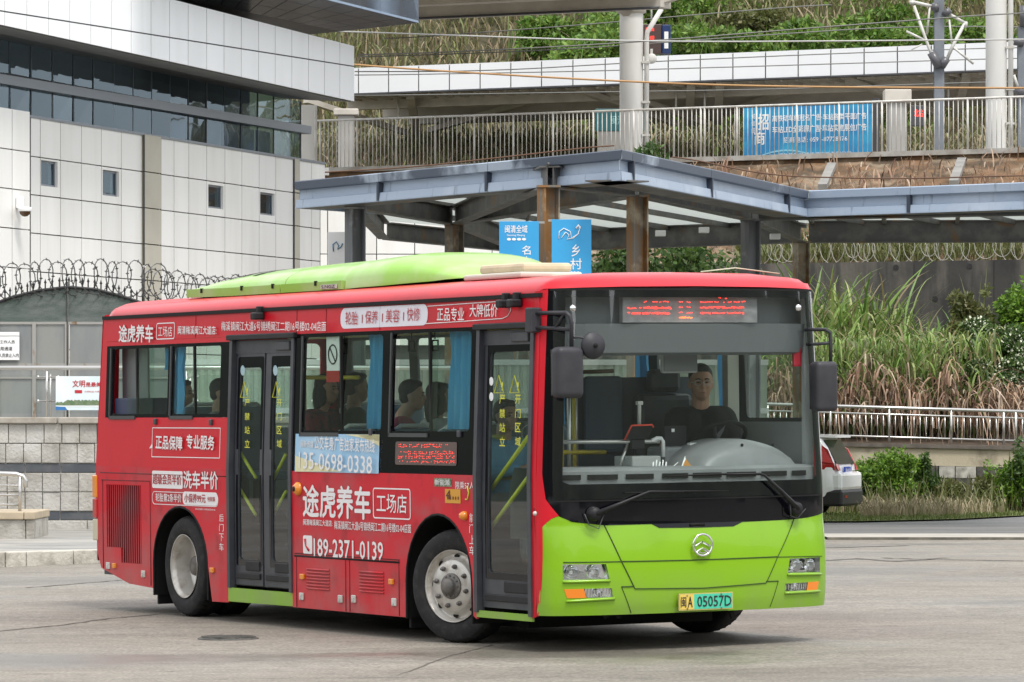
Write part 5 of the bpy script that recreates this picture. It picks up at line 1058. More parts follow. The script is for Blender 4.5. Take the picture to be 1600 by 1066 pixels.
def patch(name, poly, holes, fmap, m, step=.12, thick=.02, mapt=None, parent=BUS, smooth=True, flip=False):
    """a polygon drawn in 2-D parameters, cut finely and laid on a curved body surface, with thickness"""
    loops = [[Vector((a, b, 0)) for a, b in L] for L in [poly]+(holes or [])]
    tri = tessellate_polygon(loops); pts = [v for L in loops for v in L]
    bm = bmesh.new(); vs = [bm.verts.new(v) for v in pts]
    for t in tri:
        try: bm.faces.new([vs[i] for i in t])
        except ValueError: pass
    bmesh.ops.dissolve_limit(bm, angle_limit=.01, verts=bm.verts[:], edges=bm.edges[:]) if len(loops) == 1 else None
    xs_ = [v.co.x for v in bm.verts]; zs_ = [v.co.y for v in bm.verts]
    for ax_, lo_, hi_ in ((0, min(xs_), max(xs_)), (1, min(zs_), max(zs_))):
        n_ = int((hi_-lo_)/step)
        for k in range(1, n_+1):
            c_ = lo_+(hi_-lo_)*k/(n_+1); co = (c_, 0, 0) if ax_ == 0 else (0, c_, 0); no = (1, 0, 0) if ax_ == 0 else (0, 1, 0)
            bmesh.ops.bisect_plane(bm, geom=bm.verts[:]+bm.edges[:]+bm.faces[:], dist=1e-5, plane_co=co, plane_no=no)
    bmesh.ops.dissolve_degenerate(bm, dist=1e-5, edges=bm.edges[:])
    bmesh.ops.triangulate(bm, faces=[f for f in bm.faces if len(f.verts) > 4])
    be = [e for e in bm.edges if len(e.link_faces) == 1]
    bm.verts.index_update(); V = []; n = len(bm.verts)
    for v in bm.verts: V.append(fmap(v.co.x, v.co.y, 0))
    for v in bm.verts: V.append(fmap(v.co.x, v.co.y, thick))
    F_ = [[v.index for v in f.verts] for f in bm.faces]; nf = len(F_)
    F_ += [[n+v.index for v in reversed(f.verts)] for f in bm.faces]
    F_ += [[e.verts[0].index, e.verts[1].index, n+e.verts[1].index, n+e.verts[0].index] for e in be]
    bm.free(); q = MB(); q.add(V, F_); o = q.build(name, m, parent)
    if smooth: o.data.polygons.foreach_set('use_smooth', [True]*len(o.data.polygons)); o.data.set_sharp_from_angle(angle=math.radians(40))
    return o
side = lambda v, z, d: (uT(z)+d, v, z)
def sideo(off): return lambda v, z, d: (uT(z)-off+d, v, z)
farside = lambda v, z, d: (BW_-uT(z)-d, v, z)
def tpar(u): return math.acos(max(-1, min(1, 1-2*u/BW_)))/PI*2.4
def front(off=0):
    def f(t, z, d):
        u = BW_*.5*(1-math.cos(PI*t/2.4)); k = 1-.055/1.22*min(1, max(0, (z-1.25)/1.35)); uu = 1.22+(u-1.22)*k
        return (uu, vF(uu, z)-off+d, z)
    return f
def fp(px, py):              # picture point -> front patch parameters
    x, z = fu(px, py); k = 1-.055/1.22*min(1, max(0, (z-1.25)/1.35)); return tpar(1.22+(x-1.22)/k), z
def ft(u, z): return tpar(u), z
def arc(cx, cz, rx, rz, a0, a1, n=14): return [(cx+rx*math.cos(math.radians(a0+(a1-a0)*i/n)), cz+rz*math.sin(math.radians(a0+(a1-a0)*i/n))) for i in range(n+1)]
def rrect(x0, x1, z0, z1, r, n=4):
    o = []
    for cx, cz, a in ((x1-r, z1-r, 0), (x0+r, z1-r, 90), (x0+r, z0+r, 180), (x1-r, z0+r, 270)): o += arc(cx, cz, r, r, a, a+90, n)
    return o
# --- door side skin
RX, FXW = 6.26, 1.60; ZB = 1.262
rear_low = [(5.30, .155), (5.62, .15)]+[(5.66, .30)]+arc(RX, .44, .565, .50, 180, 0, 18)+[(6.83, .22), (7.34, .24), (7.95, .36), (8.04, .50), (8.05, ZB), (5.30, ZB)]
grl = rrect(7.02, 7.82, .44, 1.11, .02, 1); grl = [(7.07, .42), (7.51, .42), (7.51, .55), (7.82, .55), (7.82, 1.10), (7.07, 1.10)]
patch('rear_side_panel', rear_low, [grl], side, M_redd, .2)
mid_low = [(.97, .20), (1.02, .22)]+[(1.025, .42)]+arc(1.565, .44, .535, .53, 180, 0, 18)+[(2.11, .165), (4.08, .165), (4.08, ZB), (.97, ZB)]
patch('middle_side_panel', mid_low, None, side, M_redd, .2)
patch('rear_waist_panel', [(5.30, ZB), (8.05, ZB), (8.02, 1.69), (5.30, 1.69)], None, side, M_redp, .3)
patch('rear_corner_post', [(7.87, 1.69), (8.02, 1.69), (7.985, 2.36), (7.87, 2.36)], None, side, M_redp, .3)
patch('cove_panel', [(.07, 2.36), (7.985, 2.36), (7.97, 2.56), (.07, 2.56)], None, side, M_redp, .4)
patch('front_corner_strip', [(.055, .26), (.125, .24), (.125, 2.36), (.055, 2.36)], None, side, M_redp, .3)
patch('front_sill', [(.13, .215), (.97, .215), (.97, .265), (.13, .265)], None, side, M_grnp, .4)
patch('rear_sill', [(4.08, .17), (5.30, .165), (5.30, .28), (4.08, .28)], None, side, M_grnp, .4)
# gutter
q = MB(); q.add([(uT(2.57)-.018, .05, 2.555), (uT(2.57)-.018, .05, 2.585), (uT(2.57)-.018, 7.96, 2.585), (uT(2.57)-.018, 7.96, 2.555), (uT(2.57)+.02, .05, 2.555), (uT(2.57)+.02, .05, 2.585), (uT(2.57)+.02, 7.96, 2.585), (uT(2.57)+.02, 7.96, 2.555)], [(0, 1, 2, 3), (4, 7, 6, 5), (0, 4, 5, 1), (1, 5, 6, 2), (2, 6, 7, 3), (3, 7, 4, 0)]); q.build('rain_gutter', M_rub, BUS)
# roof shell: cross-section swept from front crown to rear
sec = [(uT(2.57)+.0, 2.572), (uT(2.57)-.002, 2.60), (.075, 2.635), (.11, 2.665), (.18, 2.692), (.30, 2.712), (.6, 2.735), (1.22, 2.745)]
sec = sec+[(BW_-x, z) for x, z in reversed(sec[:-1])]
q = MB(); q.smooth = True; V = []; ys = [(-.0, None)]
rows_ = [(.16, 0, 1), (.3, 0, 1), (4, 0, 1), (7.75, 0, 1), (7.88, -.012, .985), (7.95, -.04, .96), (7.99, -.09, .93)]
# front cap rows follow the bowed front
cap = []
for s_, dz in ((0, 0), (.12, .045), (.3, .085), (.55, .108), (.8, .12), (1, .125)):
    cap.append([(1.22+(x-1.22)*(1-.004*(1-s_)), (vF(1.22+(x-1.22)*.9999, 2.6)-.012)*(1-s_)+.30*s_, min(z, 2.612+dz+(.02*(1-((x-1.22)/1.22)**2)))) for x, z in sec])
for r_ in cap: V += r_
for y, dz, kx in rows_[2:]: V += [(1.22+(x-1.22)*kx, y, max(2.572+dz, z+dz)) for x, z in sec]
nr = len(cap)+len(rows_)-2; nc = len(sec)
q.add(V, [(j*nc+i, j*nc+i+1, (j+1)*nc+i+1, (j+1)*nc+i) for j in range(nr-1) for i in range(nc-1)])
q.m = [1 if (5 < (k % (nc-1)) < nc-7 and k//(nc-1) >= 3) else 0 for k in range(len(q.f))]
q.build('roof', [M_redp, mat('roof_white', (.62, .64, .58), .5, col2=(.45, .47, .38), scale=2)], BUS)
# rear wall, far side, underbody
q = MB(); q.smooth = False
q.add([(.0, 8.05, ZB), (.03, 8.1, ZB), (BW_-.03, 8.1, ZB), (BW_, 8.05, ZB), (.05, 7.97, 2.58), (.09, 8.0, 2.60), (BW_-.09, 8.0, 2.60), (BW_-.05, 7.97, 2.58), (0, 8.04, .45), (.03, 8.1, .42), (BW_-.03, 8.1, .42), (BW_, 8.04, .45)],
      [(0, 1, 5, 4), (2, 3, 7, 6), (8, 9, 1, 0), (9, 10, 2, 1), (10, 11, 3, 2)]); q.build('rear_panel', M_redp, BUS)
rearf = lambda u, z, d: (u, 8.1-.1*(z-ZB)/1.34-d, z)
patch('rear_upper_panel', [(.03, ZB), (BW_-.03, ZB), (BW_-.09, 2.60), (.09, 2.60)], [rrect(.22, BW_-.22, 1.58, 2.34, .06)], rearf, M_redp, .6)
patch('rear_window', rrect(.19, BW_-.19, 1.55, 2.37, .06), None, lambda u, z, d: (u, 8.105-.1*(z-ZB)/1.34-d, z), M_bwin2, .9, .004)
q = MB(); q.box(.05, BW_-.05, 8.0, 8.03, .34, 1.58); q.build('rear_lining', M_int, BUS); q = MB(); q.box(BW_-.075, BW_-.055, .12, 8.0, .34, 1.63); q.build('side_lining', M_int, BUS); q = MB(); q.box(.055, .07, 2.2, 4.05, .34, 1.55); q.build('near_lining', M_int, BUS)
patch('far_side_panel', [(.10, .29), (8.04, .33), (8.04, 1.62), (.10, 1.62)], None, farside, M_redd, .6)
fwin = [(.15, 1.05), (1.15, 2.35), (2.45, 3.75), (3.85, 5.15), (5.25, 6.45), (6.55, 7.75)]
patch('far_window_band', [(.07, 1.62), (8.04, 1.62), (7.98, 2.56), (.07, 2.56)], [rrect(a+.03, b-.03, 1.66, 2.36, .04, 2) for a, b in fwin], farside, mat('inner_pillar_dark', (.05, .052, .055), .5), .6)
for a, b in fwin: patch('far_window', rrect(a+.02, b-.02, 1.65, 2.37, .04, 2), None, lambda v, z, d: (BW_-uT(z)-.008-d, v, z), M_bwin2, .8, .004)
q = MB(); q.box(.62, BW_-.62, .2, 8.0, .30, .34); q.build('floor', M_floor, BUS)
for a, b in ((.2, .95), (2.25, 5.62), (6.9, 8.0)):
    for x0, x1 in ((.05, .62), (BW_-.62, BW_-.05)): q = MB(); q.box(x0, x1, a, b, .301, .339); q.build('floor', M_floor, BUS)
q = MB(); q.box(.55, BW_-.55, 2.4, 8.0, .345, .62); q.build('raised_floor', M_floor, BUS)
q = MB(); q.box(.12, BW_-.12, .32, 7.9, 2.46, 2.50); q.build('ceiling', M_ceil, BUS)
q = MB(); q.box(.055, .12, .12, 7.9, 2.385, 2.55); q.build('inner_cove', M_ceil, BUS)
q = MB(); q.box(.4, 2.0, .9, 5.4, .12, .30); q.box(.4, 2.0, 6.9, 7.9, .2, .34); q.build('chassis', M_rub, BUS)
# --- black window band between the doors
wins = []
for (a, b, c, d) in ((470, 526, 600, 674), (608, 522, 739, 672)): wins.append((a, b, c, d))
wv = lambda px, py: sv(px, py)[0]
w3 = (wv(597, 600), wv(473, 600)); w4 = (wv(735, 600), wv(612, 600)); WZ0, WZ1 = 1.585, 2.33
band = [(.97, ZB+.003), (4.08, ZB+.003), (4.08, 2.36), (.97, 2.36)]
patch('window_band', band, [rrect(w3[0], w3[1], WZ0, WZ1, .04), rrect(w4[0], w4[1], WZ0, WZ1, .04)], side, M_blk, .35, .03)
r1 = (wv(262, 600), wv(174, 600)); r2 = (wv(344, 600), wv(268, 600))
patch('window_band', [(5.30, 1.693), (7.87, 1.693), (7.87, 2.318), (5.30, 2.318)], [rrect(r1[0], r1[1], 1.72, 2.29, .03), rrect(r2[0], r2[1], 1.72, 2.29, .03)], side, M_blk, .35, .03)
patch('cove_panel', [(5.30, 2.32), (7.868, 2.32), (7.868, 2.358), (5.30, 2.358)], None, side, M_redp, .4)
def bus_window(a, b, z0, z1, mid, open_):
    w = MB().box(0, .02, mid-.012, mid+.012, z0, z1); fr = w.build('window', M_rub, BUS)
    fr.location.x = uT((z0+z1)/2)
    g1 = patch('fixed_glass', rrect(a-.01, mid, z0-.01, z1+.01, .03, 2), None, sideo(-.018), M_bwin, 1.2, .004, parent=fr); g1.location.x = -fr.location.x
    lo = mid+open_; g2 = patch('sliding_glass', rrect(lo, min(b+.01+open_, b+.01+open_), z0-.01, z1+.01, .03, 2), None, sideo(-.006), M_bwin2, 1.2, .004, parent=fr); g2.location.x = -fr.location.x
    s = MB()
    for x0, x1, zz0, zz1 in ((mid, b+.02, z0-.045, z0-.015), (b, b+.02, z0-.045, z1+.01)): s.add([(uT(zz)+o, y, zz) for o in (-.012, .012) for y, zz in ((x0, zz0), (x1, zz0), (x1, zz1), (x0, zz1))], [(0, 1, 2, 3), (7, 6, 5, 4), (0, 4, 5, 1), (1, 5, 6, 2), (2, 6, 7, 3), (3, 7, 4, 0)])
    t = s.build('sash_frame', mat('dark_alu', (.06, .062, .065), .35, metal=.3), fr); t.location.x = -fr.location.x
for a, b, z0, z1, px, op in ((*w3, WZ0, WZ1, 532, 0), (*w4, WZ0, WZ1, 671, -.12), (*r1, 1.72, 2.29, 213, -.35), (*r2, 1.72, 2.29, 303, -.02)): bus_window(a, b, z0, z1, wv(px, 600), op)
# window latches
q = MB()
for px, py in ((244, 658), (331, 659), (581, 674), (719, 677)):
    y, z = sv(px, py); q = MB(); q.bbox(uT(z)-.02, uT(z), y-.025, y+.025, z-.03, z+.02, .006); q.build('latch', M_dgrey, BUS)
# --- doors
def barz(pa, pb, x, r, n, m, par):
    a, b = sv(*pa, off=x), sv(*pb, off=x); q = MB(); q.tube([(x+uT(a[1]), *a), (x+uT(b[1]), *b)], r, 8); return q.build(n, m, par)
def door_leaf(y0, y1, gy0, gy1, gz0, gz1, z0, z1, x=.03):
    d = patch('door', [(y0, z0), (y1, z0), (y1, z1), (y0, z1)], [rrect(gy0, gy1, gz0, gz1, .03, 3)], lambda v, z, dd: (uT(z)+x+dd, v, z), M_dgrey, .5, .03)
    patch('glass', rrect(gy0-.02, gy1+.02, gz0-.02, gz1+.02, .03, 3), None, lambda v, z, dd: (uT(z)+x+.012+dd, v, z), M_bdoor, .8, .004, parent=d)
    patch('glass_border', rrect(gy0-.035, gy1+.035, gz0-.05, gz1+.09, .02, 2), [rrect(gy0, gy1, gz0, gz1, .04, 3)], lambda v, z, dd: (uT(z)+x-.003+dd, v, z), M_blk, .8, .002, parent=d)
    q = MB(); q.bbox(x-.015, x+.01, y0+.04, y1-.04, z0+.05, z0+.10, .006); q.bbox(x-.012, x+.01, y0+.05, (y0+y1)/2+.05, z0+.12, z0+.2, .006); q.build('door_hinge', M_blkm, d)
    return d
fd = door_leaf(.15, .92, wv(828, 700), wv(757, 700), .55, 2.17, .29, 2.32)
dr = [door_leaf(4.14, 4.66, wv(449, 700), wv(419, 700), .52, 2.10, .31, 2.30), door_leaf(4.69, 5.22, wv(401, 700), wv(367, 700), .52, 2.10, .31, 2.30)]
def dframe(y0, y1, z0, z1):
    q = MB()
    for a, b in ((y0, y0+.05), (y1-.05, y1)):
        q = MB()
        for c0, c1 in ((z0, 1.26), (1.26, z1)):
            q.add([(uT(c)+o, y, c) for c in (c0, c1) for o, y in ((-.014, a), (-.014, b), (.05, b), (.05, a))], [(0, 1, 2, 3), (7, 6, 5, 4), (0, 4, 5, 1), (1, 5, 6, 2), (2, 6, 7, 3), (3, 7, 4, 0)])
        q.build('door_frame', M_dgrey, BUS)
    q = MB(); x = uT(z1); q.bbox(x-.035, x+.05, y0-.03, y1+.03, z1-.005, z1+.04, .008); q.build('door_header', M_blkm, BUS)
    q = MB(); q.box(x+.02, x+.06, y0+.05, y1-.05, z1-.12, z1-.01); q.bbox(x-.0, x+.03, y0+.12, y0+.38, z1-.10, z1-.03, .008); q.build('door_gear_cover', M_dgrey, BUS)
dframe(.115, .985, .25, 2.34); dframe(4.07, 5.29, .28, 2.335)
for pts in (((366, 692), (400, 747)), ((366, 750), (400, 805)), ((447, 710), (420, 762)), ((447, 768), (420, 818))): barz(*pts, .10, .014, 'door_handrail', M_bar, dr[0] if pts[0][0] > 410 else dr[1])
for pts in (((826, 682), (765, 768)), ((826, 745), (762, 832))): barz(*pts, .10, .016, 'door_handrail', M_bar, fd)
def stext(body, px0, px1, py0, py1, m=M_txt, bold=.0, x=None, par=BUS, name='lettering', off=.004, sp=1.):
    yl, zt = sv(px0, py0); yr, _ = sv(px1, py0); zb = sv(px0, py1)[1]
    lean = math.atan2(.055, 1.31) if zb > 1.2 else 0; x0 = uT(zb)-off if x is None else uT(zb)+x
    M = Matrix.Translation((x0, yl, zb)) @ Matrix(((0, math.sin(lean), -1, 0), (-1, 0, 0, 0), (0, math.cos(lean), 0, 0), (0, 0, 0, 1)))
    return text_mesh(name, body, yl-yr, zt-zb, m, bold, par, M, sp)
def spatch(name, px0, px1, py0, py1, m, r=.02, off=.003, ring=None, n=4):
    y1, z1 = sv(px0, py0); y0 = sv(px1, py0)[0]; z0 = sv(px0, py1)[1]; h = [rrect(y0+ring, y1-ring, z0+ring, z1-ring, max(.002, r-ring), n)] if ring else None
    return patch(name, rrect(y0, y1, z0, z1, r, n), h, sideo(off), m, .6, .0015)
# livery: cove lettering
stext('途虎养车', 187, 243, 508, 534.5, bold=.035); spatch('lettering_frame', 245, 273.5, 505, 531, M_txt, .025, ring=.009); stext('工场店', 248, 271, 510, 526, bold=.0)
stext('闽清梅溪闽江大道店:', 279, 342, 509.5, 522.5, bold=.02); stext('梅溪镇闽江大道6号锦绣闽江二期16号楼02-04店面', 347, 518, 502.5, 517, bold=.005)
spatch('printed_pill', 533, 669, 482, 514, mat('pale_vinyl', (.72, .70, .76), .4), .07)
for s_, a, b, y in (('轮胎', 541, 561, 487), ('保养', 572, 592, 485.5), ('美容', 604, 626, 483.5), ('快修', 637, 658, 481)): stext(s_, a, b, y, y+20.5, M_txtr, bold=.0, off=.006)
for a, y in ((566.5, 492), (598, 490), (631, 488)): stext('|', a, a+1.2, y, y+13, M_txtr, off=.006)
stext('正品专业', 684, 728, 481, 501.5, bold=.01); stext('大牌低价', 735, 780, 475.5, 495.5, bold=.01)
q = MB(); yA, zA = sv(669, 476.5); pts = [(669, 478.8), (730, 474.5), (795, 470.3), (799, 474), (798.5, 486), (794, 494), (786, 498), (730, 502), (666, 506)]
q.tube([(uT(sv(*p)[1])-.004, *sv(*p)) for p in pts], .0035, 5, False); q.build('lettering_frame', M_txt, BUS)
# rear quarter lettering
spatch('lettering_frame', 238.5, 345, 668, 714.5, M_txt, .004, ring=.007, n=1)
q = MB(); q.add([(uT(b)-.005, a, b) for a, b in (sv(239, 692), sv(234, 701), sv(239, 700))], [(0, 1, 2)]); q.build('printed_pointer', M_txt, BUS, fixn=False)
stext('正品保障', 244.5, 288, 680, 701, bold=.035); stext('专业服务', 292.5, 338, 679, 700.5, bold=.035)
spatch('printed_pill', 238, 285.5, 735.5, 762.5, M_txt, .02); stext('超级会员半价', 239.5, 284, 741, 756.5, M_txtr, bold=.02, off=.006); stext('洗车半价', 287.5, 341, 736, 763, bold=.035)
spatch('lettering_frame', 238, 341, 767.5, 788, M_txt, .05, ring=.006); spatch('printed_pill', 286, 340.5, 768, 788.5, M_txt, .045, off=.004)
stext('轮胎第2条半价', 244, 284, 770.5, 783.5, bold=.02); stext('小保养99元', 289, 322, 771, 785, M_txtr, bold=.02, off=.0065); stext('包安装', 325, 337, 776, 783.5, M_txtr, bold=.01, off=.0065)
stext('部分轮胎除外·详情到店咨询为准', 306, 337, 794, 797)
for k, ch in enumerate('后门下车'): stext(ch, 343, 350, 803.5+k*15, 815+k*15.2)
# middle lettering
stext('途虎养车', 474, 579, 758, 807, bold=.035); spatch('lettering_frame', 583, 641.5, 762, 810, M_txt, .03, ring=.010); stext('工场店', 589, 636, 771.5, 800.5, bold=.01)
stext('闽清梅溪闽江大道店:', 474.5, 520, 811, 820.5, bold=.02); stext('梅溪镇闽江大道6号锦绣闽江二期16号楼02-04店面', 523, 643, 813.5, 827, bold=.01)
spatch('printed_telephone', 474, 488, 836.5, 865.5, M_txt, .02); q = MB(); q.tube([(-.008, *sv(*p)) for p in ((478, 842), (479, 853), (484, 860))], [.011, .005, .011], 6); q.build('printed_handset', M_txtr, BUS)
stext('189-2371-0139', 491, 599, 841.5, 868.5, bold=.03)
for k, ch in enumerate('前门上车'): stext(ch, 734, 743, 802+k*17, 816+k*17)
stext('限乘57人', 712, 741, 752.5, 764, bold=.0)
spatch('printed_badge', 679, 706, 747, 760, mat('badge_green', (.05, .10, .03), .5, col2=(.4, .45, .35), scale=40), .004, off=.004); stext('新能源', 681, 704, 749, 758, M_txt, off=.007, bold=.01)
spatch('orange_sticker', 696, 720, 764, 786, mat('orange_sticker_mat', (.62, .30, .03), .5), .003, off=.004, n=1); stext('·····', 700, 718, 775, 781, mat('brown_print', (.12, .03, .01), .6), off=.007); stext('4', 698, 705, 766, 780, MATS['brown_print'], off=.007, bold=.02)
# blue poster with phone number
pst = spatch('phone_poster', 463, 594, 678, 737, mat('poster_light_blue', (.30, .52, .72), .5, col2=(.42, .62, .78), scale=1.2), .003, off=.006, n=1)
for pl in ([(463, 712), (463, 737), (534, 737)], [(594, 679), (560, 679), (594, 697)], [(540, 679), (594, 679), (594, 690)]):
    q = MB(); q.add([(uT(sv(*p)[1])-.009, *sv(*p)) for p in pl], [tuple(range(len(pl)))]); q.build('printed_shape', mat('poster_cream', (.70, .66, .40), .5), BUS, fixn=False)
stext('公交车身广告独家发布热线', 494, 592, 681, 702, bold=.015, off=.011); stext('闽新传媒', 472, 493, 688, 699, bold=.01, off=.011); stext('135-0698-0338', 469.5, 589, 706, 732, M_txt, off=.011, bold=.012)
# side LED
led = spatch('side_display', 619, 715, 690, 726, mat('display_backing', (.10, .07, .06), .6), .02, off=.005)
def leds(pxa, pxb, py, n, m, bag, w_=1.7, h_=1.1, dens=.75, off=.010):
    for i in range(n):
        if random.random() > dens: continue
        px = pxa+(pxb-pxa)*i/n; y, z = sv(px, py+random.choice((0, 0, -.7, .7))); q = bag; x = uT(z)-off
        wy = w_*.0045*random.choice((.6, 1, 1.2)); q.add([(x, y, z), (x, y-wy, z), (x, y-wy, z+h_*.0048), (x, y, z+h_*.0048)], [(0, 1, 2, 3)])
bag = MB()
for r_, (py, x0, x1) in enumerate(((697, 625, 705), (700, 625, 695), (708, 628, 713), (711, 640, 713), (715, 624, 713), (718, 624, 713), (723, 626, 713), (725, 660, 713))): leds(x0, x1, py-1.5, int((x1-x0)/2.3), M_ledr, bag, dens=.7)
tag(bag.build('led_dots', M_ledr, BUS, fixn=False), kind='stuff')
# radiator grille at the rear: dark cavity and upright slats
q = MB(); q.box(.045, .06, 6.98, 7.86, .4, 1.14); q.build('grille_cavity', mat('cavity', (.012, .012, .012), .9), BUS)
n = 16; sl_ = MB().box(-.004, .000, 0, .0125, 0, 1).mesh('grille_slat', M_redd)
for k in range(n):
    y = 7.075+k*(7.815-7.075)/n; zb_ = .42+.13*(y-7.07)/.75 if y > 7.45 else .43; zb_ = .55 if y > 7.49 else .42
    inst('grille_slat', sl_, BUS, (0, y, zb_), scale=(1, 1, 1.105-zb_))
def seam(pts, m=M_seam, r=.0045, name='panel_seam', off=.001): q = MB(); q.tube([(uT(z)-off, y, z) for y, z in pts], r, 4); return q.build(name, m, BUS)
seam([(7.95, 1.205), (5.31, 1.20)]); seam([(6.87, .24), (6.87, 1.14), (7.93, 1.14)]); seam([(7.9, .36), (7.9, 1.14)]); seam([(4.03, .58), (2.2, .58)], M_rub, .008); seam([(3.12, .17), (3.12, .57)]); seam([(3.05, .17), (3.05, .57)]); seam([(4.0, .17), (4.0, .57)]); seam([(2.21, .17), (2.21, .60)])
seam([(4.03, .60), (2.2, .60)])
for px in (98, 325, 553): pass
for y in (6.0, 3.52, 2.58, 4.05): seam([(y, 2.365), (y, 2.55)], M_seam, .003)
# louvres on the battery hatches
lv = MB().tube([(-.005, 0, 0), (-.005, -.40, 0)], .0085, 6).mesh('louvre', M_redd)
for (pxa, pya) in ((480, 889), (563, 893)):
    y, z = sv(pxa, pya)
    for k in range(7): inst('louvre', lv, BUS, (0, y, z-k*.0255))
for px, py in ((472.5, 932), (533, 936), (554, 936), (617, 941), (170, 884), (225, 897)):
    y, z = sv(px, py); q = MB(); q.bbox(-.016, .0, y-.035, y+.035, z-.03, z+.03, .006); q.bbox(-.022, -.016, y-.012, y+.012, z-.018, z+.01, .002); q.build('hatch_lock', M_galv, BUS)
for px, py in ((474, 901), (613, 909), (333, 891), (180, 884)):
    y, z = sv(px, py); q = MB(); q.bbox(-.022, .0, y-.032, y+.032, z-.022, z+.022, .006); q.build('side_marker', M_amber, BUS)
for px, py, rr in ((467, 764, .055), (727, 806, .035)):
    y, z = sv(px, py); q = MB(); q.lathe([(.001, -.045), (rr*.55, -.045), (rr*.8, -.03), (rr, -.02), (rr, .0)], 20, 'x', (0, y, z)); q.build('indicator', M_amber, BUS)
    if rr > .05: q = MB(); q.lathe([(.001, -.05), (rr*.4, -.05), (rr*.4, -.04)], 16, 'x', (0, y, z)); q.build('indicator_centre', M_rub, BUS)
y, z = sv(731, 770); q = MB(); q.tube([(-.004, y+.03, z-.05), (-.004, y, z-.05), (-.004, y-.02, z), (-.004, y, z+.05)], .006, 6); q.build('yellow_hook', M_yel, BUS)
for px, py in ((410, 494), (795, 475), (812, 474)):
    y, z = sv(px, py); q = MB(); x = uT(z); q.bbox(x-.10, x-.0, y-.05, y+.03, z-.03, z+.03, .012); q.bbox(x-.05, x+.01, y-.02, y+.02, z+.02, z+.08, .006); q.build('side_camera', M_blkm, BUS)
y, z = sv(851, 803); q = MB(); q.ell((-.0, .065, z), (.018, .018, .018), 8); q.build('reversing_sensor', M_galv, BUS)
for z0, z1, m in ((.98, 1.18, M_amber), (.80, .975, M_redl), (.60, .79, M_cream2)): q = MB(); q.bbox(-.012, .05, 8.02, 8.115, z0, z1, .01); q.build('tail_lamp', m, BUS)
# wheel arches (dark liners)
for c, rx in ((RX, .56), (1.565, .533)):
    q = MB(); q.smooth = True; pts = arc(c, .44, rx-.005, .49 if c > 3 else .52, 180, 0, 16); pts = [(pts[0][0], .16)]+pts+[(pts[-1][0], .16)]
    q.add([(x, a, b) for x in (.015, .85) for a, b in pts], [(i, i+1, len(pts)+i+1, len(pts)+i) for i in range(len(pts)-1)]); q.add([(.85, a, b) for a, b in pts], [tuple(range(len(pts)))]); q.build('wheel_arch', M_rub, BUS)
    q = MB(); q.tube([(.004, a, b) for a, b in pts], .011, 5, False); q.build('arch_trim', M_rub, BUS)
q = MB(); q.bbox(.05, .45, 6.83, 6.86, .08, .4, .006); q.build('mud_flap', M_rub, BUS); q = MB(); q.bbox(.05, .45, 2.12, 2.15, .08, .3, .006); q.build('mud_flap', M_rub, BUS)
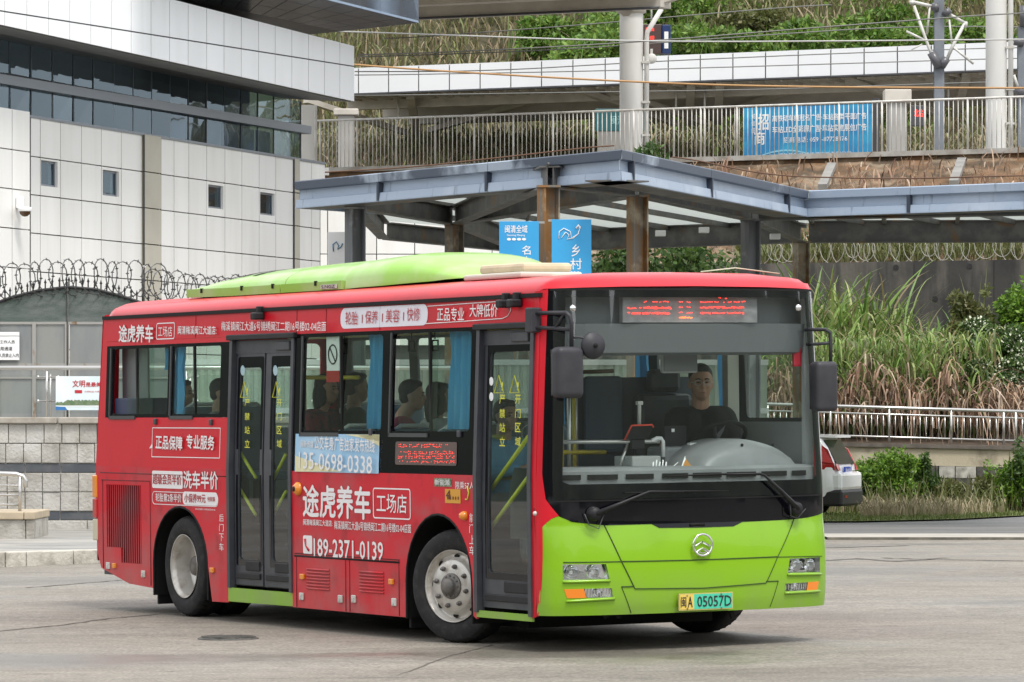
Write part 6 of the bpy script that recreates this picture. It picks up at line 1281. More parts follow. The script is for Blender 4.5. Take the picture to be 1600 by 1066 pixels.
# wheels
M_tyre = mat('tyre_rubber', (.017, .017, .018), .75, spec=.3, col2=(.042, .04, .038), scale=14, lo=.5, hi=.75, bump=.15, bscale=60)
def wheel(name, loc, rot, dual, flip=1):
    w_ = D.objects.new(name, None); link(w_, BUS); w_.location = loc; w_.rotation_euler = (0, 0, rot); w_.scale = (flip, 1, 1)
    R_ = .425; T = .245
    prof = [(.262, .03), (.285, .008), (.31, .002), (.345, -.006), (.385, .004), (.400, .010), (.405, .012), (.412, .022), (.42, .035), (R_, .05), (R_, T-.05), (.412, T-.02), (.38, T), (.3, T), (.26, T-.03)]
    if dual: prof = prof[:-3]+[(.41, T+.0), (.36, T+.02), (.41, T+.06), (R_, T+.09), (R_, 2*T), (.38, 2*T+.05), (.26, 2*T+.03)]
    MB().lathe(prof, 56, 'x').build('tyre', M_tyre, w_)
    q = MB()
    for g in (.10, .14, .18): q.lathe([(R_+.001, g-.004), (R_-.012, g), (R_+.001, g+.004)], 40, 'x')
    tr_ = MB(); n = 44; t_ = MB()
    for k in range(n):
        a = 2*PI*k/n; c_, s_ = math.cos(a), math.sin(a)
        t_.bar((.05, c_*(R_+.001), s_*(R_+.001)), (.095, math.cos(a+.05)*(R_+.001), math.sin(a+.05)*(R_+.001)), .012, .006, up=(0, c_, s_))
    tag(t_.build('tread_groove', M_rub, w_), kind='stuff')
    if dual:
        MB().lathe([(.265, .005), (.272, .0), (.268, .012), (.255, .018), (.245, .05), (.235, .16), (.225, .185), (.175, .20), (.165, .225), (.001, .225)], 48, 'x').build('rim', M_alur, w_)
        hb = MB().lathe([(.001, .09), (.075, .09), (.085, .11), (.085, .225)], 24, 'x').build('hub', mat('dirty_hub', (.20, .18, .16), .6, metal=.3, col2=(.1, .09, .08), scale=12), w_)
        MB().lathe([(.001, .222), (.163, .222), (.172, .197)], 40, 'x').build('rim_disc', mat('dirty_hub'), w_)
        nutm = MB().lathe([(.001, -.035), (.014, -.035), (.016, 0)], 6, 'x').mesh('wheel_nut', MATS['dirty_hub'])
        for k in range(8): a = 2*PI*k/8; inst('wheel_nut', nutm, w_, (.225, .135*math.cos(a), .135*math.sin(a)))
        hm_ = MB().lathe([(.001, -.001), (.025, -.001)], 14, 'x').mesh('rim_hole', M_rub)
        for k in range(8): a = 2*PI*(k+.5)/8; inst('rim_hole', hm_, w_, (.196, .198*math.cos(a), .198*math.sin(a)), scale=(1, 1, 1.0))
    else:
        MB().lathe([(.266, .012), (.273, .0), (.270, .018), (.254, .026), (.246, .055), (.236, .06), (.205, .035), (.198, .010), (.190, -.002), (.12, -.006), (.10, -.010), (.001, -.010)], 56, 'x').build('rim', M_alur, w_)
        MB().lathe([(.098, -.010), (.096, -.022), (.088, -.026), (.070, -.026), (.062, -.05), (.055, -.068), (.035, -.078), (.001, -.08)], 32, 'x').build('hub', mat('dark_hub', (.12, .115, .11), .5, metal=.4, col2=(.2, .18, .16), scale=14), w_)
        nutm = MB().lathe([(.001, -.034), (.010, -.034), (.012, -.03), (.012, -.018), (.0185, -.016), (.0185, 0)], 8, 'x').mesh('wheel_nut', MATS['dark_hub']); bm2 = MB().lathe([(.001, -.008), (.0065, -.008), (.007, 0)], 6, 'x').mesh('hub_bolt', MATS['dark_hub'])
        for k in range(8): a = 2*PI*(k+.3)/8; inst('wheel_nut', nutm, w_, (-.005, .150*math.cos(a), .150*math.sin(a)))
        for k in range(12): a = 2*PI*k/12; inst('hub_bolt', bm2, w_, (-.026, .080*math.cos(a), .080*math.sin(a)))
        hm_ = MB().ell((0, 0, 0), (.004, .027, .018), 8).mesh('rim_hole', M_rub)
        for k in range(8): a = 2*PI*(k+.05)/8; inst('rim_hole', hm_, w_, (.047, .222*math.cos(a), .222*math.sin(a)), rot=(a+PI/2, 0, 0))
    return w_
st_ = math.radians(21)
wheel('wheel', (.05, 1.44, .425), st_, False); wheel('wheel', (.03, RX, .425), 0, True)
wheel('wheel', (BW_-.08, 1.50, .425), st_, False, -1); wheel('wheel', (BW_-.03, RX, .425), 0, True, -1)
for o in BUS.children:
    pass
# --- front
gt_l = [fp(848, 822), fp(860, 810), fp(873, 806), fp(945, 822)]
notch = [fp(945, 820.5), fp(1018, 818.5), fp(1030, 824.5), fp(1090, 824), fp(1146, 822), fp(1160, 815), fp(1240, 811)]
zb_f = lambda t: .262
def poly_front(pts): return pts
tN, tF = ft(.0, 1)[0]+.0, ft(BW_, 1)[0]
lowL = [(tpar(u), .262) for u in (0, .05, .2, .6, 1.2, 1.8, 2.2, 2.39, 2.44)]
gz = fp(848, 822)[1]
green = lowL+[(tF, .97), fp(1281, 800), fp(1262, 808), fp(1240, 811)]+[fp(1160, 815), fp(1146, 822), fp(1090, 824), fp(1030, 824.5), fp(1018, 818.5), fp(945, 820.5), fp(893, 815), fp(873, 807), fp(862, 811), fp(846, 824)]
hlL = [fp(879, 882), fp(947, 881.5), fp(953, 905), fp(880, 908)]; hlR = [fp(1234, 873), fp(1281, 870.5), fp(1281, 894), fp(1231, 895.5)]
tlL = [fp(881, 921), fp(956, 919), fp(958, 933.5), fp(886, 935)]; tlR = [fp(1227, 912), fp(1279, 908.5), fp(1277, 922), fp(1226, 924)]
patch('front_bumper', green, [hlL, hlR, tlL, tlR], front(), M_grnp, .05, .03)
patch('front_corner_strip', [(0, .262), (0, 2.60), fp(856, 452), fp(850, 600), fp(847, 740), fp(853, 780), fp(873, 806), fp(862, 810.5), fp(846, 823.5), (tpar(.002), .262)], None, front(.0015), M_redp, .10, .02)
blackm = [fp(857, 453), fp(851, 600), fp(848, 740), fp(854, 780), fp(874, 806.5), fp(893, 815.5), fp(945, 821), fp(1018, 819), fp(1030, 825), fp(1090, 824.5), fp(1146, 822.5), fp(1160, 815.5), fp(1240, 811.5), fp(1262, 808.5), (tF-.02, .97), (tF-.02, 2.6)]
zwt = 2.615; blackm[0] = (fp(857, 453)[0], zwt); blackm[-1] = (tF-.01, zwt)
zlo = 1.205; clear = [(tpar(.135), zlo+.02), (tpar(.18), zlo), (tpar(2.26), zlo), (tpar(2.31), zlo+.03), (tpar(2.30), 2.55), (tpar(.15), 2.55)]
patch('windscreen_surround', blackm, [clear], front(.003), M_blk, .07, .012)
patch('windscreen', [(tpar(.07), 1.095), (tpar(2.37), 1.095), (tpar(2.37), 2.60), (tpar(.07), 2.60)], None, front(.010), M_wscr, .07, .004)
patch('rubber_seam', [(tpar(.08), 1.08), (tpar(2.36), 1.08), (tpar(2.36), 1.092), (tpar(.08), 1.092)], None, front(.008), M_rub, .12, .005)
patch('top_trim', [(tpar(.05), 2.60), (tpar(2.39), 2.60), (tpar(2.39), 2.615), (tpar(.05), 2.615)], None, front(.012), M_rub, .12, .01)
def fline(pts, m=M_seamg, r=.0045, off=.002, name='panel_seam'):
    P_ = []
    for a, b in zip(pts, pts[1:]):
        ta, tb = fp(*a), fp(*b)
        for k in range(8): P_.append(front(off)(ta[0]+(tb[0]-ta[0])*k/8, ta[1]+(tb[1]-ta[1])*k/8, 0))
    P_.append(front(off)(*fp(*pts[-1]), 0)); q = MB(); q.tube(P_, r, 4); return q.build(name, m, BUS)
fline([(944, 821), (971, 877.5), (992, 920), (1100, 919), (1197, 911), (1215, 870), (1240, 812)]); fline([(971, 877.5), (1090, 875), (1214, 870)]); fline([(880, 879), (975, 877.5)], r=.004); fline([(971, 917), (990, 916.5)], r=.005); fline([(971, 917), (986, 958)], r=.003); fline([(1197, 908.5), (1216, 908)], r=.004); fline([(1216, 908), (1203, 948)], r=.003); fline([(1214, 870.5), (1284, 869)], r=.003)
# raised green lips round the lamps
for pts in ([(879, 909.5), (953, 907.5)], [(884, 940), (960, 935.5)], [(1230, 898), (1282, 897)], [(1226, 927), (1280, 923.5)]): fline(pts, M_grnp, .012, .006, 'lamp_lip')
def lamp(name, quad, m, parts, depth=.07):
    pin = [front(-depth)(*p, 0) for p in quad]; pout = [front(-.002)(*p, 0) for p in quad]
    q = MB(); q.add(pin+pout, [(0, 1, 2, 3)]+[(i, (i+1) % 4, 4+(i+1) % 4, 4+i) for i in range(4)]); h = q.build(name, M_chrome, BUS, fixn=False)
    c = Vector([sum(p[k] for p in pin)/4 for k in range(3)])
    for f, r_, mm in parts:
        a = Vector(pin[0]).lerp(Vector(pin[1]), f); b = Vector(pin[3]).lerp(Vector(pin[2]), f); cc = (a+b)/2
        q = MB(); q.lathe([(r_, -.045), (r_*.9, -.02), (r_*.55, .0), (.001, .01)], 20, 'y', (cc.x, cc.y, cc.z)); q.build('reflector', M_chrome, h); q = MB(); q.ell((cc.x, cc.y-.02, cc.z), (r_*.3, r_*.3, r_*.3), 8); q.build('bulb', mm, h)
    patch('lens', quad, None, front(.004), m, .1, .004, parent=h); return h
M_lens = glass('lens_glass', (.93, .95, .96), 1.6); M_lensa = mat('amber_lens2', (.80, .22, .01), .15, coat=.8)
M_bulb = mat('bulb_white', (.8, .8, .8), .2)
lamp('headlight', hlL, M_lens, [(.25, .048, M_bulb), (.72, .048, M_bulb)]); lamp('headlight', hlR, M_lens, [(.28, .048, M_bulb), (.72, .048, M_bulb)])
def split(qd, f): return [qd[0], (qd[0][0]+(qd[1][0]-qd[0][0])*f, qd[0][1]+(qd[1][1]-qd[0][1])*f), (qd[3][0]+(qd[2][0]-qd[3][0])*f, qd[3][1]+(qd[2][1]-qd[3][1])*f), qd[3]], [(qd[0][0]+(qd[1][0]-qd[0][0])*(f+.02), qd[0][1]+(qd[1][1]-qd[0][1])*(f+.02)), qd[1], qd[2], (qd[3][0]+(qd[2][0]-qd[3][0])*(f+.02), qd[3][1]+(qd[2][1]-qd[3][1])*(f+.02))]
a_, b_ = split(tlL, .46); lamp('turn_signal', a_, M_lensa, [], .05); fg = lamp('fog_lamp', b_, M_lens, [(.5, .03, M_bulb)], .05)
a_, b_ = split(tlR, .56); lamp('fog_lamp', a_, M_lens, [(.5, .03, M_bulb)], .05); lamp('turn_signal', b_, M_lensa, [], .05)
for qd in (tlL, tlR):
    q = MB(); f0, f1 = (.5, .98) if qd is tlL else (.02, .54)
    for k in range(9):
        f = f0+(f1-f0)*k/8; t0 = qd[0][0]+(qd[1][0]-qd[0][0])*f; z0, z1 = qd[3][1]+.008, qd[0][1]-.008; q.bar(front(-.006)(t0, z0, 0), front(-.006)(t0, z1, 0), .004)
    tag(q.build('lens_rib', M_galv, BUS), kind='stuff')
# licence plate
def fplane(px0, px1, py0, py1, off):   # flat frame tangent to the front: returns matrix with x right, y up
    xa, za = fu(px0, py1); xb, zb = fu(px1, py1); zt_ = fu(px0, py0)[1]; ya, yb = vF(xa, .4 if za < 1 else za)-off, vF(xb, .4 if za < 1 else za)-off
    X = Vector((xb-xa, yb-ya, 0)); wd = X.length; X.normalize(); Z = Vector((0, 0, 1)); N = X.cross(Z)
    M = Matrix(((X.x, 0, N.x, xa), (X.y, 0, N.y, ya), (0, 1, 0, (za+zb)/2), (0, 0, 0, 1))); return M, wd, zt_-za
M, wd, ht = fplane(1055, 1139, 926, 952.5, .035)
plt = MB().box(0, wd, 0, ht, -.012, 0).build('licence_plate', mat('plate_frame', (.45, .40, .12), .5), BUS); plt.matrix_local = M
MB().box(.008, wd*.275, .008, ht-.008, 0, .002).build('plate_yellow', mat('plate_yellow_mat', (.68, .50, .10), .45), plt); MB().box(wd*.275, wd-.008, .008, ht-.008, 0, .002).build('plate_green', mat('plate_green_mat', (.06, .52, .34), .45), plt)
def ptext(s, x0, x1, b=.02): text_mesh('lettering', s, (x1-x0)*wd, ht*.62, M_black, b, plt, Matrix.Translation((x0*wd, ht*.19, .004)))
ptext('闽', .03, .13, .01); ptext('A', .16, .245); ptext('05057D', .335, .965)
q = MB()
for x, z in ((.15, .12), (.15, .88), (.78, .1), (.78, .9)): q.ell((wd*x, ht*z, .004), (.007, .007, .004), 6)
tag(q.build('plate_screw', M_rust, plt), kind='stuff')
# emblem: ring with two chevrons
M, wd, ht = fplane(1079, 1111, 833, 869.5, .03); emb = D.objects.new('emblem', None); link(emb, BUS); emb.matrix_local = M; cx, cy = wd/2, ht/2
MB().tube([(cx+wd*.46*math.cos(2*PI*k/32), cy+ht*.46*math.sin(2*PI*k/32), 0) for k in range(32)], .0085, 8, closed=True).build('ring', M_chrome, emb)
for dy in (.17, -.10):
    q = MB(); 
    for s_ in (-1, 1):
        a, b = (cx, cy+ht*dy), (cx+s_*wd*.36, cy+ht*(dy-.17)); t_ = ht*.10
        q.add([(a[0], a[1], .0), (b[0], b[1], 0), (b[0], b[1]-t_, 0), (a[0], a[1]-t_, 0), (a[0], a[1]-t_*.3, .012), (b[0], b[1]-t_*.5, .008)], [(0, 4, 5, 1), (4, 3, 2, 5), (0, 1, 2, 3), (1, 5, 2)])
    q.build('chevron', M_chrome, emb)
q = MB(); q.bar((cx-wd*.33, cy-ht*.25, 0), (cx, cy-ht*.36, 0), .008); q.bar((cx, cy-ht*.36, 0), (cx+wd*.33, cy-ht*.25, 0), .008); q.build('chevron', M_chrome, emb)
# wipers
def fpt(px, py, off): x, z = fu(px, py); return Vector((x, vF(x, z)-off, z))
for piv, arm, bl_, cab in (((925, 803), [(925, 803), (965, 786), (1008, 768)], [(973, 770.5), (1062, 768), (1135, 767)], [(908, 803), (915, 820), (930, 826), (938, 804)]), ((1240, 795), [(1240, 795), (1215, 768), (1187, 742), (1180, 740)], [(1040, 744), (1120, 741), (1198, 742)], [(1229, 787), (1230, 806), (1240, 810), (1253, 795)])):
    q = MB(); p = fpt(*piv, .03); q.lathe([(.001, -.045), (.035, -.045), (.05, -.02), (.055, .02)], 18, 'y', tuple(p)); wr = q.build('wiper', M_blkm, BUS)
    q = MB(); q.tube([fpt(*a, .06) for a in arm]+([fpt(*bl_[1], .05)] if arm[-1][0] < 1100 else [fpt(1130, 741, .05)]), [.024, .014, .009]+[.008]*(len(arm)-2), 6); q.build('wiper_arm', M_blkm, wr)
    q = MB(); q.tube([fpt(*a, .035) for a in bl_], [.005, .010, .004], 6); q.build('wiper_blade', M_rub, wr)
    q = MB(); q.tube([fpt(*a, .05) for a in cab], .004, 5); q.build('washer_hose', M_dgrey, wr)
q = MB(); a = fpt(1075, 820, .0); q.tube([fpt(1078, 821, .004), fpt(1088, 819, .008), fpt(1100, 820, .004)], .012, 6); q.build('release_handle', M_rub, BUS)
for px, py in ((894, 482), (1246, 481)): p = fpt(px, py, .012); q = MB(); q.lathe([(.001, -.014), (.02, -.014), (.026, 0)], 14, 'y', tuple(p)); q.build('marker_lamp', M_chrome, BUS)
for px in (955, 975, 1153): p = fpt(px, 960, -.1); q = MB(); q.bar(p+Vector((0, 0, .02)), p+Vector((.02, 0, -.03)), .03, .03); q.build('tow_bracket', M_rub, BUS)
# mirrors
def PB(px, py, y):   # point at bus depth y seen there
    d = raydir(px, py); t = (y-CB.y)/d.y; return CB+d*t
M_mir = mat('mirror_grey_plastic', (.03, .03, .036), .5, spec=.35, col2=(.042, .042, .048), scale=5)
def mirror_shell(p0, p1, yc, name='mirror'):
    a, b = PB(*p0, yc), PB(*p1, yc); cx, cz = (a.x+b.x)/2, (a.z+b.z)/2; w2, h2 = abs(b.x-a.x)/2, abs(a.z-b.z)/2
    bm = bmesh.new(); bmesh.ops.create_cube(bm, size=1)
    for v in bm.verts: v.co = Vector((v.co.x*2*w2, v.co.y*.13, v.co.z*2*h2))
    bmesh.ops.bevel(bm, geom=bm.edges[:], offset=min(w2, .13)*.42, segments=4, affect='EDGES', profile=.55)
    me = D.meshes.new(name); bm.to_mesh(me); bm.free(); me.materials.append(M_mir); me.polygons.foreach_set('use_smooth', [True]*len(me.polygons)); o = D.objects.new(name, me); link(o, BUS); o.location = (cx, yc, cz)
    q = MB(); q.box(-w2*.85, w2*.85, .066, .070, -h2*.9, h2*.9); q.build('mirror_glass', M_chrome, o); return o
m1 = mirror_shell((865, 542), (908, 622), -.28)
q = MB(); q.tube([Vector((-.0, .09, sv(835, 490)[1])), PB(862, 489, -.05), PB(885, 489, -.26), PB(890.5, 494, -.28), PB(893, 506, -.28), PB(893, 545, -.28)], .0155, 8); q.build('mirror_arm', M_mir, BUS)
q = MB(); q.tube([Vector((-.0, .09, sv(835, 512)[1])), PB(862, 513, -.05), PB(892, 515, -.27)], .014, 8); q.build('mirror_arm', M_mir, BUS); q = MB(); q.tube([PB(868, 513, -.1), PB(879, 493, -.2)], .008, 6); q.build('mirror_brace', M_mir, BUS)
q = MB(); q.bbox(-.03, .06, .05, .14, 2.30, 2.48, .01); q.build('mirror_mount', M_mir, BUS)
q = MB(); q.tube([PB(893, 528, -.28), PB(905, 527, -.3), PB(918, 530, -.32), PB(927, 538, -.33)], .009, 6); q.build('mirror_arm', M_mir, BUS)
p = PB(928.5, 540, -.33); q = MB(); q.lathe([(.001, -.018), (.012, -.018), (.03, -.012), (.090, .0), (.098, .02), (.094, .03), (.001, .03)], 28, 'y'); o = q.build('round_mirror', M_mir, BUS); o.location = p; q = MB(); q.lathe([(.001, -.024), (.016, -.024), (.018, -.012)], 12, 'y'); q.build('mirror_knob', M_rub, o)
m2 = mirror_shell((1270, 565), (1304, 643), -.20)
q = MB(); q.tube([fpt(1262, 515, -.03), PB(1270, 515, -.1), PB(1290, 515, -.2), PB(1297, 520, -.2), PB(1298, 535, -.2), PB(1298, 570, -.2)], .014, 8); q.build('mirror_arm', M_mir, BUS); q = MB(); q.tube([fpt(1264, 538, -.03), PB(1272, 538, -.1), PB(1298, 536, -.2)], .012, 8); q.build('mirror_arm', M_mir, BUS)
# --- roof unit: long green air conditioning fairing
def rsec(y):                    # half width, base z, top z, shoulder
    ys_ = [1.95, 2.05, 2.3, 2.6, 3.0, 3.45, 3.7, 4.8, 5.8, 6.3, 6.62]
    top = [2.765, 2.82, 2.90, 2.96, 2.99, 2.985, 2.98, 2.97, 2.95, 2.90, 2.80]
    hw = [.36, .46, .55, .64, .76, .92, .95, .95, .95, .95, .95]
    zb = [2.75, 2.745, 2.735, 2.73, 2.72, 2.715, 2.71, 2.71, 2.71, 2.715, 2.72]
    rnd_ = [.9, .9, .8, .75, .68, .6, .6, .65, .8, .9, .95]
    return [float(np.interp(y, ys_, a)) for a in (hw, zb, top, rnd_)]
def fairing(y0, y1, n, name, cap0=False, cap1=False):
    q = MB(); q.smooth = True; V = []; k = 22
    for i in range(n+1):
        y = y0+(y1-y0)*i/n; hw, zb, zt_, r_ = rsec(y); skirt = .07 if y > 3.62 else 0
        row = [(-hw, zb), (-hw-.0, zb+skirt)]
        for j in range(k+1):
            a = PI*(1-j/k); e_ = .42; e1_, e2_ = (.9, .95) if y > 3.62 else (.75, .62); cx = math.copysign(abs(math.cos(a))**e1_, math.cos(a)); sz = abs(math.sin(a))**e2_
            inset = .045 if y > 3.62 else 0
            row.append((cx*(hw-inset), zb+skirt+(zt_-zb-skirt)*sz))
        row += [(hw, zb+skirt), (hw, zb)]
        cx_ = float(np.interp(y, [1.95, 2.3, 3.0, 3.5], [.80, .90, 1.04, 1.20])); V += [(cx_+x, y, z) for x, z in row]
    m = len(V)//(n+1); q.add(V, [(j*m+i, j*m+i+1, (j+1)*m+i+1, (j+1)*m+i) for j in range(n) for i in range(m-1)])
    if cap0: q.add(V[:m], [tuple(range(m))])
    if cap1: q.add(V[-m:], [tuple(range(m))])
    o = q.build(name, M_grnr, BUS); o.data.set_sharp_from_angle(angle=math.radians(38)); return o
fa = fairing(1.95, 3.60, 26, 'front_fairing', True, True); fb = fairing(3.66, 4.76, 6, 'rear_fairing', True, True); fairing(4.775, 6.62, 16, 'rear_fairing', True, True)
q = MB()
for k in range(4):
    q = MB(); y = 5.50+k*.25; hw, zb, zt_, _r = rsec(y)
    def fz(x):
        c_ = min(1, abs((x-1.20)/(hw-.045)))**(1/.9); return zb+.07+(zt_-zb-.07)*math.sin(math.acos(c_))**.95
    q.add([(x, y+dy+(.75-x)*.35, fz(x)+.003) for dy in (-.045, .045) for x in (.42, .5, .58, .66, .74)], [(i, i+1, 6+i, 5+i) for i in range(4)]); q.build('vent_slot', M_rub, fb, fixn=False)
q = MB(); q.box(.24, .247, 3.72, 4.0, 2.72, 2.755); q.build('maker_badge', M_galv, BUS)
M_ = Matrix.Translation((.2385, 3.98, 2.725)) @ Matrix(((0, 0, -1, 0), (-1, 0, 0, 0), (0, 1, 0, 0), (0, 0, 0, 1))); text_mesh('lettering', 'S.NGZ', .24, .025, M_black, .02, BUS, M_)
for y in (4.1, 4.9, 5.5, 6.3): q = MB(); q.bbox(.235, .26, y-.01, y+.01, 2.75, 2.79, .003); q.build('fairing_clip', M_rub, BUS)
for y in (3.9, 4.5, 5.1, 5.7, 6.3): q = MB(); q.box(.28, .4, y-.05, y+.05, 2.69, 2.72); q.build('fairing_foot', M_rub, BUS)
q = MB(); q.bbox(.33, .86, .84, 1.74, 2.72, 2.765, .015); q.build('hatch_base', mat('hatch_grey', (.55, .53, .46), .6), BUS); q = MB(); q.bbox(.40, .82, .92, 1.62, 2.765, 2.835, .025); q.build('roof_hatch', mat('hatch_cream', (.60, .50, .34), .55, col2=(.48, .40, .27), scale=4), BUS)
q = MB(); q.tube([(1.5, .2, 2.75), (1.8, .2, 2.78), (2.2, .22, 2.74)], .005, 6); q.build('roof_cable', M_cream2, BUS)
# --- interior seen through the windscreen
q = MB(); P_ = []
M_dash = mat('dashboard_grey', (.19, .20, .205), .45, col2=(.24, .25, .255), scale=3)
def dashs(): 
    q = MB(); q.smooth = True; V = []; us = [.10, .14, .3, .6, .9, 1.2, 1.5, 1.8, 2.1, 2.28, 2.33]
    for u in us: v = vF(u, 1.25)+.045; V += [(u, v, 1.10), (u, v, 1.295), (u, v+.03, 1.315), (u, .55, 1.32), (u, .62, 1.2), (u, .62, .8)]
    q.add(V, [(j*6+i, j*6+i+1, (j+1)*6+i+1, (j+1)*6+i) for j in range(len(us)-1) for i in range(5)]); return q
ds_ = dashs().build('dashboard', M_dash, BUS); ds_.data.set_sharp_from_angle(angle=math.radians(40))
for (a, b) in ((868, 906), (916, 964), (976, 1020), (1033, 1074), (1081, 1126), (1134, 1180), (1188, 1228), (1236, 1258)):
    xa, z1 = fu(a, 742, .05); xb, _ = fu(b, 742, .05); z0 = z1-.032; ym = lambda u: vF(u, 1.25)+.04
    q = MB(); n = 5; V = [(xa+(xb-xa)*i/n, ym(xa+(xb-xa)*i/n)-.004, z) for z in (1.235, 1.272) for i in range(n+1)]; q.add(V, [(i, i+1, n+2+i, n+1+i) for i in range(n)]); q.build('demister_vent', M_rub, ds_)
# instrument hood
q = MB(); q.smooth = True; V = []; nj = 16; ni = 14
for i in range(ni+1):
    a = PI*i/ni
    for j in range(nj+1):
        b_ = PI/2*j/nj; V.append((1.76-.46*math.cos(a)*(.35+.65*math.sin(b_)**.5) if j else 1.76-.16*math.cos(a), .03+.50*(1-math.cos(b_))*.35+.18+.16*math.sin(b_)*0-.17*(math.sin(a)**.5)*math.sin(b_), 1.53-.22*(1-math.cos(b_))))
q = MB(); q.smooth = True; prof_h = []
for i in range(21):
    f = i/20; x = 1.31+(2.24-1.31)*f; h = .20*math.sin(PI*min(1, max(0, f)))**.55; prof_h.append((x, h, f))
V = []
for k, (yy, kk) in enumerate(((-.035, .0), (-.02, .42), (.02, .72), (.09, .93), (.2, 1.0), (.5, 1.02))):
    V += [(x+(1.775-x)*(.16-.035*k if k < 4 else 0), yy+.0, 1.31+h*kk) for x, h, f in prof_h]
q.add(V, [(j*21+i, j*21+i+1, (j+1)*21+i+1, (j+1)*21+i) for j in range(5) for i in range(20)]); q.build('instrument_hood', M_dash, BUS)
q = MB(); q.lathe([(.001, -.004), (.012, -.004), (.012, .002)], 10, 'y', (1.73, .02, 1.465)); q.build('hood_screw', M_rub, BUS); q = MB(); q.lathe([(.001, -.004), (.012, -.004), (.012, .002)], 10, 'y', (2.0, .02, 1.465)); q.build('hood_screw', M_rub, BUS)
# steering wheel (leaning), header, sun blind, rear-view mirror
cw_ = Vector((1.80, .50, 1.50)); ax = Vector((0, .55, .83)).normalized(); e1 = Vector((1, 0, 0)); e2 = ax.cross(e1)
q = MB(); q.tube([cw_+e1*.235*math.cos(a)+e2*.235*math.sin(a) for a in [2*PI*k/36 for k in range(36)]], .016, 8, closed=True)
swl = q.build('steering_wheel', M_rub, BUS)
for a in (0, 2.1, 4.2): q = MB(); q.tube([cw_, cw_+e1*.23*math.cos(a)+e2*.23*math.sin(a)], .013, 6); q.build('spoke', M_dgrey, swl)
q = MB(); q.tube([cw_, cw_-ax*.4], .035, 8); q.build('steering_column', M_rub, swl)
M_head = mat('header_grey', (.13, .14, .15), .55)
q = MB()
for i in range(10):
    u0, u1 = .14+i*.216, .14+(i+1)*.216; f = lambda u, z, o: (u, vF(u, z)+o, z)
    q.add([f(u0, 2.15, .10), f(u1, 2.15, .10), f(u1, 2.36, .06), f(u0, 2.36, .06), f(u0, 2.56, .17), f(u1, 2.56, .17), f(u1, 2.36, .17), f(u0, 2.36, .17), f(u0, 2.13, .16), f(u1, 2.13, .16)], [(0, 1, 2, 3), (3, 2, 6, 7), (7, 6, 5, 4), (0, 8, 9, 1)])
q.build('header_panel', M_head, BUS)
LY = .03
def ff(px, py, o=.04): x, z = fu(px, py, o); return (x, vF(x, z)+o, z)
q = MB(); q.hexa([ff(973, 504), ff(1183, 504), ff(1183, 463.5), ff(973, 463.5)], (0, .05, 0)); dsp = q.build('destination_display', mat('display_grey', (.17, .17, .18), .4, col2=(.30, .29, .30), scale=5, stretch=(1, 1, 2)), BUS)
def fleds(m, groups, name):
    b = MB()
    for (x0, x1, py, dens) in groups:
        px = x0
        while px < x1:
            w_ = random.choice((1.0, 1.8, 3.2))
            if random.random() < dens: p = ff(px, py+random.choice((-.7, 0, 0, .7)), .032); q_ = ff(px+w_, py, .032); b.add([p, (q_[0], q_[1], p[2]), (q_[0], q_[1], p[2]+.0065), (p[0], p[1], p[2]+.0065)], [(0, 1, 2, 3)])
            px += w_+.9
    tag(b.build(name, m, dsp, fixn=False), kind='stuff')
L_ = []
for py, x0, x1 in ((472.5, 1006, 1046), (481, 1005, 1047), (482.5, 980, 1047), (490, 981, 1046), (491, 984, 1046)): L_.append((x0, x1, py, .85))
for py in (466.5,): L_.append((1120, 1134, py, .6))
for py in (472.5, 481, 482, 489.5, 490.5): L_.append((1094, 1162, py, .8))
for py in (472.5, 481, 489.5): L_ += [(1061, 1067, py, 1), (1073, 1079, py, 1)]
fleds(M_ledr, L_, 'led_dots'); fleds(M_ledo, [(1061, 1070, 496.5, 1), (1073, 1082, 496.5, 1), (1061, 1070, 497.5, 1), (1073, 1082, 497.5, 1)], 'led_dots')
a, b = PB(1031, 547, .25), PB(1088, 583, .25); q = MB(); q.bbox(a.x, b.x, .22, .26, b.z, a.z, .018); o = q.build('interior_mirror', mat('mirror_case', (.35, .36, .37), .3), BUS)
q = MB(); q.bbox(a.x+.012, b.x-.012, .212, .219, b.z+.012, a.z-.012, .003); q.build('mirror_face', mat('mirror_back', (.16, .17, .18), .3), o); q = MB(); q.tube([((a.x+b.x)/2, .24, a.z-.03), ((a.x+b.x)/2, .2, a.z+.2)], .009, 6); q.build('mirror_stem', M_galv, o)
q = MB(); a, b = PB(1238, 541, .05), PB(1250, 573, .05); q.bbox(a.x, b.x, .03, .06, b.z, a.z, .006); q.build('emergency_hammer', mat('hammer_red', (.45, .01, .03), .4), BUS)
# validator on a rail
def PBd(px, py, y): return PB(px, py, y)
q = MB(); q.tube([PB(852, 691, .42), PB(1022, 690, .42), PB(1030, 690, .42)], .016, 8); q.build('front_handrail', M_steel, BUS)
q = MB(); q.tube([PB(1018, 689, .42), PB(1026, 685, .42), PB(1033, 685, .42), PB(1036, 690, .42), PB(1036.5, 714, .42)], .015, 8); q.build('white_rail', M_white, BUS)
q = MB(); q.hexa([PB(977, 686, .36), PB(1013, 686, .36), PB(1021, 665, .30), PB(989, 665, .30)], (0, .03, -.0)); vd = q.build('ticket_machine', M_blkm, BUS)
q = MB(); q.tube([PB(976, 688, .35), PB(987, 665, .29), PB(1019, 664, .29), PB(1021, 668, .29)], .007, 6); q.build('red_edge', mat('machine_red', (.7, .06, .03), .4), vd)
q = MB(); q.bbox(*sorted((PB(985, 692, .4).x, PB(1006, 692, .4).x)), .38, .44, PB(985, 702, .4).z, PB(985, 686, .4).z, .008); q.build('machine_bracket', M_blkm, vd)
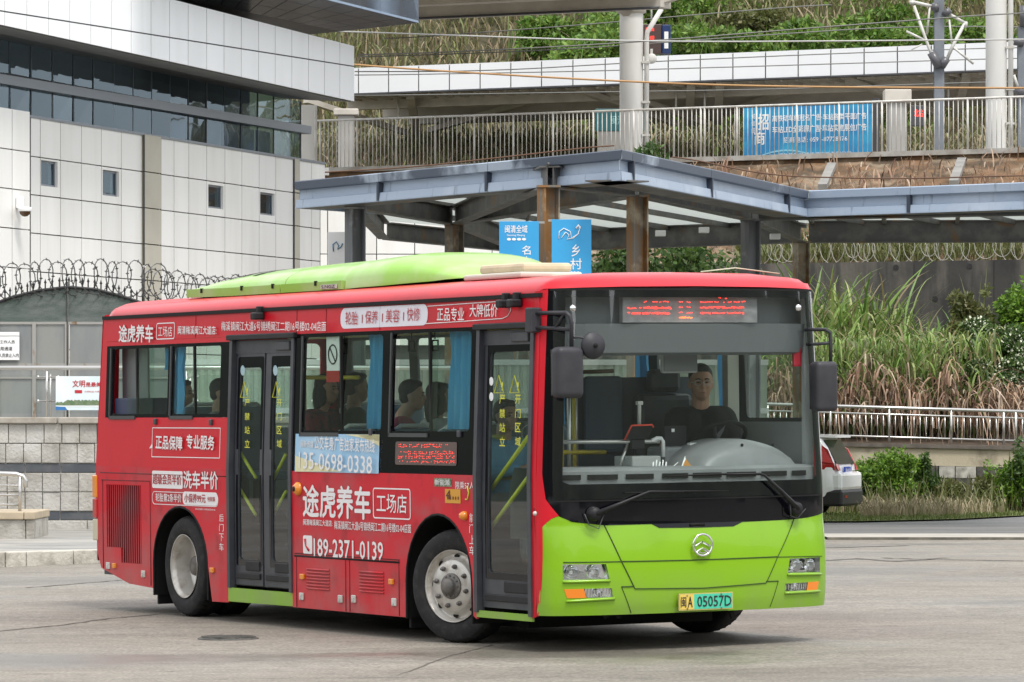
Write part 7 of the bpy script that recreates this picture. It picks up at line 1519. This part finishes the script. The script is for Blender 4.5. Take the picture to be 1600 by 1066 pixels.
q = MB(); q.tube([PB(999, 665, .45), PB(999, 628, .45)], .014, 8); q.build('card_pole', M_galv, BUS); q = MB(); q.bbox(PB(995, 630, .45).x, PB(1003, 630, .45).x, .43, .47, PB(995, 633, .45).z, PB(995, 627, .45).z, .004); q.build('pole_cap', M_galv, BUS)
q = MB(); q.tube([PB(981, 692, .42), PB(968, 730, .38)], .012, 6); q.build('strut', M_steel, BUS)
a, b = PB(1036, 666, .5), PB(1071, 700, .5); q = MB(); q.bbox(a.x, b.x, .48, .52, b.z, a.z, .006); mn = q.build('driver_screen', M_blkm, BUS); q = MB(); q.box(a.x+.06, a.x+.085, .475, .479, a.z-.045, a.z-.02); q.build('screen_label', M_white, mn)
a, b = PB(986, 713, .35), PB(1031, 730, .35); q = MB(); q.bbox(a.x, b.x, .33, .6, 1.31, a.z, .01); q.build('cash_box', mat('box_grey', (.42, .43, .42), .5), BUS)
a, b = PB(1030, 698, .5), PB(1082, 700, .5); q = MB(); q.bbox(a.x, b.x-.02, .42, .7, 1.31, a.z, .03); q.build('centre_console', M_dash, BUS)
q = MB(); q.box(PB(1080, 693, .4).x-.02, PB(1098, 693, .4).x-.02, .38, .42, PB(1080, 697, .4).z, PB(1080, 692, .4).z); q.build('white_adapter', M_white, BUS)
q = MB(); q.tube([PB(1082, 697, .4), PB(1066, 710, .33), PB(1060, 722, .28), PB(1050, 731, .2)], .004, 5); q.build('white_cable', M_white, BUS)
q = MB(); q.add([PB(1064, 731, .1), PB(1085, 731, .1), PB(1090, 713, .22), PB(1070, 713, .22)], [(0, 1, 2, 3)]); q.build('card_holder', M_white, BUS, fixn=False); q = MB(); q.add([PB(1067, 728, .098), PB(1083, 728, .098), PB(1087, 716, .20), PB(1072, 716, .20)], [(0, 1, 2, 3)]); q.build('orange_card', mat('card_orange', (.42, .2, .05), .5), BUS, fixn=False)
q = MB()
for k in range(5):
    q = MB(); q.tube([PB(1020+k*5, 731, .2), PB(1021+k*5, 722-(k % 2)*3, .22)], .006, 5); q.build('cable_plug', M_white, BUS)
# poles, curtains, seats
for px, y0 in ((877, .98), (889, 1.05), (897, 1.4)):
    p = PB(px, 640, y0); q = MB(); q.tube([(p.x, p.y, .34), (p.x, p.y, 2.46)], .016, 8); q.build('yellow_pole' if px != 889 else 'steel_pole', M_pole if px != 889 else M_steel, BUS)
q = MB(); q.tube([PB(890, 582, 1.9), PB(958, 580, 1.9)], .016, 8); q.build('brown_rail', mat('brown_rail_mat', (.16, .09, .02), .5), BUS)
q = MB(); q.tube([PB(878, 707, 1.0), PB(945, 707, 1.3)], .018, 8); q.build('yellow_rail', M_pole, BUS)
q = MB(); a, b = sv(452+30, 590, off=.3), sv(566, 590, off=.3); q.tube([(.3, a[0], a[1]), (.3, b[0], b[1])], .017, 8); q.build('yellow_rail', M_pole, BUS)
def curtain(y0, y1, x, z0, z1, par=BUS, n=44, amp=.024, tight=.0):
    q = MB(); q.smooth = True; V = []; rows__ = 8
    for j in range(rows__+1):
        z = z0+(z1-z0)*j/rows__; sq = 1-tight*math.sin(PI*(1-j/rows__)*.9)
        for i in range(n+1):
            f = i/n; y = y0+(y1-y0)*(.5+(f-.5)*sq)+.006*math.sin(j*1.7+i*.3); V.append((x+uT(z)*(1 if x < 1.2 else -1)+amp*math.sin(f*n*.52+.5*math.sin(j*.8))+.004*math.sin(i*1.9+j), y, z))
    q.add(V, [(j*(n+1)+i, j*(n+1)+i+1, (j+1)*(n+1)+i+1, (j+1)*(n+1)+i) for j in range(rows__) for i in range(n)]); return q.build('curtain', M_curt, par, fixn=False)
curtain(wv(594, 600)-.05, wv(562, 600), .085, 1.60, 2.36, tight=.12); curtain(wv(729, 600), wv(688, 600), .085, 1.60, 2.36, tight=.08)
curtain(wv(275, 600)-.02, wv(262, 600), .07, 1.72, 2.36, tight=.3, n=20); curtain(wv(253, 600)-.02, wv(247, 600), .07, 2.1, 2.36, tight=.3, n=12)
for y0, y1 in ((3.72, 3.9), (2.33, 2.5), (1.1, 1.25)): curtain(y0, y1, BW_-.10, 1.6, 2.4, n=20)
q = MB(); q.box(2.27, 2.275, 1.2, 1.75, 2.18, 2.36); q.build('yellow_sunblind', mat('blind_yellow', (.45, .40, .10), .7), BUS)
def seat(x, y, z=.62):
    s = D.objects.new('seat', None); link(s, BUS); s.location = (x, y, z)
    MB().bbox(-.20, .20, -.22, .20, .36, .44, .03).build('cushion', M_seat, s); q = MB(); q.bbox(-.20, .20, .17, .24, .42, .98, .035); q.build('backrest', M_seat, s)
    q = MB(); q.tube([(-.19, .22, .5), (-.19, .22, .95), (-.1, .22, 1.0), (.1, .22, 1.0), (.19, .22, .95), (.19, .22, .5)], .02, 6); q.build('seat_handle', M_seatw, s); MB().tube([(0, 0, 0), (0, 0, .38)], .04, 8).build('pedestal', M_dgrey, s); return s
sts = [(.42, 1.75, .62), (.42, 2.55, .62), (.42, 3.45, .62), (.42, 5.6, .8), (.42, 6.45, .8), (.42, 7.3, .8), (2.02, 2.55, .62), (2.02, 3.3, .62), (2.02, 4.1, .62), (2.02, 5.0, .62), (2.02, 5.8, .8), (2.02, 6.6, .8), (1.2, 7.5, .8)]
for a in sts: seat(*a)
q = MB(); q.bbox(.06, .45, 7.2, 7.75, 1.6, 1.86, .01); q.build('equipment_box', mat('navy_box', (.03, .04, .09), .5), BUS); q = MB(); q.box(.2, .22, 7.35, 7.9, 1.66, 2.4); q.build('rear_bulkhead', mat('bulkhead_grey', (.30, .28, .31), .6), BUS)
# driver's cab: seat, partition, pillar post
s = D.objects.new('driver_seat', None); link(s, BUS); s.location = (1.93, 1.22, .8)
MB().bbox(-.25, .25, -.25, .25, .32, .44, .04).build('cushion', M_dgrey, s); MB().bbox(-.25, .25, .2, .32, .42, 1.05, .05).build('backrest', M_dgrey, s); MB().bbox(-.14, .14, .2, .3, 1.06, 1.24, .04).build('headrest', M_dgrey, s)
MB().bbox(-.2, .2, -.2, .2, -.3, .32, .02).build('pedestal', M_rub, s)
q = MB(); q.box(1.22, 2.3, 1.62, 1.66, .6, 1.98); q.build('cab_partition', mat('partition_dark', (.04, .055, .075), .4), BUS)
q = MB(); q.bbox(1.28, 1.62, 1.55, 1.60, 1.4, 1.99, .03); q.build('partition_pad', mat('pad_blue_grey', (.07, .10, .14), .6), BUS)
q = MB(); q.tube([(1.22, 1.6, .6), (1.22, 1.6, 2.46)], .02, 8); q.build('steel_pole', M_steel, BUS)
q = MB(); q.box(2.26, 2.36, 1.06, 1.14, 1.3, 2.5); q.build('cab_pillar', mat('cab_pillar_cream', (.50, .50, .44), .5), BUS)
q = MB(); q.box(.06, .13, .10, .14, 1.2, 2.5); q.build('door_pillar', M_ceil, BUS); q = MB(); q.box(2.29, 2.36, .02, .07, 1.3, 2.55); q.build('screen_pillar', mat('pillar_grey', (.42, .44, .44), .5), BUS)
q = MB(); q.hexa([(.62, 2.3, .9), (.98, 2.3, .9), (.98, 2.3, 1.62), (.62, 2.3, 1.62)], (0, .03, 0)); q.build('grey_partition', mat('partition_olive', (.09, .10, .09), .6), BUS)
for y in (3.0, 3.4, 3.8, 4.6): 
    q = MB(); q.tube([(.75, y, 2.38), (.75, y, 2.30)], .006, 4); q.tube([(.75, y-.05, 2.21), (.75, y-.05, 2.29), (.75, y+.05, 2.29), (.75, y+.05, 2.21)], .008, 5, closed=True); q.build('hand_strap', M_rub, BUS)
for x in (.75, 1.7): q = MB(); q.tube([(x, 1.8, 2.38), (x, 7.6, 2.38)], .016, 6); q.build('ceiling_rail', M_pole, BUS)
for y in (2.35, 4.0, 5.35, 6.9): q = MB(); q.tube([(.75, y, .6), (.75, y, 2.38)], .016, 8); q.build('yellow_pole', M_pole, BUS)
# handrails behind the front door, no smoking sticker, door stickers
q = MB(); q.tube([(.40, *sv(765, 760, .4)), (.40, *sv(765, 690, .4)), (.40, *sv(770, 683, .4)), (.4, *sv(790, 683, .4))], .018, 8); q.build('yellow_pole', M_pole, BUS); q = MB(); q.tube([(.42, *sv(763, 748, .4)), (.42, *sv(826, 746, .4))], .016, 8); q.build('yellow_rail', M_pole, BUS)
for px in (380, 431): 
    y, z = sv(px, 637, .035); q = MB(); q.lathe([(.001, -.002), (.042, -.002)], 20, 'x'); o = q.build('printed_disc', mat('sticker_blue', (.35, .5, .55), .5), BUS, fixn=False); o.location = (uT(z)+.036, y, z+.45 if False else sv(px, 579, .035)[1])
def tri_sign(px, py, w_, h_, x): 
    pts = [sv(px, py, .03), sv(px-w_/2, py+h_, .03), sv(px+w_/2, py+h_, .03)]; q = MB(); q.tube([(uT(b)+x, a, b) for a, b in pts], .005, 4, closed=True); q.build('warning_triangle', M_yel, BUS)
    stext('!', px-1.2, px+1.2, py+h_*.38, py+h_*.85, M_yel, .02, x=x)
for px, s4 in ((382, '严禁站立'), (432, '开门区域')):
    tri_sign(px, 597, 12, 24, .028)
    for k, ch in enumerate(s4): stext(ch, px-4, px+4, 624+k*21, 635+k*21.5, M_yel, .02, x=.028)
for px, s4 in ((780, '严禁站立'), (804.5, '开门区域')):
    tri_sign(px, 587, 15, 27, .028)
    for k, ch in enumerate(s4): stext(ch, px-4.5, px+4.5, 617+k*22, 631+k*22, M_yel, .02, x=.028)
for py, h_ in ((590, 6), (614, 6)):
    y, z = sv(768, py+6, .03); q = MB(); q.ell((0, 0, 0), (.001, .032, .032), 8); o = q.build('printed_disc', M_white, BUS); o.location = (uT(z)+.028, y, z)
y, z = sv(519, 548, .03); q = MB(); q.box(uT(z)+.03, uT(z)+.033, y-.13, y+.10, z-.17, z+.11); o = q.build('no_smoking_sticker', M_white, BUS); q = MB(); q.box(uT(z)+.026, uT(z)+.029, y-.13, y+.10, z-.25, z-.16); q.build('sticker_band', M_redl, BUS)
q = MB(); q.tube([(uT(z)+.027, y+.075*math.cos(k*PI/10)-.015, z-.03+.075*math.sin(k*PI/10)) for k in range(20)], .006, 4, closed=True); q.tube([(uT(z)+.027, y+.04, z+.03), (uT(z)+.027, y-.06, z-.09)], .006, 4); q.build('printed_symbol', M_black, BUS)
# ------------------------------------------------------------------ the white car behind the bus
M_carw = mat('car_white', (.88, .89, .90), .22, coat=.6); M_cark = mat('car_black_plastic', (.02, .02, .022), .5); M_carg = mat('car_dark_glass', (.02, .025, .03), .05, spec=.7)
CY = 81.0; cz = zg(8, CY)
car = empty('parked_car', 'white hatchback style SUV parked behind the bus, seen from its rear corner', 'car', (P(1322, 0, CY).x, CY, cz), math.radians(162))
# local: x forward, y left (towards the viewer after turning), z up; origin under the far rear corner of the bumper
def ring(x, hw, zs, top):        # cross-section at x
    pts = []
    for s_ in (1, -1):
        sec_ = [(hw*.86, zs[0]), (hw*.98, zs[0]+.12), (hw, zs[1]), (hw*.985, zs[2]), (hw*top[0], top[1]-.06), (hw*top[0]-.12, top[1])]
        pts += [(x, s_*a, b) for a, b in (sec_ if s_ > 0 else reversed(sec_))]
    return pts
rs = [(.02, .84, (.42, .62, .95), (.95, 1.02)), (.07, .88, (.36, .60, .98), (.92, 1.16)), (.20, .90, (.30, .62, 1.0), (.86, 1.40)), (.34, .91, (.28, .62, 1.0), (.80, 1.58)), (.9, .91, (.26, .62, 1.0), (.76, 1.63)), (1.6, .91, (.26, .62, .99), (.75, 1.66)), (2.4, .91, (.26, .62, .97), (.74, 1.62)), (3.0, .91, (.26, .62, .97), (.78, 1.42)), (3.5, .90, (.26, .62, .96), (.86, 1.08)), (4.2, .86, (.28, .60, .88), (.9, .96)), (4.5, .74, (.34, .58, .76), (.9, .82))]
q = MB(); q.smooth = True; V = []
for r_ in rs: V += ring(*r_)
m = 12; q.add(V, [(j*m+i, j*m+(i+1) % m, (j+1)*m+(i+1) % m, (j+1)*m+i) for j in range(len(rs)-1) for i in range(m)]+[tuple(range(m))]+[tuple((len(rs)-1)*m+i for i in range(m-1, -1, -1))])
bd_ = q.build('body', M_carw, car); bd_.data.set_sharp_from_angle(angle=math.radians(35)); sm = bd_.modifiers.new('b', 'BEVEL'); sm.width = .03; sm.segments = 2; sm.limit_method = 'ANGLE'
q = MB(); q.hexa([(.03, .74, 1.04), (.03, -.74, 1.04), (.30, -.66, 1.51), (.30, .66, 1.51)], Vector((-.03, 0, .012))); q.build('rear_window', M_carg, car)
q = MB(); q.hexa([(.45, .70, 1.58), (.45, -.70, 1.58), (.06, -.64, 1.565), (.06, .64, 1.565)], (0, 0, .05)); q.build('spoiler', M_carw, car)
q = MB(); q.bar((.06, .12, 1.10), (.20, -.30, 1.22), .02, .015); q.build('rear_wiper', M_cark, car)
for s_ in (1, -1):
    q = MB(); q.hexa([(.0, s_*.70, .92), (-.0, s_*.50, .92), (.02, s_*.60, 1.04), (.02, s_*.78, 1.04)], (-.02, 0, 0)); q.build('reversing_lamp', M_lens if False else mat('clear_lens', (.6, .6, .62), .15), car)
    q = MB(); q.hexa([(.02, s_*.83, .94), (.50, s_*.925, .97), (.40, s_*.88, 1.12), (.04, s_*.84, 1.08)], (0, s_*.02, 0)); q.build('tail_lamp', M_redl, car)
    q = MB(); q.hexa([(.26, s_*.90, 1.10), (.045, s_*.85, 1.07), (.17, s_*.81, 1.34), (.30, s_*.77, 1.42)], (-.01, s_*.03, 0)); q.build('tail_lamp', M_redl, car)
    q = MB(); q.hexa([(-.03, s_*.66, .93), (-.03, s_*.84, .93), (.03, s_*.84, 1.07), (.0, s_*.7, 1.05)], (-.02, 0, 0)); q.build('tail_lamp', M_redl, car)
    q = MB(); q.hexa([(.95, s_*.905, 1.02), (3.05, s_*.90, 1.0), (2.45, s_*.70, 1.52), (1.05, s_*.715, 1.54)], (0, s_*.02, 0)); q.build('side_window', M_carg, car)
    for x in (.85, 3.55):
        wq = MB(); wq.lathe([(.20, -.10), (.31, -.11), (.345, -.06), (.345, .06), (.2, .08)], 28, 'y'); wh = wq.build('wheel', M_tyre, car); wh.location = (x, s_*.80, .345); wq = MB(); wq.lathe([(.001, -.08*s_), (.2, -.10*s_)], 20, 'y') ; ri = MB().lathe([(.001, .10), (.10, .09), (.21, .105)], 20, 'y').build('rim', M_alur, wh); ri.scale = (1, s_, 1)
        q = MB(); q.lathe([(.36, .0), (.40, .01), (.40, -.01)], 24, 'y', a0=0, a1=PI); o = q.build('arch_trim', M_cark, car); o.location = (x, s_*.915, .345)
q = MB(); q.bbox(-.135, .5, -.885, .885, .24, .56, .05); q.build('bumper', M_cark, car); q = MB(); q.bbox(-.12, .2, -.86, .86, .54, .90, .07); q.build('bumper_cover', M_carw, car)
q = MB(); q.box(-.145, -.13, .50, .66, .40, .45); q.build('reflector', M_redl, car)
q = MB(); q.box(-.04, -.01, -.23, .23, .86, 1.0); pl = q.build('number_plate', mat('plate_blue', (.03, .08, .42), .4), car)
text_mesh('lettering', '闽A·8G26', .38, .09, M_white, 0, pl, Matrix.Translation((-.043, .19, .885)) @ Matrix(((0, 0, -1, 0), (-1, 0, 0, 0), (0, 1, 0, 0), (0, 0, 0, 1))))

# ------------------------------------------------------------------ people
def seg_blob(q, a, ra, b, rb, n=10):
    a, b = Vector(a), Vector(b); k = 4; d = (b-a); L = d.length; d.normalize(); pts = []; rs_ = []
    for i in range(k): t = math.sin(PI/2*(i/k)); pts.append(a-d*ra*(1-t) if i else a-d*ra*.999); rs_.append(max(.0015, ra*math.sqrt(max(0, 1-(1-t)**2))))
    for i in range(4): f = i/3; pts.append(a.lerp(b, f)); rs_.append(ra+(rb-ra)*f)
    for i in range(1, k+1): t = i/k; pts.append(b+d*rb*math.sin(PI/2*t)*.999); rs_.append(max(.0015, rb*math.cos(PI/2*t)))
    q.tube(pts, rs_, n)
def fuse(name, q, m, parent, vox):
    me = q.mesh(name, m); o = D.objects.new(name, me); link(o, parent)
    bm = bmesh.new(); bm.from_mesh(me); bmesh.ops.recalc_face_normals(bm, faces=bm.faces); bm.to_mesh(me); bm.free()
    md = o.modifiers.new('r', 'REMESH'); md.mode = 'VOXEL'; md.voxel_size = vox; md.use_smooth_shade = True
    m2 = o.modifiers.new('s', 'SMOOTH'); m2.factor = .5; m2.iterations = 2
    dg = bpy.context.evaluated_depsgraph_get(); new = D.meshes.new_from_object(o.evaluated_get(dg)); o.modifiers.clear(); o.data = new; new.name = name
    new.polygons.foreach_set('use_smooth', [True]*len(new.polygons))
    if not new.materials: new.materials.append(m)
    return o
M_skin = mat('skin', (.50, .30, .20), .55, col2=(.44, .25, .17), scale=9); M_skin.node_tree.nodes['Principled BSDF'].inputs['Subsurface Weight'].default_value = .08
M_hair = mat('black_hair', (.012, .010, .010), .45, bump=.6, bscale=90)
def person(label, x, y, z, face, shirt, hair='short', arms=None, head_tilt=(0, 0), vox=.011, glasses=False, hands=True, group=None, lean=0., trousers=(.03, .03, .04), scale=1.):
    """seated figure: hips at the origin, looking along -y before turning by face"""
    o = D.objects.new('person', None); link(o); tag(o, label, 'person', group)
    o.matrix_world = BMAT @ Matrix.Translation((x, y, z)) @ Matrix.Rotation(face, 4, 'Z') @ Matrix.Scale(scale, 4)
    ly = -lean; N_ = (0, ly, .51); H_ = Vector((head_tilt[0]*.05, ly-.03-head_tilt[1]*.05, .665))
    q = MB()
    seg_blob(q, (0, 0, .02), .135, (0, ly*.5, .22), .125); seg_blob(q, (-.06, ly*.5, .22), .12, (-.09, ly, .40), .105); seg_blob(q, (.06, ly*.5, .22), .12, (.09, ly, .40), .105)
    seg_blob(q, (-.155, ly, .45), .062, (.155, ly, .45), .062); seg_blob(q, N_, .062, (H_.x*.6, H_.y+.02, .60), .060)
    # head: cranium, face, jaw, nose, ears, brow
    q.ell((H_.x, H_.y+.005, H_.z+.035), (.080, .094, .092)); q.ell((H_.x, H_.y-.022, H_.z-.02), (.068, .070, .085)); q.ell((H_.x, H_.y-.045, H_.z-.075), (.038, .036, .032))
    q.ell((H_.x, H_.y-.098, H_.z-.012), (.013, .020, .022)); q.ell((H_.x, H_.y-.090, H_.z+.012), (.009, .012, .024)); q.ell((H_.x, H_.y-.088, H_.z-.052), (.024, .010, .006)); q.ell((H_.x, H_.y-.086, H_.z-.063), (.020, .011, .006))
    for s_ in (-1, 1):
        q.ell((H_.x+s_*.078, H_.y+.005, H_.z-.005), (.010, .018, .030)); q.ell((H_.x+s_*.030, H_.y-.082, H_.z+.030), (.022, .010, .006)); q.ell((H_.x+s_*.036, H_.y-.066, H_.z-.022), (.024, .02, .022))
    J = arms or (((-.21, ly-.05, .20), (-.13, ly-.27, .16)), ((.21, ly-.05, .20), (.13, ly-.27, .16))); sleeves = MB(); hc = []
    for s_, (el, wr) in zip((-1, 1), J):
        sh_ = (s_*.175, ly, .43); seg_blob(q, sh_, .056, el, .042); seg_blob(q, el, .040, wr, .027)
        el_, wr_ = Vector(el), Vector(wr); d = (wr_-el_).normalized(); up = Vector((0, 0, 1)); sd_ = d.cross(up).normalized(); nn = sd_.cross(d)
        pm_ = wr_+d*.055; seg_blob(q, wr_+d*.01, .028, pm_, .032); hc.append((pm_, d, sd_, nn))
        for k in range(4):
            b0 = pm_+sd_*(-.027+.018*k)+d*.02; L = (.062, .075, .07, .055)[k]; b1 = b0+d*L*.5-nn*.008; b2 = b1+d*L*.35-nn*.028; seg_blob(q, b0, .0105, b1, .0095, 6); seg_blob(q, b1, .0095, b2, .008, 6)
        t0 = wr_+d*.02+sd_*(-s_)*.03; t1 = t0+d*.035-sd_*s_*.025; seg_blob(q, t0, .012, t1, .010, 6); seg_blob(q, t1, .010, t1+d*.028-nn*.01, .009, 6)
    for s_ in (-1, 1):
        seg_blob(q, (s_*.09, 0, 0), .095, (s_*.12, -.40, .03), .065); seg_blob(q, (s_*.12, -.40, .03), .058, (s_*.12, -.40, -.36), .042); seg_blob(q, (s_*.12, -.39, -.39), .042, (s_*.13, -.54, -.41), .032)
    fuse('body', q, M_skin, o, vox)
    c = MB(); g = .012
    seg_blob(c, (0, 0, .03), .15, (0, ly*.5, .22), .142); seg_blob(c, (-.06, ly*.5, .22), .134, (-.088, ly, .40), .120); seg_blob(c, (.06, ly*.5, .22), .134, (.088, ly, .40), .120); seg_blob(c, (-.158, ly, .448), .073, (.158, ly, .448), .073)
    for s_, (el, wr) in zip((-1, 1), J):
        long_ = shirt[1] == 'long'; sh_ = Vector((s_*.175, ly, .435)); e_ = Vector(el)
        seg_blob(c, sh_, .072, sh_.lerp(e_, 1 if long_ else .72), .056)
        if long_: seg_blob(c, e_, .054, e_.lerp(Vector(wr), .88), .040)
    fuse('shirt', c, shirt[0], o, .014)
    t = MB()
    for s_ in (-1, 1): seg_blob(t, (s_*.09, 0, 0), .108, (s_*.12, -.40, .03), .078); seg_blob(t, (s_*.12, -.40, .03), .075, (s_*.12, -.40, -.36), .058)
    fuse('trousers', t, mat('trousers_%d' % int(trousers[2]*1000), trousers, .8), o, .018)
    h = MB(); h.ell((H_.x, H_.y+.018, H_.z+.055), (.084, .094, .088)); h.ell((H_.x, H_.y-.035, H_.z+.105), (.060, .05, .028)); h.ell((H_.x, H_.y+.05, H_.z+.0), (.074, .055, .06))
    if hair == 'long': h.ell((H_.x, H_.y+.06, H_.z-.06), (.088, .06, .15)); h.ell((H_.x-.06, H_.y+.01, H_.z-.03), (.03, .05, .10)); h.ell((H_.x+.06, H_.y+.01, H_.z-.03), (.03, .05, .10))
    if hair == 'bun': h.ell((H_.x, H_.y+.12, H_.z+.03), (.04, .04, .04))
    fuse('hair', h, M_hair, o, .010)
    e = MB()
    for s_ in (-1, 1): 
        e = MB(); e.ell((H_.x+s_*.029, H_.y-.083, H_.z+.010), (.012, .006, .005), 6); e.build('eye', M_black, o)
        e = MB(); e.tube([(H_.x+s_*.014, H_.y-.094, H_.z+.031), (H_.x+s_*.03, H_.y-.092, H_.z+.036), (H_.x+s_*.046, H_.y-.082, H_.z+.031)], .0042, 5); e.build('eyebrow', M_hair, o)
    e = MB(); e.ell((H_.x, H_.y-.098, H_.z-.0575), (.021, .003, .0022), 6); e.build('mouth', mat('lip', (.30, .10, .09), .5), o)
    if glasses:
        gl_ = D.objects.new('glasses', None); link(gl_, o)
        for s_ in (-1, 1): e = MB(); e.tube([(H_.x+s_*.031+.024*math.cos(a), H_.y-.105, H_.z+.008+.017*math.sin(a)) for a in [2*PI*k/16 for k in range(16)]], .0022, 5, closed=True); e.build('rim', M_galv, gl_)
        e = MB(); e.tube([(H_.x-.008, H_.y-.106, H_.z+.01), (H_.x+.008, H_.y-.106, H_.z+.01)], .0022, 5); e.build('bridge', M_galv, gl_)
        for s_ in (-1, 1): e = MB(); e.tube([(H_.x+s_*.055, H_.y-.104, H_.z+.012), (H_.x+s_*.080, H_.y-.0, H_.z+.01)], .002, 5); e.build('temple', M_galv, gl_)
    return o
M_tee = mat('black_tee', (.010, .010, .011), .85, bump=.3, bscale=20); M_plaid = mat('dark_red_plaid', (.16, .02, .03), .85, col2=(.04, .02, .03), scale=14, lo=.45, hi=.55); M_blues = mat('light_blue_shirt', (.16, .36, .52), .8, bump=.3, bscale=14); M_whites = mat('white_shirt', (.55, .56, .56), .8); M_dgr = mat('dark_green_shirt', (.03, .05, .035), .85); M_greys = mat('grey_shirt', (.16, .17, .19), .85); M_rose = mat('rose_shirt', (.22, .05, .07), .85)
drv = person('bus driver with short black hair and glasses in a black T-shirt at the wheel', 2.03, 1.10, 1.17, math.radians(-24), (M_tee, 'short'), scale=1.13, glasses=True, vox=.0085, lean=.04, arms=(((-.26, -.14, .22), (-.17, -.38, .25)), ((.26, -.14, .22), (.17, -.38, .25))))
q = MB(); q.smooth = True; pth_ = [(.15, -.02, .50), (.155, -.10, .44), (.12, -.155, .34), (.05, -.18, .22), (-.04, -.185, .12), (-.10, -.17, .02)]; V = []
for i, p_ in enumerate(pth_): V += [(p_[0]-.022, p_[1], p_[2]-.012), (p_[0]+.022, p_[1], p_[2]+.012)]
q.add(V, [(2*i, 2*i+1, 2*i+3, 2*i+2) for i in range(len(pth_)-1)]); q.build('seat_belt', mat('belt_grey', (.16, .165, .17), .8), drv, fixn=False)
mt = Matrix.Translation((-.03, -.172, .26)) @ Matrix.Rotation(PI/2, 4, 'X'); text_mesh('lettering', 'LIVE', .05, .014, M_white, 0, drv, mt)
person('passenger in a blue shirt seated just inside the front door, elbow on the rail', .50, sv(790, 640, .5)[0], 1.02, math.radians(12), (M_blues, 'long'), arms=(((-.24, -.12, .24), (-.12, -.34, .28)), ((.22, -.10, .22), (.08, -.34, .30))), trousers=(.35, .36, .35))
ph = person('passenger in a dark red plaid shirt holding a phone behind the middle window', .44, sv(505, 640, .44)[0], 1.24, math.radians(30), (M_plaid, 'long'), hair='long', head_tilt=(0, .6), arms=(((-.2, -.08, .18), (-.08, -.28, .20)), ((.22, -.08, .18), (.10, -.28, .20))))
q = MB(); q.bbox(-.03, .03, -.01, .01, -.06, .06, .004); o = tag(q.build('phone', M_blk), 'black phone held by the passenger in the plaid shirt', 'phone'); o.matrix_world = ph.matrix_world @ Matrix.Translation((0, -.34, .24)) @ Matrix.Rotation(.6, 4, 'X')
person('dark haired passenger in dark clothes beside the curtain of the middle window', .80, sv(556, 640, .8)[0], 1.25, math.radians(75), (M_dgr, 'long'), hair='bun')
person('dark haired passenger leaning by the open sliding window', .46, sv(632, 640, .46)[0], 1.18, math.radians(60), (M_rose, 'long'), hair='short', head_tilt=(0, 1))
person('passenger in a white top behind the curtain of the front side window', .80, sv(684, 640, .8)[0], 1.16, math.radians(85), (M_whites, 'short'), hair='long')
person('passenger with dark hair looking out near the rear door', .46, sv(345, 640, .46)[0], 1.22, math.radians(50), (M_greys, 'long'), hair='short')
person('passenger in dark green seated at the rear window', .50, sv(284, 640, .5)[0], 1.22, math.radians(40), (M_dgr, 'short'), hair='long')
# unseen hill ring added behind and beside the camera to darken the reflections
M_unseen_hill = mat('unseen_hill_dark', (.026, .034, .022), .95, col2=(.055, .066, .045), scale=.12, detail=9, bump=1, bscale=.6)
q = MB(); q.smooth = True; V = []; na = 60
for j, (R_, h_) in enumerate(((70, -1), (85, 9), (110, 20), (150, 32), (210, 38))):
    for i in range(na+1):
        a = math.radians(118+(422-118)*i/na); f = math.sin(PI*i/na)**.25
        V.append((R_*math.cos(a), 30+R_*math.sin(a), -1 if j == 0 else h_*f*(.75+.2*math.sin(i*1.1)+.12*math.sin(i*2.7+j))))
q.add(V, [(j*(na+1)+i, j*(na+1)+i+1, (j+1)*(na+1)+i+1, (j+1)*(na+1)+i) for j in range(4) for i in range(na)])
tag(q.build('unseen_hill_ring', M_unseen_hill), kind='structure')
